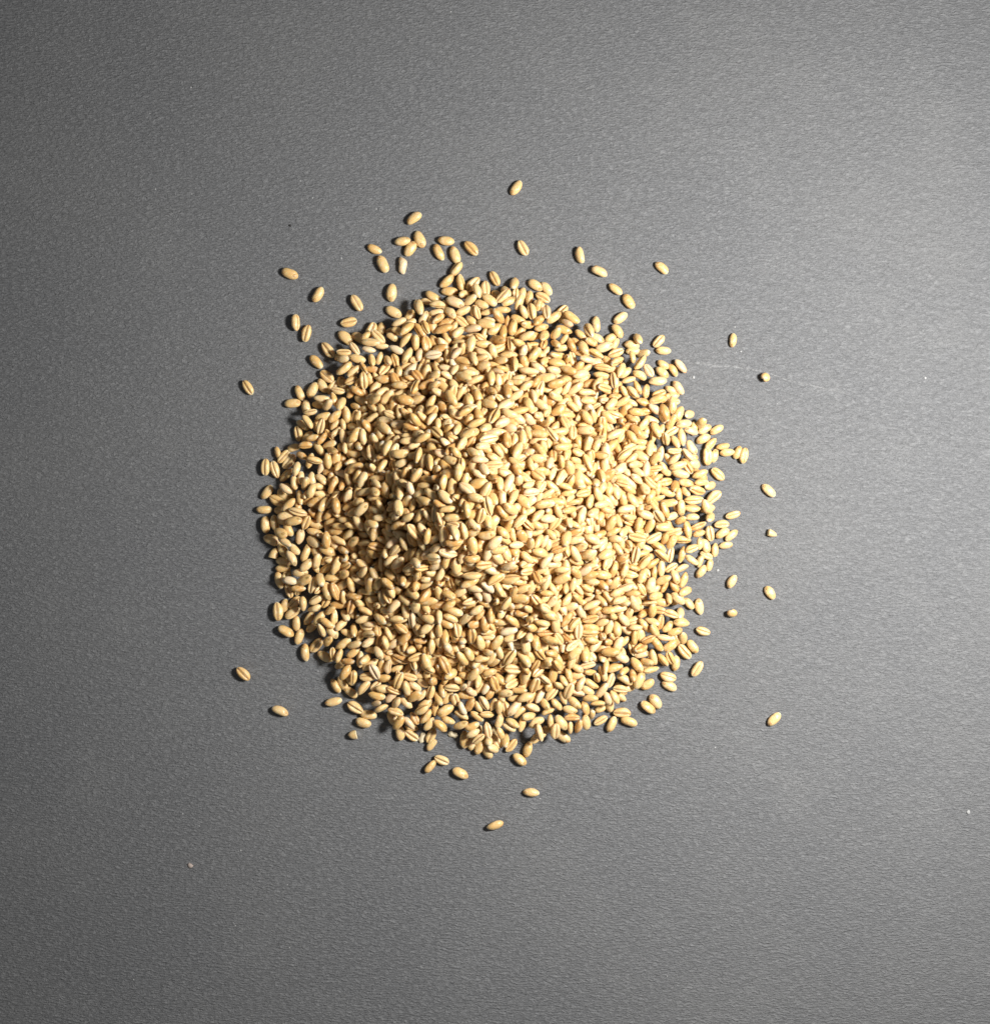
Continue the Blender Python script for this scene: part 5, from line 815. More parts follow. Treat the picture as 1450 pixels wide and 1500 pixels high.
-679,78,97,166,6,69,95, 196,148,228,-138,-58,-159,98, -309,-279,175,-179,33,-122,93, -462,-170,139,160,38,-95,77, -311,145,208,-28,-19,122,105, -576,-106,110,76,-10,-28,104,
294,-520,126,170,-6,40,102, 189,-162,215,-104,-14,129,92, -7,595,106,161,-15,106,90, -72,-354,199,148,-55,-126,93, 421,-482,86,-176,-61,167,88, 156,-54,238,175,-5,78,101,
-246,-790,62,159,0,-126,91, -403,-480,123,121,3,-75,82, 287,-143,178,83,-1,-61,94, 277,-361,138,139,-26,-42,95, -277,323,152,33,-17,-36,105, -419,-241,140,-59,-39,69,78,
-91,344,194,-104,-28,-95,103, -69,-553,116,-130,-51,-116,102, -214,103,270,-125,-7,-137,92, 405,96,139,-153,46,38,85, 55,524,114,69,-1,-52,83, 394,318,125,-16,-14,90,104,
279,170,184,-124,-55,-128,95, -285,-433,134,-148,15,123,99, -454,217,150,29,2,101,99, -140,-177,267,-94,-35,94,97, 471,-74,129,155,-60,-141,100, 324,119,163,-91,-23,78,81,
-462,-245,138,-147,28,-115,95, 448,240,126,-178,17,115,101, 413,-140,127,-165,-7,72,102, -107,432,161,-34,61,-126,100, -160,431,142,102,-45,94,93, 367,-48,160,167,23,-76,93,
419,349,120,-114,4,-38,106, 166,448,139,-31,-3,74,102, 64,368,202,36,-39,54,103, -28,-455,154,-38,-4,-7,88, 263,458,113,86,11,-121,91, -304,114,231,-164,-1,-120,110,
301,-244,154,178,9,-117,113, 20,149,261,-158,-15,-17,84, -164,-524,121,24,-32,-16,93, -325,-361,137,-112,-53,44,84, 243,-84,216,-50,-54,-150,99, -139,-372,178,176,-9,162,92,
-336,263,166,-40,-59,104,88, 131,-32,260,173,-47,-139,99, 390,-267,147,79,-49,-37,108, 94,-185,251,-135,-40,-171,93, -281,34,242,179,2,99,82, -128,494,136,165,-56,-163,103,
-257,179,211,147,43,-21,88, 272,-428,133,-148,-36,168,104, 290,-208,173,159,30,27,99, -18,4,343,120,-24,-133,102, -388,-153,166,-31,16,107,97, -86,234,279,-62,50,4,98,
-337,409,131,127,15,80,94, -538,58,147,-145,-23,63,91, -225,-376,172,-125,36,-117,101, 25,-432,143,152,-18,87,96, -454,118,148,-13,-8,-82,112, -302,13,237,42,-58,-82,96,
128,-168,248,-147,9,162,81, -99,-52,346,163,-31,-109,108, -417,281,139,-109,39,-60,97, 190,369,159,-141,35,65,96, 85,435,155,-101,-11,-58,100, -113,-461,135,-149,-56,-113,108,
228,-432,141,101,50,154,105, 51,-377,162,26,18,-103,104, 133,-296,191,-3,9,-46,95, -53,-278,190,78,46,4,85, -341,-314,161,102,-18,67,85, -172,523,130,132,9,-22,110,
-195,-244,238,-1,-50,-93,100, -207,-470,145,-107,23,-76,106, -196,-61,287,96,-27,55,103, -573,-9,111,-16,41,-14,97, -119,101,330,3,-6,-33,92, -523,610,62,-21,0,-54,86,
-439,56,168,-146,-38,8,93, 129,-430,134,-64,-25,123,95, 494,83,129,146,-18,147,93, -11,-339,201,175,13,-69,105, -53,303,234,-158,-25,-174,103, 40,191,268,-160,-35,-90,105,
284,260,156,153,-13,46,92, 177,-486,134,-158,-8,110,105, 431,-3,132,127,66,-104,80, -518,-109,132,-172,44,-141,99, -124,234,261,-142,-14,-35,106, -236,300,192,76,-43,-42,106,
57,113,297,68,-27,-106,94, -359,25,226,115,-36,161,94, 458,159,141,-179,24,36,100, -430,-43,171,134,33,-31,84, 157,350,196,158,60,-6,89, -366,185,171,-161,35,47,101,
-400,-362,144,-89,48,157,98, -47,-539,140,-153,-2,-170,93, -229,362,203,25,-27,45,105, -266,-151,241,162,26,82,98, -188,476,137,168,-34,164,105, -249,-181,237,143,22,-126,92,
121,-77,258,-157,-4,96,100, -6,-242,233,24,-3,163,109, 347,-444,127,-48,1,-179,105, 77,260,209,180,1,21,90, 90,-295,201,143,-11,-60,95, 306,40,196,157,-38,100,99,
228,232,208,153,16,122,103, 220,309,152,172,25,-128,96, 257,-175,184,-8,3,101,87, -56,443,151,138,35,-84,91, 172,-3,237,173,19,-48,103, -353,-219,165,-159,-23,-46,100,
27,527,139,-84,22,-14,85, 295,215,170,156,-65,-75,108, 134,510,109,151,-50,-50,86, -198,22,280,122,-5,-44,92, 494,-17,133,86,-43,175,101, -39,-371,177,73,19,-68,98,
84,240,240,167,36,173,107, 282,-323,137,108,-1,-79,85, 192,-254,195,128,-30,142,97, 55,-533,136,-41,-13,57,112, 2,394,185,156,18,115,98, -100,323,228,-163,23,173,103,
551,87,114,-165,40,113,98, -85,-202,246,-139,-28,-59,98, 404,149,149,-55,-9,84,112, -137,-337,185,172,-3,-25,86, -410,-318,158,97,-10,106,101, -509,1,155,-165,13,-160,109,
-284,499,116,-1,-2,130,95, -147,465,132,79,-56,141,91, 371,75,154,-144,-10,-36,86, 405,460,105,-34,-37,169,96, 187,117,233,178,29,-13,102, -233,395,184,109,-5,64,104,
-415,374,123,-144,-13,-64,91, -244,159,228,166,74,-50,89, 21,-169,261,-114,23,-85,90, -249,-577,106,-49,11,150,98, 413,-258,133,-131,-69,45,94, -392,107,175,74,-9,38,106,
529,-44,113,-120,-21,-104,92, 369,-358,132,137,1,35,92, -477,-366,116,-73,-3,153,96, -263,358,177,170,-1,-77,104, 470,-168,123,-153,29,-148,93, -201,-27,268,-156,-1,-83,96,
-588,-198,102,118,8,-108,112, -313,-102,192,-58,-49,-12,84, -350,465,128,-173,9,173,93, 434,-462,96,72,-60,134,80, -516,282,123,-133,3,56,102, -1,-201,241,-136,-24,-135,108,
360,220,149,-118,-44,-159,90, -141,582,134,-90,-12,-132,89, 25,35,323,-120,4,-123,94, -516,-163,105,135,73,-11,87, 158,-93,257,-108,40,1,104, 106,-539,140,80,-11,-52,113,
172,-363,161,162,-29,-116,95, 116,443,143,-85,-5,-83,109, 242,5,225,24,-24,-157,111, 150,-131,240,-168,24,-133,98, 178,-213,224,-110,-22,121,99, 55,-482,141,-144,-19,-70,85,
376,-171,135,-179,5,-157,81, -393,-448,117,-62,3,116,84, 344,-163,135,-172,-14,-118,87, 441,285,139,81,14,24,112, 362,-228,134,81,-35,151,104, 225,440,126,-145,30,44,95,
193,-540,122,159,31,110,102, 558,157,101,-123,8,82,99, -25,511,127,106,9,-94,93, 105,-367,175,-176,-56,-76,98, 202,-470,147,-46,-75,12,87, 331,-290,139,-139,-1,145,102,
466,106,150,26,-15,-16,78, -1,-407,146,168,39,124,79, -258,-298,189,-97,-48,98,86, 38,144,289,-10,46,31,83, 125,519,141,-79,0,-9,108, -552,-29,130,-132,17,175,87,
-280,10,265,35,-12,126,100, -127,450,143,-65,-11,-123,92, 121,-2,276,-6,-4,-36,95, 394,-116,141,-122,-22,-111,103, -13,-120,303,-97,24,-144,106, -271,289,188,171,-37,-71,99,
154,244,195,31,-7,41,95, 141,88,256,144,14,111,110, 264,254,178,104,25,-91,89, -241,147,262,106,28,-7,97, -85,-13,349,-159,8,-19,99, -383,264,165,-142,26,-133,91,
-403,335,138,172,-9,-7,96, -349,-391,148,-166,8,-176,99, 364,-186,154,-163,14,-117,84, 211,-146,214,-35,-7,118,88, 199,180,197,1,40,-174,94, 331,312,136,-131,32,-12,103,
-443,4,172,141,17,-45,97, -38,249,258,-131,-7,-141,96, 174,406,151,76,50,-114,101, 88,-60,259,-128,36,47,80, -392,-269,155,-158,25,-33,101, 344,71,168,105,32,-138,89,
32,-138,276,110,29,-48,76, -481,-219,158,-123,38,-127,96, 56,308,202,-70,-42,-163,101, -148,-466,124,158,-64,25,98, -319,-419,123,128,-66,111,87, 117,-195,267,-174,9,32,94,
-129,307,238,-119,-2,-42,105, -129,144,310,-116,21,41,86, 8,475,125,107,-28,148,106, -25,-488,133,169,-53,102,96, 477,-216,122,174,1,76,95, 173,-293,198,-72,24,28,97,
163,-518,141,32,14,-52,97, 344,410,118,-157,-14,180,92, 474,212,150,-59,12,37,108, -87,-329,203,172,-13,36,100, -378,114,207,-102,-4,102,111, 240,38,224,-103,22,23,98,
-192,-90,296,75,-5,9,87, -499,66,149,-161,-5,75,95, 591,382,84,178,-17,139,94, 439,-386,99,-72,59,-22,84, 72,-266,212,-130,21,-158,78, -79,126,315,-103,-1,65,95,
-353,-284,176,131,73,-154,111, -232,62,275,161,-36,54,101, -177,-319,176,112,-61,8,94, 375,152,159,85,-9,86,109, 132,-402,160,131,-18,137,91, -104,399,189,162,-8,-97,97,
80,336,217,-180,-1,-26,105, 393,-229,158,135,10,-10,110, 7,-477,157,-135,-19,55,110, -165,-226,233,34,-62,61,94, 92,302,203,-107,32,-35,80, -147,-138,301,37,58,-25,87,
-84,72,325,-134,8,171,90, 296,184,203,-105,36,-21,102, -314,-230,190,-72,9,134,109, -346,-188,175,138,-34,-9,100, -151,-445,157,164,37,122,101, 261,-392,161,124,5,-127,103,
524,41,106,120,-63,-36,104, -38,-202,265,-102,16,142,89, -373,-49,196,87,-10,-58,107, 47,-18,317,-84,0,149,93, -108,-188,264,-60,-28,-95,106, 410,-9,155,-146,66,101,95,
-350,365,149,103,1,-82,97, -180,114,281,141,-30,128,88, -503,131,142,-101,-30,65,105, 526,151,115,-81,-18,-38,100, 656,-111,81,172,16,-117,96, 253,-43,220,-179,2,41,103,
-4,235,272,-119,-36,-69,89, 147,421,159,165,-36,71,110, 316,-365,148,-73,27,-57,107, 48,491,125,16,-18,79,88, 287,387,133,-160,-17,146,91, -1,166,276,-170,1,-131,94,
-429,233,143,60,57,-82,105, -309,246,191,90,1,157,103, 233,-293,176,14,18,59,102, 340,-107,166,90,29,101,85, -240,195,229,151,-42,-72,96, 294,-180,191,161,-23,161,103,
-387,-12,161,-1,-52,17,98, 338,-49,180,168,-13,-92,113, 298,-400,124,131,-28,137,94, -170,413,160,58,-3,-13,92, 520,122,121,-175,20,-36,87, 389,244,125,-141,-79,-147,86,
330,92,174,-124,-7,-144,88, -189,-20,294,-153,-22,-162,102, 137,-147,263,167,-10,-19,106, -292,459,143,-40,26,67,101, 229,-265,191,-142,50,77,93, -78,562,142,-97,32,109,106,
-295,204,213,-53,33,31,103, 59,-462,161,-157,-6,-169,93, 162,-57,264,160,20,-24,92, 73,-357,188,141,-49,-141,103, -342,-426,146,33,12,144,95, 370,16,169,90,13,-81,75,
193,310,159,104,7,80,85, -226,-439,168,-111,26,80,84, -224,500,137,-176,-42,30,105, 166,20,269,-88,30,-13,106, -42,283,254,-85,56,-20,98, 191,-388,179,66,-33,126,99,
-382,358,141,-18,9,-23,85, 50,-435,171,100,-6,12,106, -361,165,202,36,-5,-79,89, -433,-344,134,-8,69,-149,94, 72,544,131,58,-24,-88,99, -103,-438,152,-120,-27,-146,96,
-340,-127,195,-4,-10,142,95, -296,-310,178,63,-4,38,104, -222,-186,249,131,0,56,90, 116,213,251,-163,-37,16,103, -253,-511,120,-35,58,-62,85, -597,42,121,15,6,49,110,
-241,276,223,177,-59,65,102, -35,425,167,-7,-60,-108,98, 493,-119,108,33,-67,-57,90, -397,-45,174,115,22,-15,74, -429,122,176,-170,-14,5,94, 126,81,283,-147,10,-41,90,
-32,-291,220,-170,10,140,105, -185,-564,124,1,3,-65,112, -408,-8,179,48,-16,69,95, 30,807,64,21,0,-132,102, -481,-196,137,68,-13,143,103, 451,-32,158,85,39,107,103,
-93,485,135,-155,-60,-147,90, 352,-158,166,-174,-30,56,87, 213,57,250,162,39,-137,98, -281,199,242,-179,-4,169,92, -146,-106,298,-135,42,127,96, 126,192,272,128,-31,137,93,
-125,-250,257,-168,53,-46,94, -282,411,148,178,-21,7,98, -360,-204,196,149,14,-73,94, -220,173,272,137,38,50,102, -469,71,178,-81,19,-166,106, 194,254,211,-118,40,89,101,
-25,-434,172,54,-31,-167,99, -90,163,308,-65,42,33,85, -15,-44,357,-74,12,-118,96, -386,-191,185,-143,53,-64,94, 63,277,238,-63,8,-110,92, 193,-344,177,178,-18,119,103,
97,-337,194,13,32,-33,91, 98,-83,282,34,27,-67,110, -343,136,225,-156,9,178,100, -383,-233,167,134,39,170,90, 274,-345,164,-161,-27,11,96, 378,-115,173,79,-15,-148,100,
245,172,207,-153,-13,18,94, 206,99,251,-137,19,0,110, 144,-73,284,-77,-9,11,90, -5,371,209,33,29,-96,97, 360,351,130,-159,-43,100,101, -142,377,197,-149,-25,14,103,
387,200,152,-150,37,-30,95, 205,-28,245,85,-7,-160,92, 356,50,178,52,50,22,87, 355,-255,157,117,26,176,98, 232,-463,164,-29,35,-55,96, 20,106,317,140,-22,-141,105,
-64,-489,138,-78,-18,142,97, -521,-50,145,-163,22,-12,102, 135,-324,209,150,33,-109,97, -205,-335,198,-171,-14,13,106, -329,23,243,-66,-12,59,104, -123,527,130,129,-55,-6,91,
-429,30,179,104,41,168,84, 110,-488,159,-177,-9,102,105, 332,255,154,-154,-59,-104,85, -57,-425,163,165,-14,70,96, -345,221,176,-19,11,34,93, 307,12,207,109,17,-170,93,
-297,89,254,-174,16,-137,93, -268,-399,149,-105,-42,150,89, -194,268,236,-64,-18,-60,94, 227,-117,198,-37,-58,39,81, 283,34,219,-57,1,-169,75, -76,-273,224,-36,-29,-133,91,
33,477,147,143,-3,87,103, -365,-342,179,111,-7,42,109, 228,471,136,126,0,-166,106, -336,-49,209,85,34,-21,110, -250,469,152,-92,6,30,105, 29,281,227,56,-33,162,109,
152,478,149,108,27,58,93, 126,335,207,-146,35,-48,105, 306,251,180,127,6,-72,102, 152,-396,176,-172,10,-49,79, -13,-186,272,124,-16,162,99, -448,-145,163,160,-31,-59,104,
-347,322,162,-169,-18,-177,105, -198,44,302,139,-33,-21,94, -88,396,212,162,3,-76,105, -100,267,241,129,34,-172,108, 224,272,174,142,49,123,93, 389,-324,143,-103,-36,-43,97,
-458,-64,174,76,20,-68,105, -265,-108,261,-160,-60,73,96, -262,314,202,88,55,125,95, 21,-400,176,129,-18,1,103, 306,107,190,-167,-16,-67,97, -338,-193,212,-82,19,70,92,
21,-178,288,-142,15,-13,105, 430,119,151,130,68,-111,87, -120,38,330,-168,-18,16,104, -51,-126,308,57,-5,74,97, -148,-357,203,143,-9,-21,109, -169,231,252,51,21,-22,95,
34,-209,255,-118,36,-122,96, -173,-478,123,177,-60,67,75, 320,-106,188,167,-6,-80,104, 84,-148,273,-91,-15,132,100, -45,488,145,148,-27,26,105, -484,276,131,167,-3,96,92,
-111,-164,291,-22,7,-109,94, 25,356,190,-61,43,-157,81, 296,-456,121,-145,-30,-170,90, 427,241,149,-144,-7,-129,98, -24,400,201,87,-38,36,107, 379,-82,169,168,23,21,101,
-303,-396,155,-41,-13,96,101, 394,279,149,37,-14,-98,97, -159,-42,296,130,22,48,74, -457,-269,157,162,-34,76,105, -1,158,304,-23,4,121,104, 7,37,343,78,34,103,87,
-42,536,145,134,-41,9,105, 258,-203,207,133,-8,96,99, 300,-301,151,105,33,-21,80, -430,183,157,11,15,-89,92, 480,10,153,-77,-11,-169,106, -314,274,198,138,0,-8,85,
-60,215,280,40,21,24,103, 451,-134,133,-112,-9,-53,92, -305,-294,200,-155,32,180,86, -109,198,283,-179,-6,143,106, 233,373,158,146,1,-147,105, 232,-52,248,-58,-46,-30,99,
-251,24,271,75,-32,-168,85, -252,104,268,-51,0,28,83, 109,416,181,-178,33,39,105, -137,-427,184,0,4,101,101, -403,307,163,-147,-29,-42,104, 100,285,224,150,-7,11,95,
-152,-256,251,31,11,-72,90, -67,-247,243,121,-1,31,108, -484,-82,120,-117,-57,1,91, 313,-24,193,-164,-7,-80,94, -253,217,239,120,-38,0,83, 51,-272,233,-167,-30,101,99,
99,181,267,-1,-17,-68,102, -252,-551,132,-177,-4,109,104, -258,-46,253,23,-16,107,96, -390,-304,180,-9,15,110,105, -357,-161,195,-113,16,-171,97, -72,482,168,-123,4,-156,100,
-159,-24,312,161,-27,-71,84, -185,224,281,-32,36,-56,95, 100,24,291,160,1,24,97, -433,-21,192,167,18,154,81, 186,-443,160,-32,5,0,105, -403,71,193,176,-5,141,105,
-36,358,198,-118,-22,112,95, -273,-432,160,148,0,-61,90, 256,-277,192,-111,47,81,86, 347,-203,171,38,-26,21,99, -250,-262,224,118,-23,31,100, 271,49,234,-144,-37,-144,80,
68,-170,282,148,-2,-42,103, -42,-245,271,180,17,-127,95, 86,127,298,-83,4,101,104, 158,298,213,136,-15,-30,90, 52,413,176,-157,10,43,99, 424,192,146,-147,53,88,92,
-22,204,291,117,-2,-179,90, 306,-435,142,10,-4,-93,97, 404,221,172,-161,12,-83,104, -299,54,264,111,8,156,99, -4,5,370,38,-15,-88,92, 169,-209,253,-163,14,-154,79,
206,-308,197,158,-3,82,89, -42,-325,223,-177,4,148,95, 283,-5,225,73,-50,123,102, 9,-242,261,152,17,-30,107, 409,38,166,-116,12,-50,103, -327,-359,173,82,13,-82,107,
350,155,194,18,-38,-116,113, -399,-14,201,90,-12,78,74, -85,-449,174,1,32,-88,108, -44,-31,369,-139,17,128,96, 55,323,237,-117,32,155,109, 376,265,171,-152,44,-171,92,
211,-113,240,-6,-25,29,99, -99,-239,257,-94,-31,-87,92, -350,-89,204,132,15,14,76, -14,-410,183,73,2,118,75, -208,-289,205,161,-7,-170,105, 349,138,165,20,-58,-58,78,
-223,252,244,-76,-19,-17,94, -115,13,344,-114,33,-151,90, -177,335,224,-50,-45,149,94, -580,22,144,139,5,-81,109, 330,298,168,169,18,-179,104, 85,475,155,-164,11,174,95,
-405,234,170,-148,-53,97,106, 62,-313,225,-128,-24,172,93, 352,-98,203,132,11,-29,113, 353,-340,161,-96,-1,-156,102, 456,-324,140,-174,38,22,109, -165,-96,314,-157,-16,49,85,
-68,91,344,-114,25,110,96, -195,80,280,-174,37,55,85, -320,-30,227,36,24,-9,82, 215,-76,242,-77,60,132,98, 98,-440,169,16,32,46,98, -497,-41,165,121,11,-59,108,
-312,318,179,-134,-1,-122,106, 255,325,175,22,26,116,91, 213,304,179,167,-3,54,92, 99,-26,279,100,-31,89,89, 179,188,231,-11,71,-100,106, -166,91,305,-145,-24,-103,100,
178,-22,266,-100,31,159,92, 9,510,153,-40,35,172,93, 239,-241,217,-166,-19,27,104, -246,-422,182,152,2,37,101, 222,423,157,-160,32,-29,97, -121,352,207,95,29,176,94,
-278,-58,274,-165,56,143,96, 152,-476,159,156,-18,-85,105, 53,456,165,147,15,-91,93, 5,-149,286,168,26,-164,86, -172,-496,144,-150,-11,125,85, -338,176,229,178,-19,20,92,
-145,455,170,-173,6,116,99, -185,454,169,139,7,124,103, 505,45,141,127,-3,-54,99, 260,205,224,-134,38,66,106, -243,-143,263,-77,1,79,103, 146,580,112,-149,7,49,101,
412,-187,148,-15,-16,-119,93, 252,-153,207,-115,-5,-143,96, 148,-362,190,-110,-54,-108,105, -177,-232,264,35,-58,-28,87, -323,355,162,-162,-16,128,97, -219,215,278,169,17,115,110,
-425,-260,182,-175,37,-112,101, 383,-20,177,-154,15,75,86, -25,-512,152,-109,-63,7,93, -384,-90,189,-72,2,-79,100, -361,254,186,168,18,-116,84, 180,320,201,167,66,-152,105,
-147,521,150,-135,-27,-122,78, -297,165,233,-116,52,37,106, 442,72,159,156,-10,-73,91, 68,215,263,-138,39,105,94, 164,150,249,1,-64,-88,86, 194,207,212,81,1,-9,89,
303,-73,200,100,-12,43,91, -13,330,228,103,-18,-82,101, 232,-376,170,-104,-16,-67,84, 25,-70,340,124,13,-33,104, 106,-279,214,105,-42,-73,92, -405,173,169,96,-1,41,75,
13,475,169,85,9,-82,94, -295,-294,230,-152,-15,-40,95, 208,-521,139,-117,-35,158,101, 235,291,196,-123,15,8,103, -438,-230,164,-132,-7,118,96, -22,248,292,-128,28,156,100,
-172,315,239,163,37,-125,94, -230,23,291,-78,0,124,96, 48,-129,297,-164,-9,-168,85, -18,-104,332,-95,-11,18,98, -342,-255,179,-175,22,-21,87, 350,248,177,-146,-18,109,91,
-87,60,351,-100,-2,157,105, 167,390,181,127,11,147,109, 411,132,178,148,-15,44,107, -33,463,166,114,51,47,91, -77,198,315,157,-18,-103,102, 190,-113,258,-103,5,79,93,
64,62,328,118,9,83,104, -382,-256,182,-25,-43,141,92, 351,22,188,-42,22,-175,86, 129,-168,281,139,-3,-20,86, -219,-217,264,-88,31,-2,99, -105,288,267,74,-38,-140,102,
229,5,261,-162,-11,138,107, 11,346,227,169,2,112,81, -439,414,134,-149,46,-151,105, -266,-368,172,142,-12,124,107, 161,108,275,-152,-5,101,99, -124,429,191,80,-18,59,94,
245,-350,179,-115,15,116,100, -182,-458,162,-138,-20,-86,102, 53,298,261,-154,-40,2,100, -266,173,252,-47,-5,32,82, 220,-410,182,149,32,-84,106, -260,-216,239,-169,-43,14,86,
-354,94,221,-59,-18,-110,93, -434,49,200,-178,21,170,100, 26,-359,181,64,15,60,104, 121,-3,304,6,3,-19,95, 81,-250,263,172,17,-2,105, 102,-259,234,-145,11,-4,86,
305,151,194,130,-16,7,86, 325,-213,189,-146,-31,34,92, 19,440,185,148,10,-47,88, 367,106,192,-163,-72,-109,97, 348,-232,178,-64,25,-161,105, 247,258,210,160,20,-50,109,
81,185,292,-33,7,-158,102, -165,292,252,-121,-39,56,102, 140,-120,265,-70,-7,-17,79, -193,180,296,150,-46,-153,98, -108,-385,203,141,36,-131,107, -236,-118,288,86,11,118,91,
-436,-74,194,-67,-2,-105,106, 174,-424,177,-98,-17,-152,78, -74,22,352,-28,13,142,87, 155,256,225,92,-3,13,101, -151,-111,332,-21,-8,31,98, 337,-278,161,137,5,-28,85,
-49,-215,289,170,-54,11,105, 203,92,282,-101,14,-38,102, -313,-155,239,-65,-35,58,108, -189,379,203,-152,-25,-51,97, -130,-325,212,102,-26,-40,111, 414,84,169,-124,19,91,97,
-205,118,305,-171,-43,24,100, 164,-35,288,-167,6,-47,101, 201,-186,235,68,-14,-179,96, -329,-116,223,-125,-5,-130,109, 105,-407,173,-104,1,138,79, 222,-341,200,128,26,-114,100,
19,208,279,-78,35,95,83, 307,-126,209,-170,34,-167,89, 376,308,149,-20,-66,11,99, -238,-238,250,161,20,11,97, -35,-82,335,106,56,-163,74, -153,356,219,-120,-4,102,91,
-319,134,265,-52,40,-100,107, 233,154,227,16,25,-28,98, -171,-301,210,-13,-49,-133,95, -142,-17,335,100,1,137,112, 284,-490,134,-11,-20,-144,95, 207,-277,219,-154,-4,-56,93,
356,-11,188,-84,40,135,99, -325,-320,199,132,-18,-39,97, -498,37,175,133,47,-161,103, 72,10,316,-10,-15,134,97, 14,319,252,-177,6,51,107, 241,37,257,2,37,-69,90,
-88,-217,279,51,-1,-128,91, -320,-6,269,-173,62,-142,111, -221,459,177,76,-44,28,100, -374,-172,221,107,3,36,95, -70,430,176,171,11,-68,106, -287,348,201,-141,71,87,89,
97,-362,209,-147,-19,-174,90, -71,-405,194,169,-21,-166,94, 403,12,181,-115,4,-30,98, 116,460,172,149,-5,-146,88, -45,52,336,157,-40,78,90, 511,176,136,128,-44,-165,94,
282,288,191,20,33,87,101, 408,-154,159,-153,-15,-160,109, -324,223,209,54,30,-157,103, -119,-537,135,108,-25,124,105, -92,507,151,96,5,-2,98, 135,-420,189,155,-58,156,103,
267,156,241,-137,25,-76,110, -197,92,308,-133,32,-149,78, -241,-34,275,81,-13,140,85, -92,-194,300,156,3,-160,106, -288,-155,266,-70,20,-105,100, -3,-72,366,87,-36,73,97,
-226,-73,305,80,36,78,108, -159,119,318,133,38,119,80, 77,-340,224,-78,36,-174,96, -71,263,277,-124,13,-162,91, -88,-143,311,-155,-1,143,91, 68,-51,293,83,34,55,92,
287,236,193,-61,64,-172,81, -382,-56,228,163,-53,-63,78, 37,260,257,-39,-8,-13,97, -112,177,328,-79,-35,-10,103, -20,40,346,-127,55,-125,91, -334,-249,203,135,14,-55,99,
-376,-231,201,179,10,139,88, -135,-218,279,-117,-29,-16,100, 338,-23,207,9,-6,111,90, -61,415,205,142,3,108,104, -161,266,263,172,58,-113,101, -438,159,195,87,-60,137,98,
-235,-389,197,154,8,161,99, -311,256,220,-97,-4,-176,103, -165,-335,225,-139,15,-144,96, -61,376,224,113,14,-106,91, 76,444,183,152,-7,151,84, 33,-150,315,-10,-5,-2,93,
334,242,200,-88,-24,79,106, -134,351,240,-176,10,-27,92, -383,-75,216,-142,16,156,85, 193,1,279,143,-69,154,92, -86,-319,247,-20,23,16,102, 290,-151,222,-64,15,-58,113,
-256,81,289,152,-24,35,111, 202,-465,188,135,22,166,99, -178,13,306,-17,-35,-165,109, 5,-214,285,-132,-28,162,105, -251,-346,193,-96,41,120,102, -412,24,222,-89,19,-54,87,
301,158,221,-138,7,165,98, 183,-253,237,120,-15,66,104, 163,-343,209,78,37,-12,92, 96,268,244,-97,-26,146,88, -429,-127,181,11,14,-13,103, 122,49,304,-26,27,16,91,
-376,-288,199,150,-2,-68,85, 289,-102,217,105,-7,11,110, 229,193,221,127,-82,-147,80, 47,163,307,152,-5,-42,109, 386,85,181,151,10,-124,92, 119,-67,306,-117,-29,-84,106,
335,73,196,-135,0,72,91, 295,97,221,-110,8,170,106, 225,-159,239,-163,43,43,96, 73,-157,306,14,-18,-108,94, -238,-320,214,-101,-14,9,112, 95,-225,279,113,-23,143,88,
-154,431,191,15,-21,73,99, 141,160,277,-146,-78,105,106, 298,-317,173,61,36,-48,99, 337,345,150,-142,-4,-55,103, -730,1,85,-23,-2,165,109, 6,-297,235,3,45,-40,86,
-95,-520,142,171,16,-61,97, 399,172,180,-146,12,-96,93, -37,147,297,139,-23,-25,101, -308,-203,226,-117,-26,75,106, 139,419,195,-77,29,102,92, -258,342,216,-165,-24,137,93,
214,-39,270,32,-10,54,103, 263,-463,146,21,39,140,90, -66,-353,235,163,2,-150,91, 63,-394,195,-109,-20,143,101, 205,281,225,26,-18,-55,104, 48,25,345,151,-49,50,92,
-247,-76,281,-111,58,12,99, -95,370,235,-52,-14,20,97, 125,-456,175,156,-68,-99,98, 32,236,264,-40,-74,95,87, -110,-301,226,-46,11,-57,105, -295,-212,252,116,9,20,95,
185,56,267,114,23,-73,103, -35,-406,201,-152,-10,93,101, -404,204,181,-105,-5,-168,99, 335,-526,105,-175,-29,-92,102, 303,-279,171,89,-17,129,92, 149,-274,218,-8,79,-146,101,
-427,104,207,-88,-39,-44,89, 333,-153,190,-125,-42,27,113, -302,308,206,-110,9,-17,96, -204,432,186,76,20,-27,96, -164,-286,232,13,30,-25,83, 16,286,272,-100,-11,167,98,
-75,-43,366,-16,-15,-36,88, -361,54,242,48,-81,19,103, -239,134,287,86,50,-39,85, 242,-207,233,102,8,-172,99, 187,-23,305,-132,-34,-177,107, -47,186,309,126,17,-141,89,
325,119,210,114,-4,139,100, -37,226,309,97,32,148,110, 352,-1,223,154,49,32,105, 118,283,254,129,25,110,93, -250,-298,237,-71,28,49,108, 263,7,273,-114,-35,-167,97,
129,-269,251,122,28,-109,105, -135,295,275,150,-43,-116,88, 135,106,291,114,-73,-82,92, -47,-186,311,155,26,55,99, 109,-130,281,166,45,145,98, 27,82,331,-107,18,24,85,
26,-361,209,160,-15,-115,88, 185,65,302,92,5,-147,98, -121,-284,257,143,-12,30,98, -216,-170,278,-148,-13,26,105, -7,-36,391,-171,-7,53,104, 24,405,208,-5,-26,142,101,
-210,30,328,66,37,173,102, 126,-389,214,-9,80,-119,101, -41,349,226,167,8,-100,95, 75,420,201,-113,-7,34,97, 119,1,329,153,14,37,92, -386,-258,217,-158,-10,-36,93,
-290,238,237,-151,4,20,74, -170,157,324,94,-9,-46,105, -274,203,269,63,-22,-104,101, 55,-236,291,44,21,-172,113, 252,-133,234,-51,20,111,99, -389,-141,216,-114,-34,-110,103,
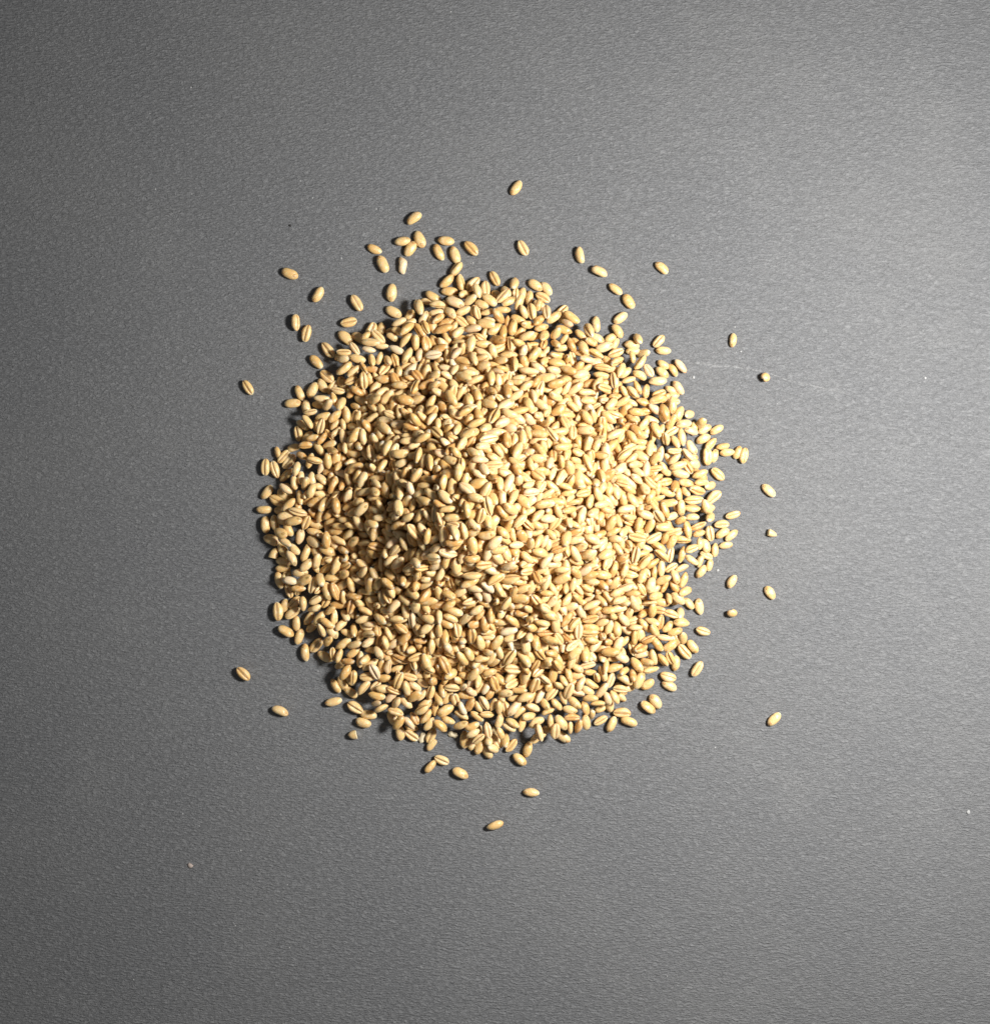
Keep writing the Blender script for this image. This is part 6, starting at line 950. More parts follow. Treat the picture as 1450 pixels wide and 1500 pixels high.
-334,-52,241,-134,5,4,94, -18,-268,247,-170,34,-175,99, -58,344,250,145,-3,105,108, 294,-222,201,153,-30,129,89, -128,-150,315,149,28,-115,99, -211,-44,317,150,-3,172,91,
-389,232,203,-114,-8,-115,104, 12,-126,327,157,3,-139,96, 86,-47,317,35,59,48,103, -111,493,179,136,29,153,105, 302,-46,216,-76,5,-170,86, 282,-265,196,137,2,79,90,
172,-404,197,-67,-6,167,91, -272,-33,289,74,-43,137,81, -12,438,198,122,57,161,104, 208,201,244,4,38,91,96, 30,154,332,-115,-16,40,93, 244,136,243,122,-32,141,78,
-407,168,199,-108,-28,-123,93, -53,-477,166,-149,-18,102,97, 80,-283,237,-51,-41,117,92, 205,-323,221,165,19,-131,93, -308,-251,220,-107,9,55,88, 373,62,203,124,30,-69,110,
347,203,199,-48,54,-81,103, 291,-407,155,59,-9,-132,89, -161,51,331,-133,0,-161,98, 16,-347,229,-145,-59,-59,90, -154,223,275,-156,6,93,92, 439,-98,137,176,-31,-3,84,
59,-9,341,-132,-20,170,107, -370,-5,218,-60,-67,39,107, -275,281,224,-167,49,173,95, 5,118,344,-33,13,14,97, 124,385,211,-176,-2,-65,101, -259,0,288,-105,11,2,95,
-101,27,377,-69,15,62,101, -160,-384,206,141,11,-26,94, -227,335,226,-80,-16,-127,92, -483,10,190,151,21,-137,107, -600,227,94,-136,46,170,98, 159,282,241,76,11,173,106,
-433,72,217,-156,50,129,92, -65,-108,332,-81,-24,-98,106, -204,-138,293,103,-47,-124,92, 384,208,191,61,29,172,94, 158,225,220,-96,-50,-165,95, -194,-220,283,-118,-6,64,98,
219,36,285,-89,-1,170,100, 105,167,300,145,-37,-161,92, -335,-81,249,-141,16,-22,110, 186,-173,267,-83,-9,-128,106, 312,-14,235,-147,10,74,103, -2,187,327,152,21,-35,103,
-29,320,250,-155,-12,80,77, 65,-130,325,140,-26,-64,106, -252,179,280,81,26,79,94, -158,-72,338,-65,27,69,93, -30,-299,254,-122,-34,110,98, -156,-178,297,-117,-13,114,101,
268,109,244,-50,-26,64,99, -205,-190,297,168,19,-153,98, 237,180,254,72,15,-81,85, 80,-107,297,-14,-68,123,97, 143,-41,311,-80,-2,-34,106, -143,253,292,2,21,-36,100,
114,-315,235,-104,69,-118,93, -19,388,240,146,-32,-24,104, -118,133,333,-117,33,6,98, -262,37,299,-33,54,121,99, -200,-75,328,175,11,-43,100, -281,142,264,-15,84,47,101,
112,-211,296,-34,-42,-172,93, -70,-273,278,-108,-6,-9,94, -106,357,261,-79,-4,-155,92, 75,15,359,-145,-72,-178,108, 99,261,274,-177,2,93,105, 116,33,333,166,-15,33,101,
-364,-108,230,-141,-6,-143,106, -35,158,323,-30,-13,-10,96, -93,330,258,-177,10,-120,78, 62,-203,294,-134,40,-158,93, -444,-42,212,149,-44,-24,103, -202,-377,212,-176,-31,-86,93,
228,-133,253,15,9,-161,88, 121,-349,227,-136,-51,147,92, 302,215,212,-52,25,-16,93, 71,122,323,-81,9,-94,88, -120,-121,345,-176,26,2,88, -282,-258,234,-128,34,77,102,
-151,81,334,63,0,-166,84, 39,383,230,-178,-14,-148,109, -257,264,258,-93,17,-151,103, 198,-373,212,-152,1,151,100, 44,438,208,100,-44,-81,113, 107,81,308,152,1,172,94,
-15,82,345,160,-19,-147,75, -156,410,218,140,10,120,107, -349,116,248,143,-12,105,98, 385,131,195,64,-37,-78,94, -6,-385,188,126,-42,-47,80, -348,-182,241,-170,31,-136,105,
181,-311,218,134,-9,-136,85, -43,-149,334,121,-9,91,106, 301,121,245,-160,-11,-82,106, -14,489,175,174,-12,-89,92, -337,70,272,-145,-33,-93,100, -63,-294,257,90,-26,-59,100,
175,236,242,99,34,-65,87, -237,116,314,-155,-31,-8,97, 569,-473,85,47,12,-154,89, -202,-431,185,95,-30,89,107, -301,-194,278,-56,-18,32,106, 259,-319,196,-122,14,58,94,
194,167,253,117,-53,-5,80, 47,-39,340,-176,15,169,101, -201,-118,315,-169,-40,-36,98, -34,104,342,-163,53,73,96, 168,171,264,-123,46,143,95, 95,68,332,-32,-17,85,101,
-118,223,303,-36,8,151,79, -39,30,363,-39,30,159,90, 54,-191,326,112,15,176,91, 101,-185,302,-54,-68,-154,92, 55,90,348,44,-21,-102,105, 567,-558,75,123,43,170,95,
-128,69,369,173,-63,14,104, 286,-72,225,102,12,-158,97, 759,-80,62,-123,0,-162,83, -141,101,351,159,17,171,96, -164,-296,261,-144,20,156,87, -782,-112,70,159,-26,-29,104,
150,-15,336,78,21,44,97, 27,-202,304,165,-5,-19,85, -298,82,303,-122,14,-69,90, -2,166,349,-13,-1,-174,99, 68,250,279,-142,2,85,95, -375,-662,84,4,14,-24,88,
-48,-109,361,-122,3,71,108, 88,-307,259,-168,-29,0,107, -276,-228,268,-64,50,-112,95, 709,77,65,-159,-28,-54,74, -688,373,61,-25,-3,10,79, 30,-291,254,141,18,-18,102,
199,-80,272,-152,0,-43,77, -65,317,276,98,-1,-156,111, -156,-103,361,-139,27,-89,86, -358,708,62,152,0,24,88, 90,364,230,-119,-11,-167,98, 596,-313,89,166,41,9,112,
183,30,304,-177,-23,3,100, 192,745,68,22,-27,-84,96, 274,-665,87,-27,-15,69,102, 167,-249,259,-61,39,-150,79, -33,298,283,147,51,27,104, -202,-290,242,163,38,-76,101,
-203,318,234,-111,26,90,80, 708,-297,69,178,-25,-156,98, 149,-318,239,-16,-14,129,90, -393,79,220,142,-1,106,97, -89,-176,326,174,-33,-24,103, -66,825,64,-115,0,110,98,
539,557,66,-65,8,53,103, -646,-440,68,-60,-25,110,95, -128,-45,363,56,-49,13,100, -423,-732,63,-65,0,-155,92, -316,99,277,-54,10,156,97, -231,175,305,-65,30,99,104,
446,-690,63,115,0,-59,91, -182,207,306,-41,25,-13,109, 95,-87,332,168,-37,119,105, -415,-20,226,-176,-1,7,86, 512,-609,73,158,46,94,94, 159,217,263,49,-23,-58,110,
-53,212,330,-91,-18,-59,88, 343,566,92,71,-24,174,102, -706,249,63,65,0,4,89, 206,136,261,-109,-26,-111,94, 703,329,66,174,14,8,96, 334,178,222,76,-4,-66,105,
-329,411,159,-173,-2,-18,106, 763,141,64,-159,0,23,102, -481,656,61,158,-2,42,77, 52,785,64,-159,-10,-154,92, 165,-835,61,159,0,-170,81, 386,28,212,121,-24,-171,95,
-312,39,284,-175,-46,53,99, -88,-250,294,-122,-7,-153,108, -604,-530,61,-21,0,94,81, -157,21,349,-117,4,12,103, 80,221,303,-163,-23,-115,106, -181,-27,331,-153,-28,-37,102,
245,235,237,86,-19,-172,109, 454,560,74,-69,-37,-154,105, -431,6,203,-173,22,150,97, -329,-245,238,158,-55,-90,88, -127,-793,67,-157,22,-157,95, -61,-846,64,21,13,-141,94,
-8,-170,322,109,10,-56,103, -245,-27,304,146,20,35,102, -137,15,372,-158,36,-46,93, -204,149,315,173,-66,42,94, -89,275,300,176,3,-156,114, -65,18,381,150,3,-74,106,
100,36,358,171,-18,-45,105, -261,64,314,-145,17,-158,93, -92,-98,354,-85,16,25,92, 108,119,323,37,2,138,100, -89,135,348,-117,-12,-68,95, -264,-153,289,-154,-22,-102,103,
-214,-171,314,-57,-45,-4,92, 25,12,365,172,-13,64,85, -53,143,351,146,16,-114,106, -28,-79,389,166,14,-172,106, -8,277,298,120,11,-171,94, 282,-44,243,96,-4,-30,87,
-207,284,257,-22,24,137,93, -277,117,277,-124,-11,9,80, -27,-267,289,86,38,-39,109, 113,-160,308,-65,6,-41,95, -101,-12,378,128,-20,13,99, 44,254,296,50,29,93,98,
-14,-374,218,-64,14,-89,98, -90,86,367,169,-54,-64,105, 731,-136,75,28,3,21,88, 176,-106,280,77,-5,64,89, 2,-322,240,-45,-72,46,88, -303,-93,264,-140,-23,97,90,
-320,-788,63,-65,0,130,93, -67,167,338,175,-12,71,92, 343,38,219,62,28,74,98, -93,790,66,159,-21,35,94, -623,-412,85,-169,-2,-27,104, -379,-32,226,-95,52,150,78,
27,60,355,-120,19,-79,99, 348,675,75,41,-36,-69,109, 103,-273,273,136,18,-155,97, -210,-97,346,-86,53,-143,99, 160,83,300,28,10,53,95, -698,336,64,-65,0,126,100,
-153,183,333,-172,30,158,98, -483,118,164,149,-2,65,100, 53,353,254,-138,-2,-26,106, 196,176,284,170,-40,-111,86, 164,-818,87,64,1,-76,105, 63,-81,342,84,-22,101,90,
355,-694,73,-80,21,-177,100, 150,-233,270,-7,33,118,86, 547,-235,94,-142,-10,-116,96, 768,110,66,115,20,5,90, -622,400,73,-106,-43,45,97, -580,-535,74,102,4,-110,94,
789,19,66,159,-13,116,104, 257,-95,256,-159,-34,-105,113, 153,190,294,140,-8,173,102, -621,-481,70,-176,32,-131,93, -175,499,148,91,24,-29,92, 160,-144,291,-138,-21,162,105,
-21,256,324,9,-17,-167,112, 34,-100,354,65,44,-38,104, -58,96,372,123,-20,-93,98, -172,-176,323,144,-16,73,90, -130,45,389,43,55,-31,94, -52,-40,395,-154,-29,-15,92,
-166,131,352,150,-31,5,109, -276,130,305,-66,19,-127,101, 71,177,323,-55,-20,-31,90, 80,146,347,-154,-1,120,97, 114,-42,333,-26,-11,137,99, -341,15,292,180,26,103,101,
368,240,195,144,2,71,85, -3,343,263,37,-31,-117,114, -228,3,319,117,-16,135,94, -358,-136,247,-45,32,-135,105, -281,764,68,-159,-21,-79,102, 66,53,377,-76,-39,-120,108,
-136,-192,319,153,31,-85,106, -173,242,304,-89,-21,137,91, -203,-796,68,-130,-11,138,105, 12,-272,286,-76,3,119,102, -193,72,319,-135,-65,81,80, -353,-18,261,164,-71,51,106,
8,54,376,-149,9,131,100, 171,144,288,135,-34,166,93, 262,70,243,-81,4,13,95, -49,265,305,59,19,-138,84, -360,-390,172,166,-11,3,85, 45,-269,268,79,34,-30,92,
47,-52,367,66,-16,59,95, 264,-37,266,-58,-38,-73,75, 26,226,296,-68,3,135,84, -237,-146,312,-169,4,-137,88, 154,98,322,148,47,79,76, -361,21,258,-119,-8,35,99,
-110,-157,339,110,11,60,97, 339,-784,65,159,15,-84,98, 50,-338,238,-153,-55,9,92, -326,679,89,-99,-14,-137,105, 357,631,82,179,-35,157,93, 65,-784,75,136,-15,-31,95,
181,-345,244,-44,46,-33,102, -258,-761,65,70,0,-127,104, -764,-256,62,159,0,-13,92, -286,331,240,-131,29,-53,102, -95,-126,360,16,-60,158,87, 16,98,379,-95,35,96,103,
46,-14,374,-3,-17,16,101, -290,24,298,-98,14,-107,84, -23,7,390,-122,28,-134,108, -76,159,365,151,22,98,93, 152,46,316,-80,32,-116,95, -264,-10,325,-123,16,-121,87,
152,132,318,-14,-20,-36,96, -43,229,347,163,27,2,89, 250,90,265,-81,-4,162,91, -222,61,343,175,-16,-43,106, 76,-116,347,-125,-34,-178,95, -117,239,324,-123,22,58,92,
-106,43,405,88,-32,-121,103, -208,-127,349,111,-49,34,102, 12,-160,341,-152,-25,134,106, -118,163,359,33,0,-94,93, 83,110,360,-148,-60,86,92, -441,-713,71,177,-46,17,85,
-93,-46,384,8,42,-101,79, 154,-105,302,139,22,60,96, 694,-413,65,159,10,-6,103, 654,335,77,122,-18,61,99, -257,-198,294,2,39,2,100, -250,93,321,169,-27,-2,80,
423,-41,177,125,23,-116,106, -355,-624,101,-17,-10,67,106, -155,-16,367,-151,-26,18,100, 3,-239,308,47,5,31,105, 665,198,97,-140,13,-137,87, 12,218,317,150,7,-54,90,
-107,118,365,168,-26,-14,87, 40,-145,343,-137,-4,113,100, 30,-72,386,163,10,-46,95, -164,-143,348,23,-24,168,108, -294,-98,291,-57,-35,113,103, -84,243,316,-13,2,-120,91,
-191,-51,348,102,12,131,99, 127,169,319,-78,-28,-75,85, 100,-7,360,66,19,-83,77, 269,704,69,89,34,149,86, -200,109,341,-145,-21,143,92, -34,67,381,-175,4,66,113,
39,136,353,-67,29,-20,102, -79,-162,355,176,13,1,97, 225,-816,70,-22,24,-93,109, -325,-113,267,82,-12,115,93, -82,-826,62,-159,0,28,90, -76,-71,383,115,40,-150,103,
-234,-13,339,-74,25,-50,87, 127,69,348,55,27,6,102, 233,124,276,-31,-19,-117,100, -642,273,79,109,2,-127,91, -13,-205,322,-121,17,-23,94, -307,-54,280,-121,63,170,93,
-795,-78,73,-158,35,155,107, -326,-652,97,-82,28,-77,104, 417,-362,113,141,-15,3,91, 39,-326,264,-63,-14,55,96, -27,132,353,103,75,57,87, -149,-66,366,-64,5,142,94,
-104,200,321,-147,-78,23,75, -103,108,391,-169,-7,74,90, -39,-185,350,18,12,6,97, 87,-30,381,-44,-5,-135,100, -283,-71,320,21,-3,133,112, -261,-113,305,-82,25,120,96,
310,-799,68,-73,-23,72,93, -343,-46,273,-88,21,-152,104, -208,-3,357,30,-3,-96,102, -71,-44,412,172,8,134,85, 25,46,404,161,7,-78,103, 49,102,376,-101,-15,-113,105,
-447,-592,88,18,14,-63,104, -205,84,353,-34,-75,18,78, 224,3,297,93,-23,111,92, -364,218,208,51,-5,69,97, -86,23,407,-119,-36,68,92, -467,-452,108,25,-40,9,102,
-72,-6,409,-146,-11,-165,99, -76,-119,383,162,-9,96,103, -52,182,375,112,12,-4,101, -237,-85,349,106,14,-101,92, -177,56,357,-87,17,38,91, -25,-139,363,132,4,-103,110,
-6,47,409,179,-33,-61,94, -306,-19,303,-126,-23,29,88, -130,-108,375,-69,-2,-130,100, -359,-784,69,-150,21,-126,105, -127,137,382,152,2,87,99, -52,128,389,107,-10,145,102,
-460,-416,107,-72,-3,-178,84, 668,-242,79,-173,7,111,93, 126,-112,324,140,-48,80,90, -155,222,325,119,-29,-137,103, -254,-62,329,-143,2,121,89, -75,209,348,-125,-40,-26,103,
168,26,331,-150,-1,13,96, 318,68,226,-17,-18,-165,94, -179,-84,380,-172,5,92,113, -178,100,371,-137,-11,85,103, 54,11,409,-166,33,-36,102, -6,141,370,163,60,-1,93,
-109,-67,394,-67,-10,101,97, -190,24,375,109,-6,145,93, 46,-187,357,-92,-35,27,103, -136,208,345,174,15,-47,86, 187,-292,237,136,-3,175,78, -339,210,233,147,10,-177,101,
-42,27,406,-162,-26,-142,91, -80,-224,314,67,10,-177,110, -56,98,404,-147,-5,13,107, -190,-19,384,-5,-6,-71,106, 21,-827,63,-159,-15,112,82, 581,-588,66,65,16,11,98,
-779,86,63,115,0,144,90, 117,95,351,-123,-34,-161,85, -214,773,64,-65,0,177,99, -279,-179,322,-160,-55,-40,98, -165,9,399,144,1,12,92, -31,73,415,-61,13,-118,107,
-36,149,398,161,-38,-55,87, -95,78,415,-27,-5,-39,106, -23,-28,416,154,-18,-78,93, 67,-284,281,-65,54,-109,89, -97,10,432,139,-2,-82,89, -144,-105,404,-168,-6,2,108,
-53,-373,205,122,8,48,76, 26,316,278,-141,27,24,99, 574,108,116,6,-3,137,104, -250,40,341,-149,-35,-15,100, 16,-131,370,160,-10,-164,94, -219,-158,344,49,-36,0,103,
-286,-342,211,-178,46,-103,109, -146,-43,385,-16,-33,-15,87, -173,54,388,170,-14,-41,99, -22,22,428,28,11,-76,109, -563,596,62,21,0,179,88, 25,-3,404,84,17,-54,104,
0,-107,391,-148,-10,43,106, -150,90,379,-179,12,83,100, -565,570,68,-165,-32,4,87, -65,49,440,157,8,166,101, -139,-71,419,103,-28,-67,104, 653,-543,66,-32,-15,117,95,
730,301,65,162,17,-14,90, -146,-19,399,-119,-4,5,97, -462,631,77,-64,-7,-4,111, -48,-14,429,0,-15,75,98, -7,114,397,-43,71,-176,104, 281,-805,62,65,-17,92,75,
]
heap_rows = np.array(HEAP, dtype=float).reshape(-1, 7)
NB = len(heap_rows)
pos_mm = heap_rows[:, :3] * 0.1
quat = np.array([Euler([math.radians(v) for v in r[3:6]]).to_quaternion() for r in heap_rows])
scl = heap_rows[:, 6] * 0.01

HCX, HCY = 712.0, 752.0
PKX, PKY = 695.0, 738.0
def clock(px, py):
    a = math.degrees(math.atan2(px - HCX, -(py - HCY))) % 360
    h2 = int(round(a / 15)) % 24
    names = ['twelve', 'one', 'two', 'three', 'four', 'five', 'six', 'seven', 'eight', 'nine', 'ten', 'eleven']
    return ("half past " + names[h2 // 2]) if h2 % 2 else (names[h2 // 2] + " o'clock")

SPECIAL = {
    'w': 'thin shrivelled pale wheat grain on the card above the heap, upper left',
    'p': 'pinkish wheat grain with a reddish spot, lying off the upper right rim',
    'r': 'pale wheat grain with wrinkled ridged back on the upper right rim',
}
def apartness(i):
    px, py = hand[i][:2]
    d = sorted(math.hypot(px - h[0], py - h[1]) for j, h in enumerate(hand) if j != i)
    return d[0]
def words_for(i):
    px, py, a, l, f = hand[i]
    r = math.hypot(px - HCX, py - HCY)
    face = {'c': 'crease-up', 's': 'side-lying'}.get(f, 'smooth-backed')
    if l < 18 and f in 'dcgs': lean = 'poking up steeply'
    elif a < 20 or a > 160: lean = 'lying level'
    elif 70 <= a <= 110: lean = 'lying upright'
    elif a < 70: lean = 'leaning right'
    else: lean = 'leaning left'
    nd = apartness(i)
    inside = r < REACH(px, py)
    if inside: zone = "on the heap's rim at"
    elif nd > 32: zone = 'alone on the card towards'
    else: zone = 'just off the heap towards'
    return face, lean, zone, clock(px, py), r
def REACH(px, py):
    a = math.atan2(py - HCY, px - HCX)
    return float(np.interp(a, OA, OR)) + 14
POLY = [(700, 430), (740, 432), (790, 445), (830, 460), (860, 480), (900, 505), (935, 525), (960, 550), (985, 575), (1005, 600), (1010, 640), (1020, 680), (1032, 715), (1040, 745), (1030, 780), (1015, 810), (1008, 845), (1000, 870), (1000, 910), (1000, 940), (975, 965), (950, 985), (930, 1005), (905, 1025), (870, 1045), (850, 1058), (825, 1065), (795, 1075), (770, 1068), (735, 1072), (705, 1085), (680, 1065), (655, 1060), (630, 1060), (600, 1060), (575, 1050), (550, 1030), (520, 1010), (500, 990), (495, 960), (480, 940), (465, 920), (440, 890), (425, 860), (415, 830), (415, 790), (410, 750), (415, 715), (435, 690), (440, 660), (455, 640), (450, 610), (470, 590), (490, 560), (500, 530), (520, 505), (555, 490), (575, 475), (600, 455), (640, 445)]
_pa = sorted((math.atan2(y - HCY, x - HCX), math.hypot(x - HCX, y - HCY)) for x, y in POLY)
OA = np.array([p[0] for p in _pa]); OR = np.array([p[1] for p in _pa])

keys = {}
for i, h in enumerate(hand):
    if h[4] in 'dcgs':
        f, l, z, c, r = words_for(i)
        keys.setdefault((f, l, z, c), []).append((r, i))
LABEL = {}
for (f, l, z, c), lst in keys.items():
    lst.sort(reverse=True)
    n = len(lst)
    orders = {1: [''], 2: [', outer one', ', inner one'], 3: [', outermost', ', middle one', ', innermost'],
              4: [', outermost', ', second from outside', ', third from outside', ', innermost'],
              5: [', outermost', ', second from outside', ', third from outside', ', fourth from outside', ', innermost']}[min(n, 5)]
    for k, (r, i) in enumerate(lst):
        LABEL[i] = f'{f} wheat grain {l} {z} {c}{orders[min(k, len(orders) - 1)]}'

def rest_z(verts_mm, q, s):
    m = np.array(q.to_matrix())
    return -(verts_mm @ m.T)[:, 2].min() * s * MM

def tag(o, label, cat, group=None):
    o['label'] = label; o['category'] = cat
    if group: o['group'] = group

# --- broken kernel: half a grain with a flat starchy face
def half_grain(px, py, ang, size, label, cut=0.05, seed=3):
    rr = random.Random(seed)
    g = Grain(rr)
    n = len(g.phis)
    us = [u for u in g.us if u < cut - 0.06] + [cut - 0.03]
    V = [(-g.L / 2, 0, g.bend * 0.3)]
    for u in us:
        for ph in g.phis:
            x, y, z = g.point(u, ph)
            V.append((x + (0.28 * (y / 1.7) if u == us[-1] else 0), y, z))
    F = []
    m = len(us)
    for k in range(n):
        k2 = (k + 1) % n
        F.append((0, 1 + k2, 1 + k))
        for r in range(m - 1):
            a, b = 1 + r * n + k, 1 + r * n + k2
            F.append((a, b, b + n)); F.append((a, b + n, a + n))
    V = np.array(V); F = np.array(F)
    V[:, 0] += g.L / 4
    r1, r2 = 0.62, rr.random()
    q = Euler((math.radians(rr.uniform(150, 210)), 0, math.radians(ang))).to_quaternion()
    s = size * 0.258 / (g.L / 2 * (1 + cut))
    s = min(1.05, max(0.75, s))
    x, y = P(px, py)
    o = bpy.data.objects.new('broken_grain', None)
    o.empty_display_size = 0.002
    col.objects.link(o)
    kb = bpy.data.objects.new('kernel_body', fill_mesh('kernel_body', V * MM, F, V, np.tile((r1, r2, 0.0), (len(V), 1)), M_GRAIN))
    col.objects.link(kb)
    kb.parent = o
    o.rotation_mode = 'QUATERNION'; o.rotation_quaternion = q; o.scale = (s, s, s)
    o.location = (x, y, rest_z(V, q, s))
    ring = V[1 + (m - 1) * n:]
    cen = ring.mean(axis=0) + np.array((0.12, 0, 0))
    fv = [tuple(cen * MM)] + [tuple((p + np.array((0.02, 0, 0))) * MM) for p in ring]
    ff = [(0, 1 + k, 1 + (k + 1) % n) for k in range(n)]
    fc = mesh_obj('broken_face', fv, ff, M_STARCH, o)
    fc['label'] = 'pale floury broken face'
    tag(o, label, 'grain fragment')
    return o

def bran_flake(px, py, ang, size, label, seed):
    rr = random.Random(seed)
    V, F = [], []
    nx, ny = 8, 6
    hl, hw = size * 0.258 / 2, size * 0.258 * 0.30
    for side in (0, 1):
        for i in range(nx + 1):
            for j in range(ny + 1):
                u, v = i / nx * 2 - 1, j / ny * 2 - 1
                w = (1 - abs(u) ** 2.4) ** 0.6 if abs(u) < 1 else 0.06
                x = u * hl + 0.15 * math.sin(3 * v + seed)
                y = v * hw * w * (1 + 0.15 * math.sin(5 * u + seed))
                z = 0.55 + 0.9 * (1 - (v * w) ** 2) * w + 0.12 * math.sin(4 * u + 2 * v) - side * 0.14
                V.append((x, y, z))
    st = (nx + 1) * (ny + 1)
    for i in range(nx):
        for j in range(ny):
            a = i * (ny + 1) + j
            F.append((a, a + ny + 1, a + ny + 2, a + 1))
            F.append((st + a, st + a + 1, st + a + ny + 2, st + a + ny + 1))
    def edge(a, b):
        F.append((a, b, st + b, st + a))
    for i in range(nx):
        edge((i + 1) * (ny + 1), i * (ny + 1)); edge(i * (ny + 1) + ny, (i + 1) * (ny + 1) + ny)
    for j in range(ny):
        edge(j, j + 1); edge(nx * (ny + 1) + j + 1, nx * (ny + 1) + j)
    V = np.array(V); V[:, 2] -= V[:, 2].min()
    o = mesh_obj('bran_flake', V * MM, F, M_HUSK, None, True)
    x, y = P(px, py)
    o.location = (x, y, 0.00002); o.rotation_euler = (0, 0, math.radians(ang))
    tag(o, label, 'flake')

rnd = random.Random(5)
HALF = ['stubby half of a broken wheat grain at the nine o\'clock rim, floury tip',
        'cut half grain with flat pale face, alone below the lower left rim',
        'small chipped grain fragment alone on the card right of the heap']
FLK = ['white translucent husk flake beside the grains at the bottom left rim',
       'pale chalky husk piece tucked under the bottom rim of the heap']
UP = ['stubby tan wheat grain standing on end right of the heap, towards four o\'clock',
      'stubby wheat grain standing on end beside the long scratch, upper right']
hi_, fi_, ui_ = 0, 0, 0
for i, (px, py, a, l, f) in enumerate(hand):
    x, y = P(px, py)
    if f == 'h':
        half_grain(px, py, a if hi_ else a + 180, l, HALF[hi_], cut=(0.2, 0.0, 0.05)[hi_], seed=20 + hi_); hi_ += 1; continue
    if f == 'f':
        bran_flake(px, py, a, l, FLK[fi_], 4 + fi_); fi_ += 1; continue
    if f == 'w': shp = Grain(rnd, shrivel=0.45)
    elif f == 'r': shp = Grain(rnd, ribs=0.035)
    else: shp = LOOSE[i % len(LOOSE)]
    r1, r2 = tones(rnd)
    r1 = 0.30 + 0.45 * r1
    r1 = {'w': 0.97, 'p': 0.93, 'r': 0.85}.get(f, r1)
    s = l * 0.258 / shp.L
    pitch = rnd.uniform(-0.04, 0.04)
    if l < 18 and f in 'dcgs':
        pitch = math.acos(min(1, l / 24.5)); s = 24.5 * 0.258 / shp.L
    if f == 'u':
        pitch = math.radians(62); s = 1.06
    s = max(0.70, min(1.14, s))
    roll = {'c': rnd.gauss(0, 0.18), 's': rnd.choice((-1, 1)) * rnd.uniform(0.75, 1.1),
            'g': math.pi + rnd.gauss(0, 0.15)}.get(f, math.pi + rnd.gauss(0, 0.5))
    flip = {'g': 180 if 30 < a < 170 else 0}.get(f, rnd.choice((0, 180)))
    if f == 'g': flip = 0 if a < 90 else 180      # germ end towards the lower end in the picture
    q = Euler((0, -pitch, math.radians(a + flip))).to_quaternion() @ Euler((roll, 0, 0)).to_quaternion()
    o = single_grain('wheat_grain', shp, r1, r2, (x, y, rest_z(shp.bv, q, s)), q, s)
    if f == 'u':
        o.scale = (0.6 * s, s, s)          # short stubby kernel
        o.location.z = rest_z(shp.bv * np.array((0.6, 1, 1)), q, s)
        tag(o, UP[ui_], 'grain'); ui_ += 1
    elif f in SPECIAL:
        tag(o, SPECIAL[f], 'grain')
    else:
        tag(o, LABEL[i], 'grain', 'loose wheat grains around the heap')

# ------------------------------------------------------------------ the heap
# the topmost kernels on the crest are single things, all the others one mass nobody could count
pkx, pky = (PKX - CX) * 0.258, (CY - PKY) * 0.258
dist = np.hypot(pos_mm[:, 0] - pkx, pos_mm[:, 1] - pky)
crest = []
for i in np.argsort(dist):
    if dist[i] > 30 or len(crest) >= 48: break
    near = np.hypot(pos_mm[:, 0] - pos_mm[i, 0], pos_mm[:, 1] - pos_mm[i, 1])
    above = ((near < 3.0) & (pos_mm[:, 2] > pos_mm[i, 2] + 0.9)).sum()
    if above == 0: crest.append(i)
crest_set = set(int(i) for i in crest)
bodies = {k: [] for k in range(len(SHAPES))}
rnd = random.Random(77)
tone = [tones(rnd) for _ in range(NB)]
ckeys = {}
for i in crest:
    q = Quaternion(quat[i])
    ax, up = q @ Vector((1, 0, 0)), (q @ Vector((0, 0, 1))).z
    face = 'crease-up' if up > 0.6 else ('smooth-backed' if up < -0.4 else 'side-lying')
    a = math.degrees(math.atan2(ax.y, ax.x)) % 180
    if abs(ax.z) > 0.6: lean = 'poking up steeply'
    elif a < 22 or a > 158: lean = 'lying level'
    elif 68 <= a <= 112: lean = 'lying upright'
    else: lean = 'leaning right' if a < 90 else 'leaning left'
    px, py = CX + pos_mm[i, 0] / 0.258, CY - pos_mm[i, 1] / 0.258
    h = int(round((math.degrees(math.atan2(px - PKX, PKY - py)) % 360) / 45)) % 8
    side = ['upper', 'upper right', 'right', 'lower right', 'lower', 'lower left', 'left', 'upper left'][h]
    ckeys.setdefault((face, lean, side), []).append((dist[i], int(i)))
CLABEL = {}
for (f, l, sd), lst in ckeys.items():
    lst.sort()
    n = len(lst)
    od = {1: [''], 2: [', nearest the peak', ', farther from the peak'],
          3: [', nearest the peak', ', second from the peak', ', farthest from the peak'],
          4: [', nearest the peak', ', second from the peak', ', third from the peak', ', farthest from the peak']}[min(n, 4)]
    for k, (r, i) in enumerate(lst):
        CLABEL[i] = f"{f} wheat grain {l} on crest's {sd} side{od[min(k, len(od) - 1)]}"
for i in range(NB):
    k = (i * 7) % len(SHAPES)
    if i in crest_set:
        o = single_grain('wheat_grain', SHAPES[k], *tone[i], Vector(pos_mm[i] * MM), Quaternion(quat[i]), scl[i])
        tag(o, CLABEL[i], 'grain', 'wheat grains on the crest of the heap')
    else:
        bodies[k].append(i)
VV, FF, LL, TT = [], [], [], []
base = 0
def qmat(q):
    w, x, y, z = q.T
    return np.stack([1 - 2 * (y * y + z * z), 2 * (x * y - z * w), 2 * (x * z + y * w),
                     2 * (x * y + z * w), 1 - 2 * (x * x + z * z), 2 * (y * z - x * w),
                     2 * (x * z - y * w), 2 * (y * z + x * w), 1 - 2 * (x * x + y * y)], axis=1).reshape(-1, 3, 3)
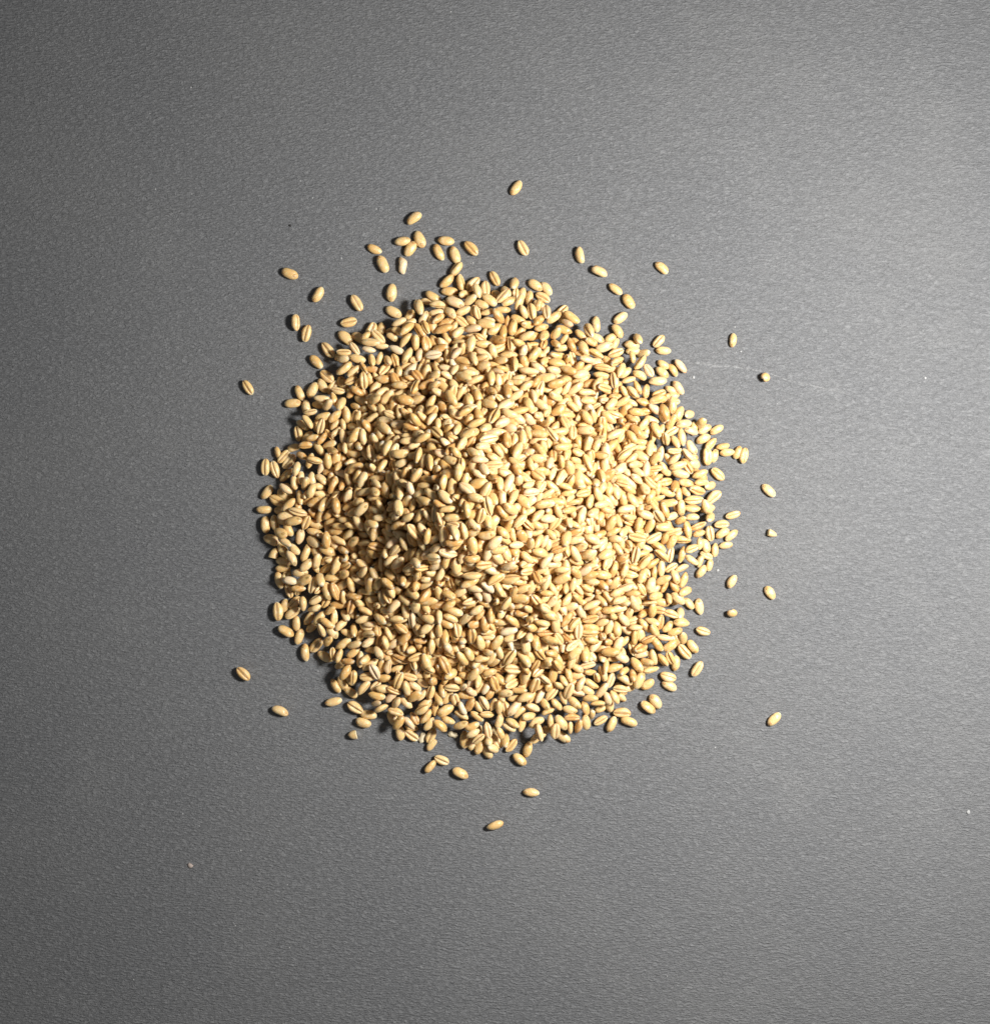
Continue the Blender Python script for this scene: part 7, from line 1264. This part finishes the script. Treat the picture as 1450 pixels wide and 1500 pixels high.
for k, ids in bodies.items():
    if not ids: continue
    g = SHAPES[k]
    v = np.vstack([g.bv, g.gv, g.hv]); f = np.vstack([g.bf, g.gf + len(g.bv), g.hf + len(g.bv) + len(g.gv)])
    fl = np.concatenate([np.zeros(len(g.bv)), np.ones(len(g.gv)), np.zeros(len(g.hv))])
    R = qmat(quat[ids])
    w = np.einsum('nij,vj->nvi', R, v) * scl[ids][:, None, None] + pos_mm[ids][:, None, :]
    n, m = len(ids), len(v)
    VV.append(w.reshape(-1, 3) * MM)
    FF.append((f[None] + (np.arange(n) * m)[:, None, None]).reshape(-1, 3) + base)
    LL.append(np.tile(v, (n, 1)))
    tn = np.array([tone[i] for i in ids])
    TT.append(np.concatenate([np.repeat(tn, m, axis=0), np.tile(fl, n)[:, None]], axis=1))
    base += n * m
heap = bpy.data.objects.new('wheat_heap', fill_mesh('wheat_heap', np.vstack(VV), np.vstack(FF), np.vstack(LL), np.vstack(TT), M_GRAIN))
col.objects.link(heap)
heap['kind'] = 'stuff'
tag(heap, 'broad heap of golden wheat grains piled on the dark grey card', 'wheat heap')

# ------------------------------------------------------------------ specks and dust on the card
def speck(px, py, r, mat, rr, flat=0.5):
    V, F = [], []
    K = 7
    x, y = P(px, py)
    V.append((0, 0, r * flat))
    for ring, (q, h) in enumerate(((0.7, 0.75), (1.0, 0.2), (0.8, 0.0))):
        for k in range(K):
            a = 2 * math.pi * k / K
            d = r * q * rr.uniform(0.7, 1.25)
            V.append((d * math.cos(a), d * math.sin(a), r * flat * h))
    for k in range(K):
        k2 = (k + 1) % K
        F.append((0, 1 + k, 1 + k2))
        for n in range(2):
            a, b = 1 + n * K + k, 1 + n * K + k2
            F.append((a, a + K, b + K, b))
    F.append(tuple(1 + 2 * K + k for k in reversed(range(K))))
    return [(v[0] + x, v[1] + y, v[2] + 0.00001) for v in V], F
rr = random.Random(9)
for (px, py, r, mat, lab) in [
        (1417.5, 1189.5, 3.6, M_DUST, 'brightest white crumb on the bare card at the lower right'),
        (1354.5, 553.5, 2.4, M_DUST, 'tiny white crumb on the card at the far right, beyond the scratch'),
        (1015.5, 552.5, 2.6, M_DUST, 'white crumb on the card below the long scratch'),
        (279, 1268, 4.2, M_LINT, 'fuzzy tan speck on the dark card at the lower left'),
        (425, 330.5, 2.2, M_DARK, 'single black speck on the card above the heap, upper left'),
        (1051, 835.5, 2.4, M_DUST, 'white chip of chaff just off the right rim of the heap')]:
    v, f = speck(px, py, r * S, mat, rr)
    cxy = P(px, py)
    v = [(p[0] - cxy[0], p[1] - cxy[1], p[2]) for p in v]
    o = mesh_obj('crumb', v, f, mat, None, True)
    o.location = (cxy[0], cxy[1], 0)
    tag(o, lab, 'crumb')
V, F = [], []
near = [(17, 101), (121, 105), (220, 166), (280, 128), (228, 277), (281, 284), (44, 170), (132, 59), (1289, 131),
        (1188, 203), (1076, 479), (1085, 515), (1138, 591), (1105, 584), (1115, 803), (1135, 802), (1051, 822),
        (505, 295), (440, 265), (458, 290), (551, 306), (578, 318), (500, 378), (690, 386), (693, 385), (383, 914),
        (420, 966), (410, 1020), (384, 581), (401, 618), (503, 1056), (1040, 1041), (1047, 1095), (872, 1103),
        (611, 1209), (791, 1170), (1254, 545), (1078, 516), (235, 1050), (268, 1192), (292, 1210), (349, 1247),
        (353, 1246), (421, 1296), (424, 1388), (345, 1356), (196, 1435), (977, 1430), (660, 17), (600, 60)]
for i in range(150):
    if i < len(near): px, py, r = near[i][0], near[i][1], rr.uniform(0.7, 1.5)
    else: px, py, r = rr.uniform(-200, 1650), rr.uniform(-200, 1700), rr.uniform(0.4, 0.9)
    v, f = speck(px, py, r * S, M_DUST, rr, 0.35)
    b = len(V)
    V += v; F += [tuple(k + b for k in ff) for ff in f]
dust = mesh_obj('dust', V, F, M_DUST, None, True)
dust['kind'] = 'stuff'
tag(dust, 'fine white dust specks scattered over the dark card', 'dust')
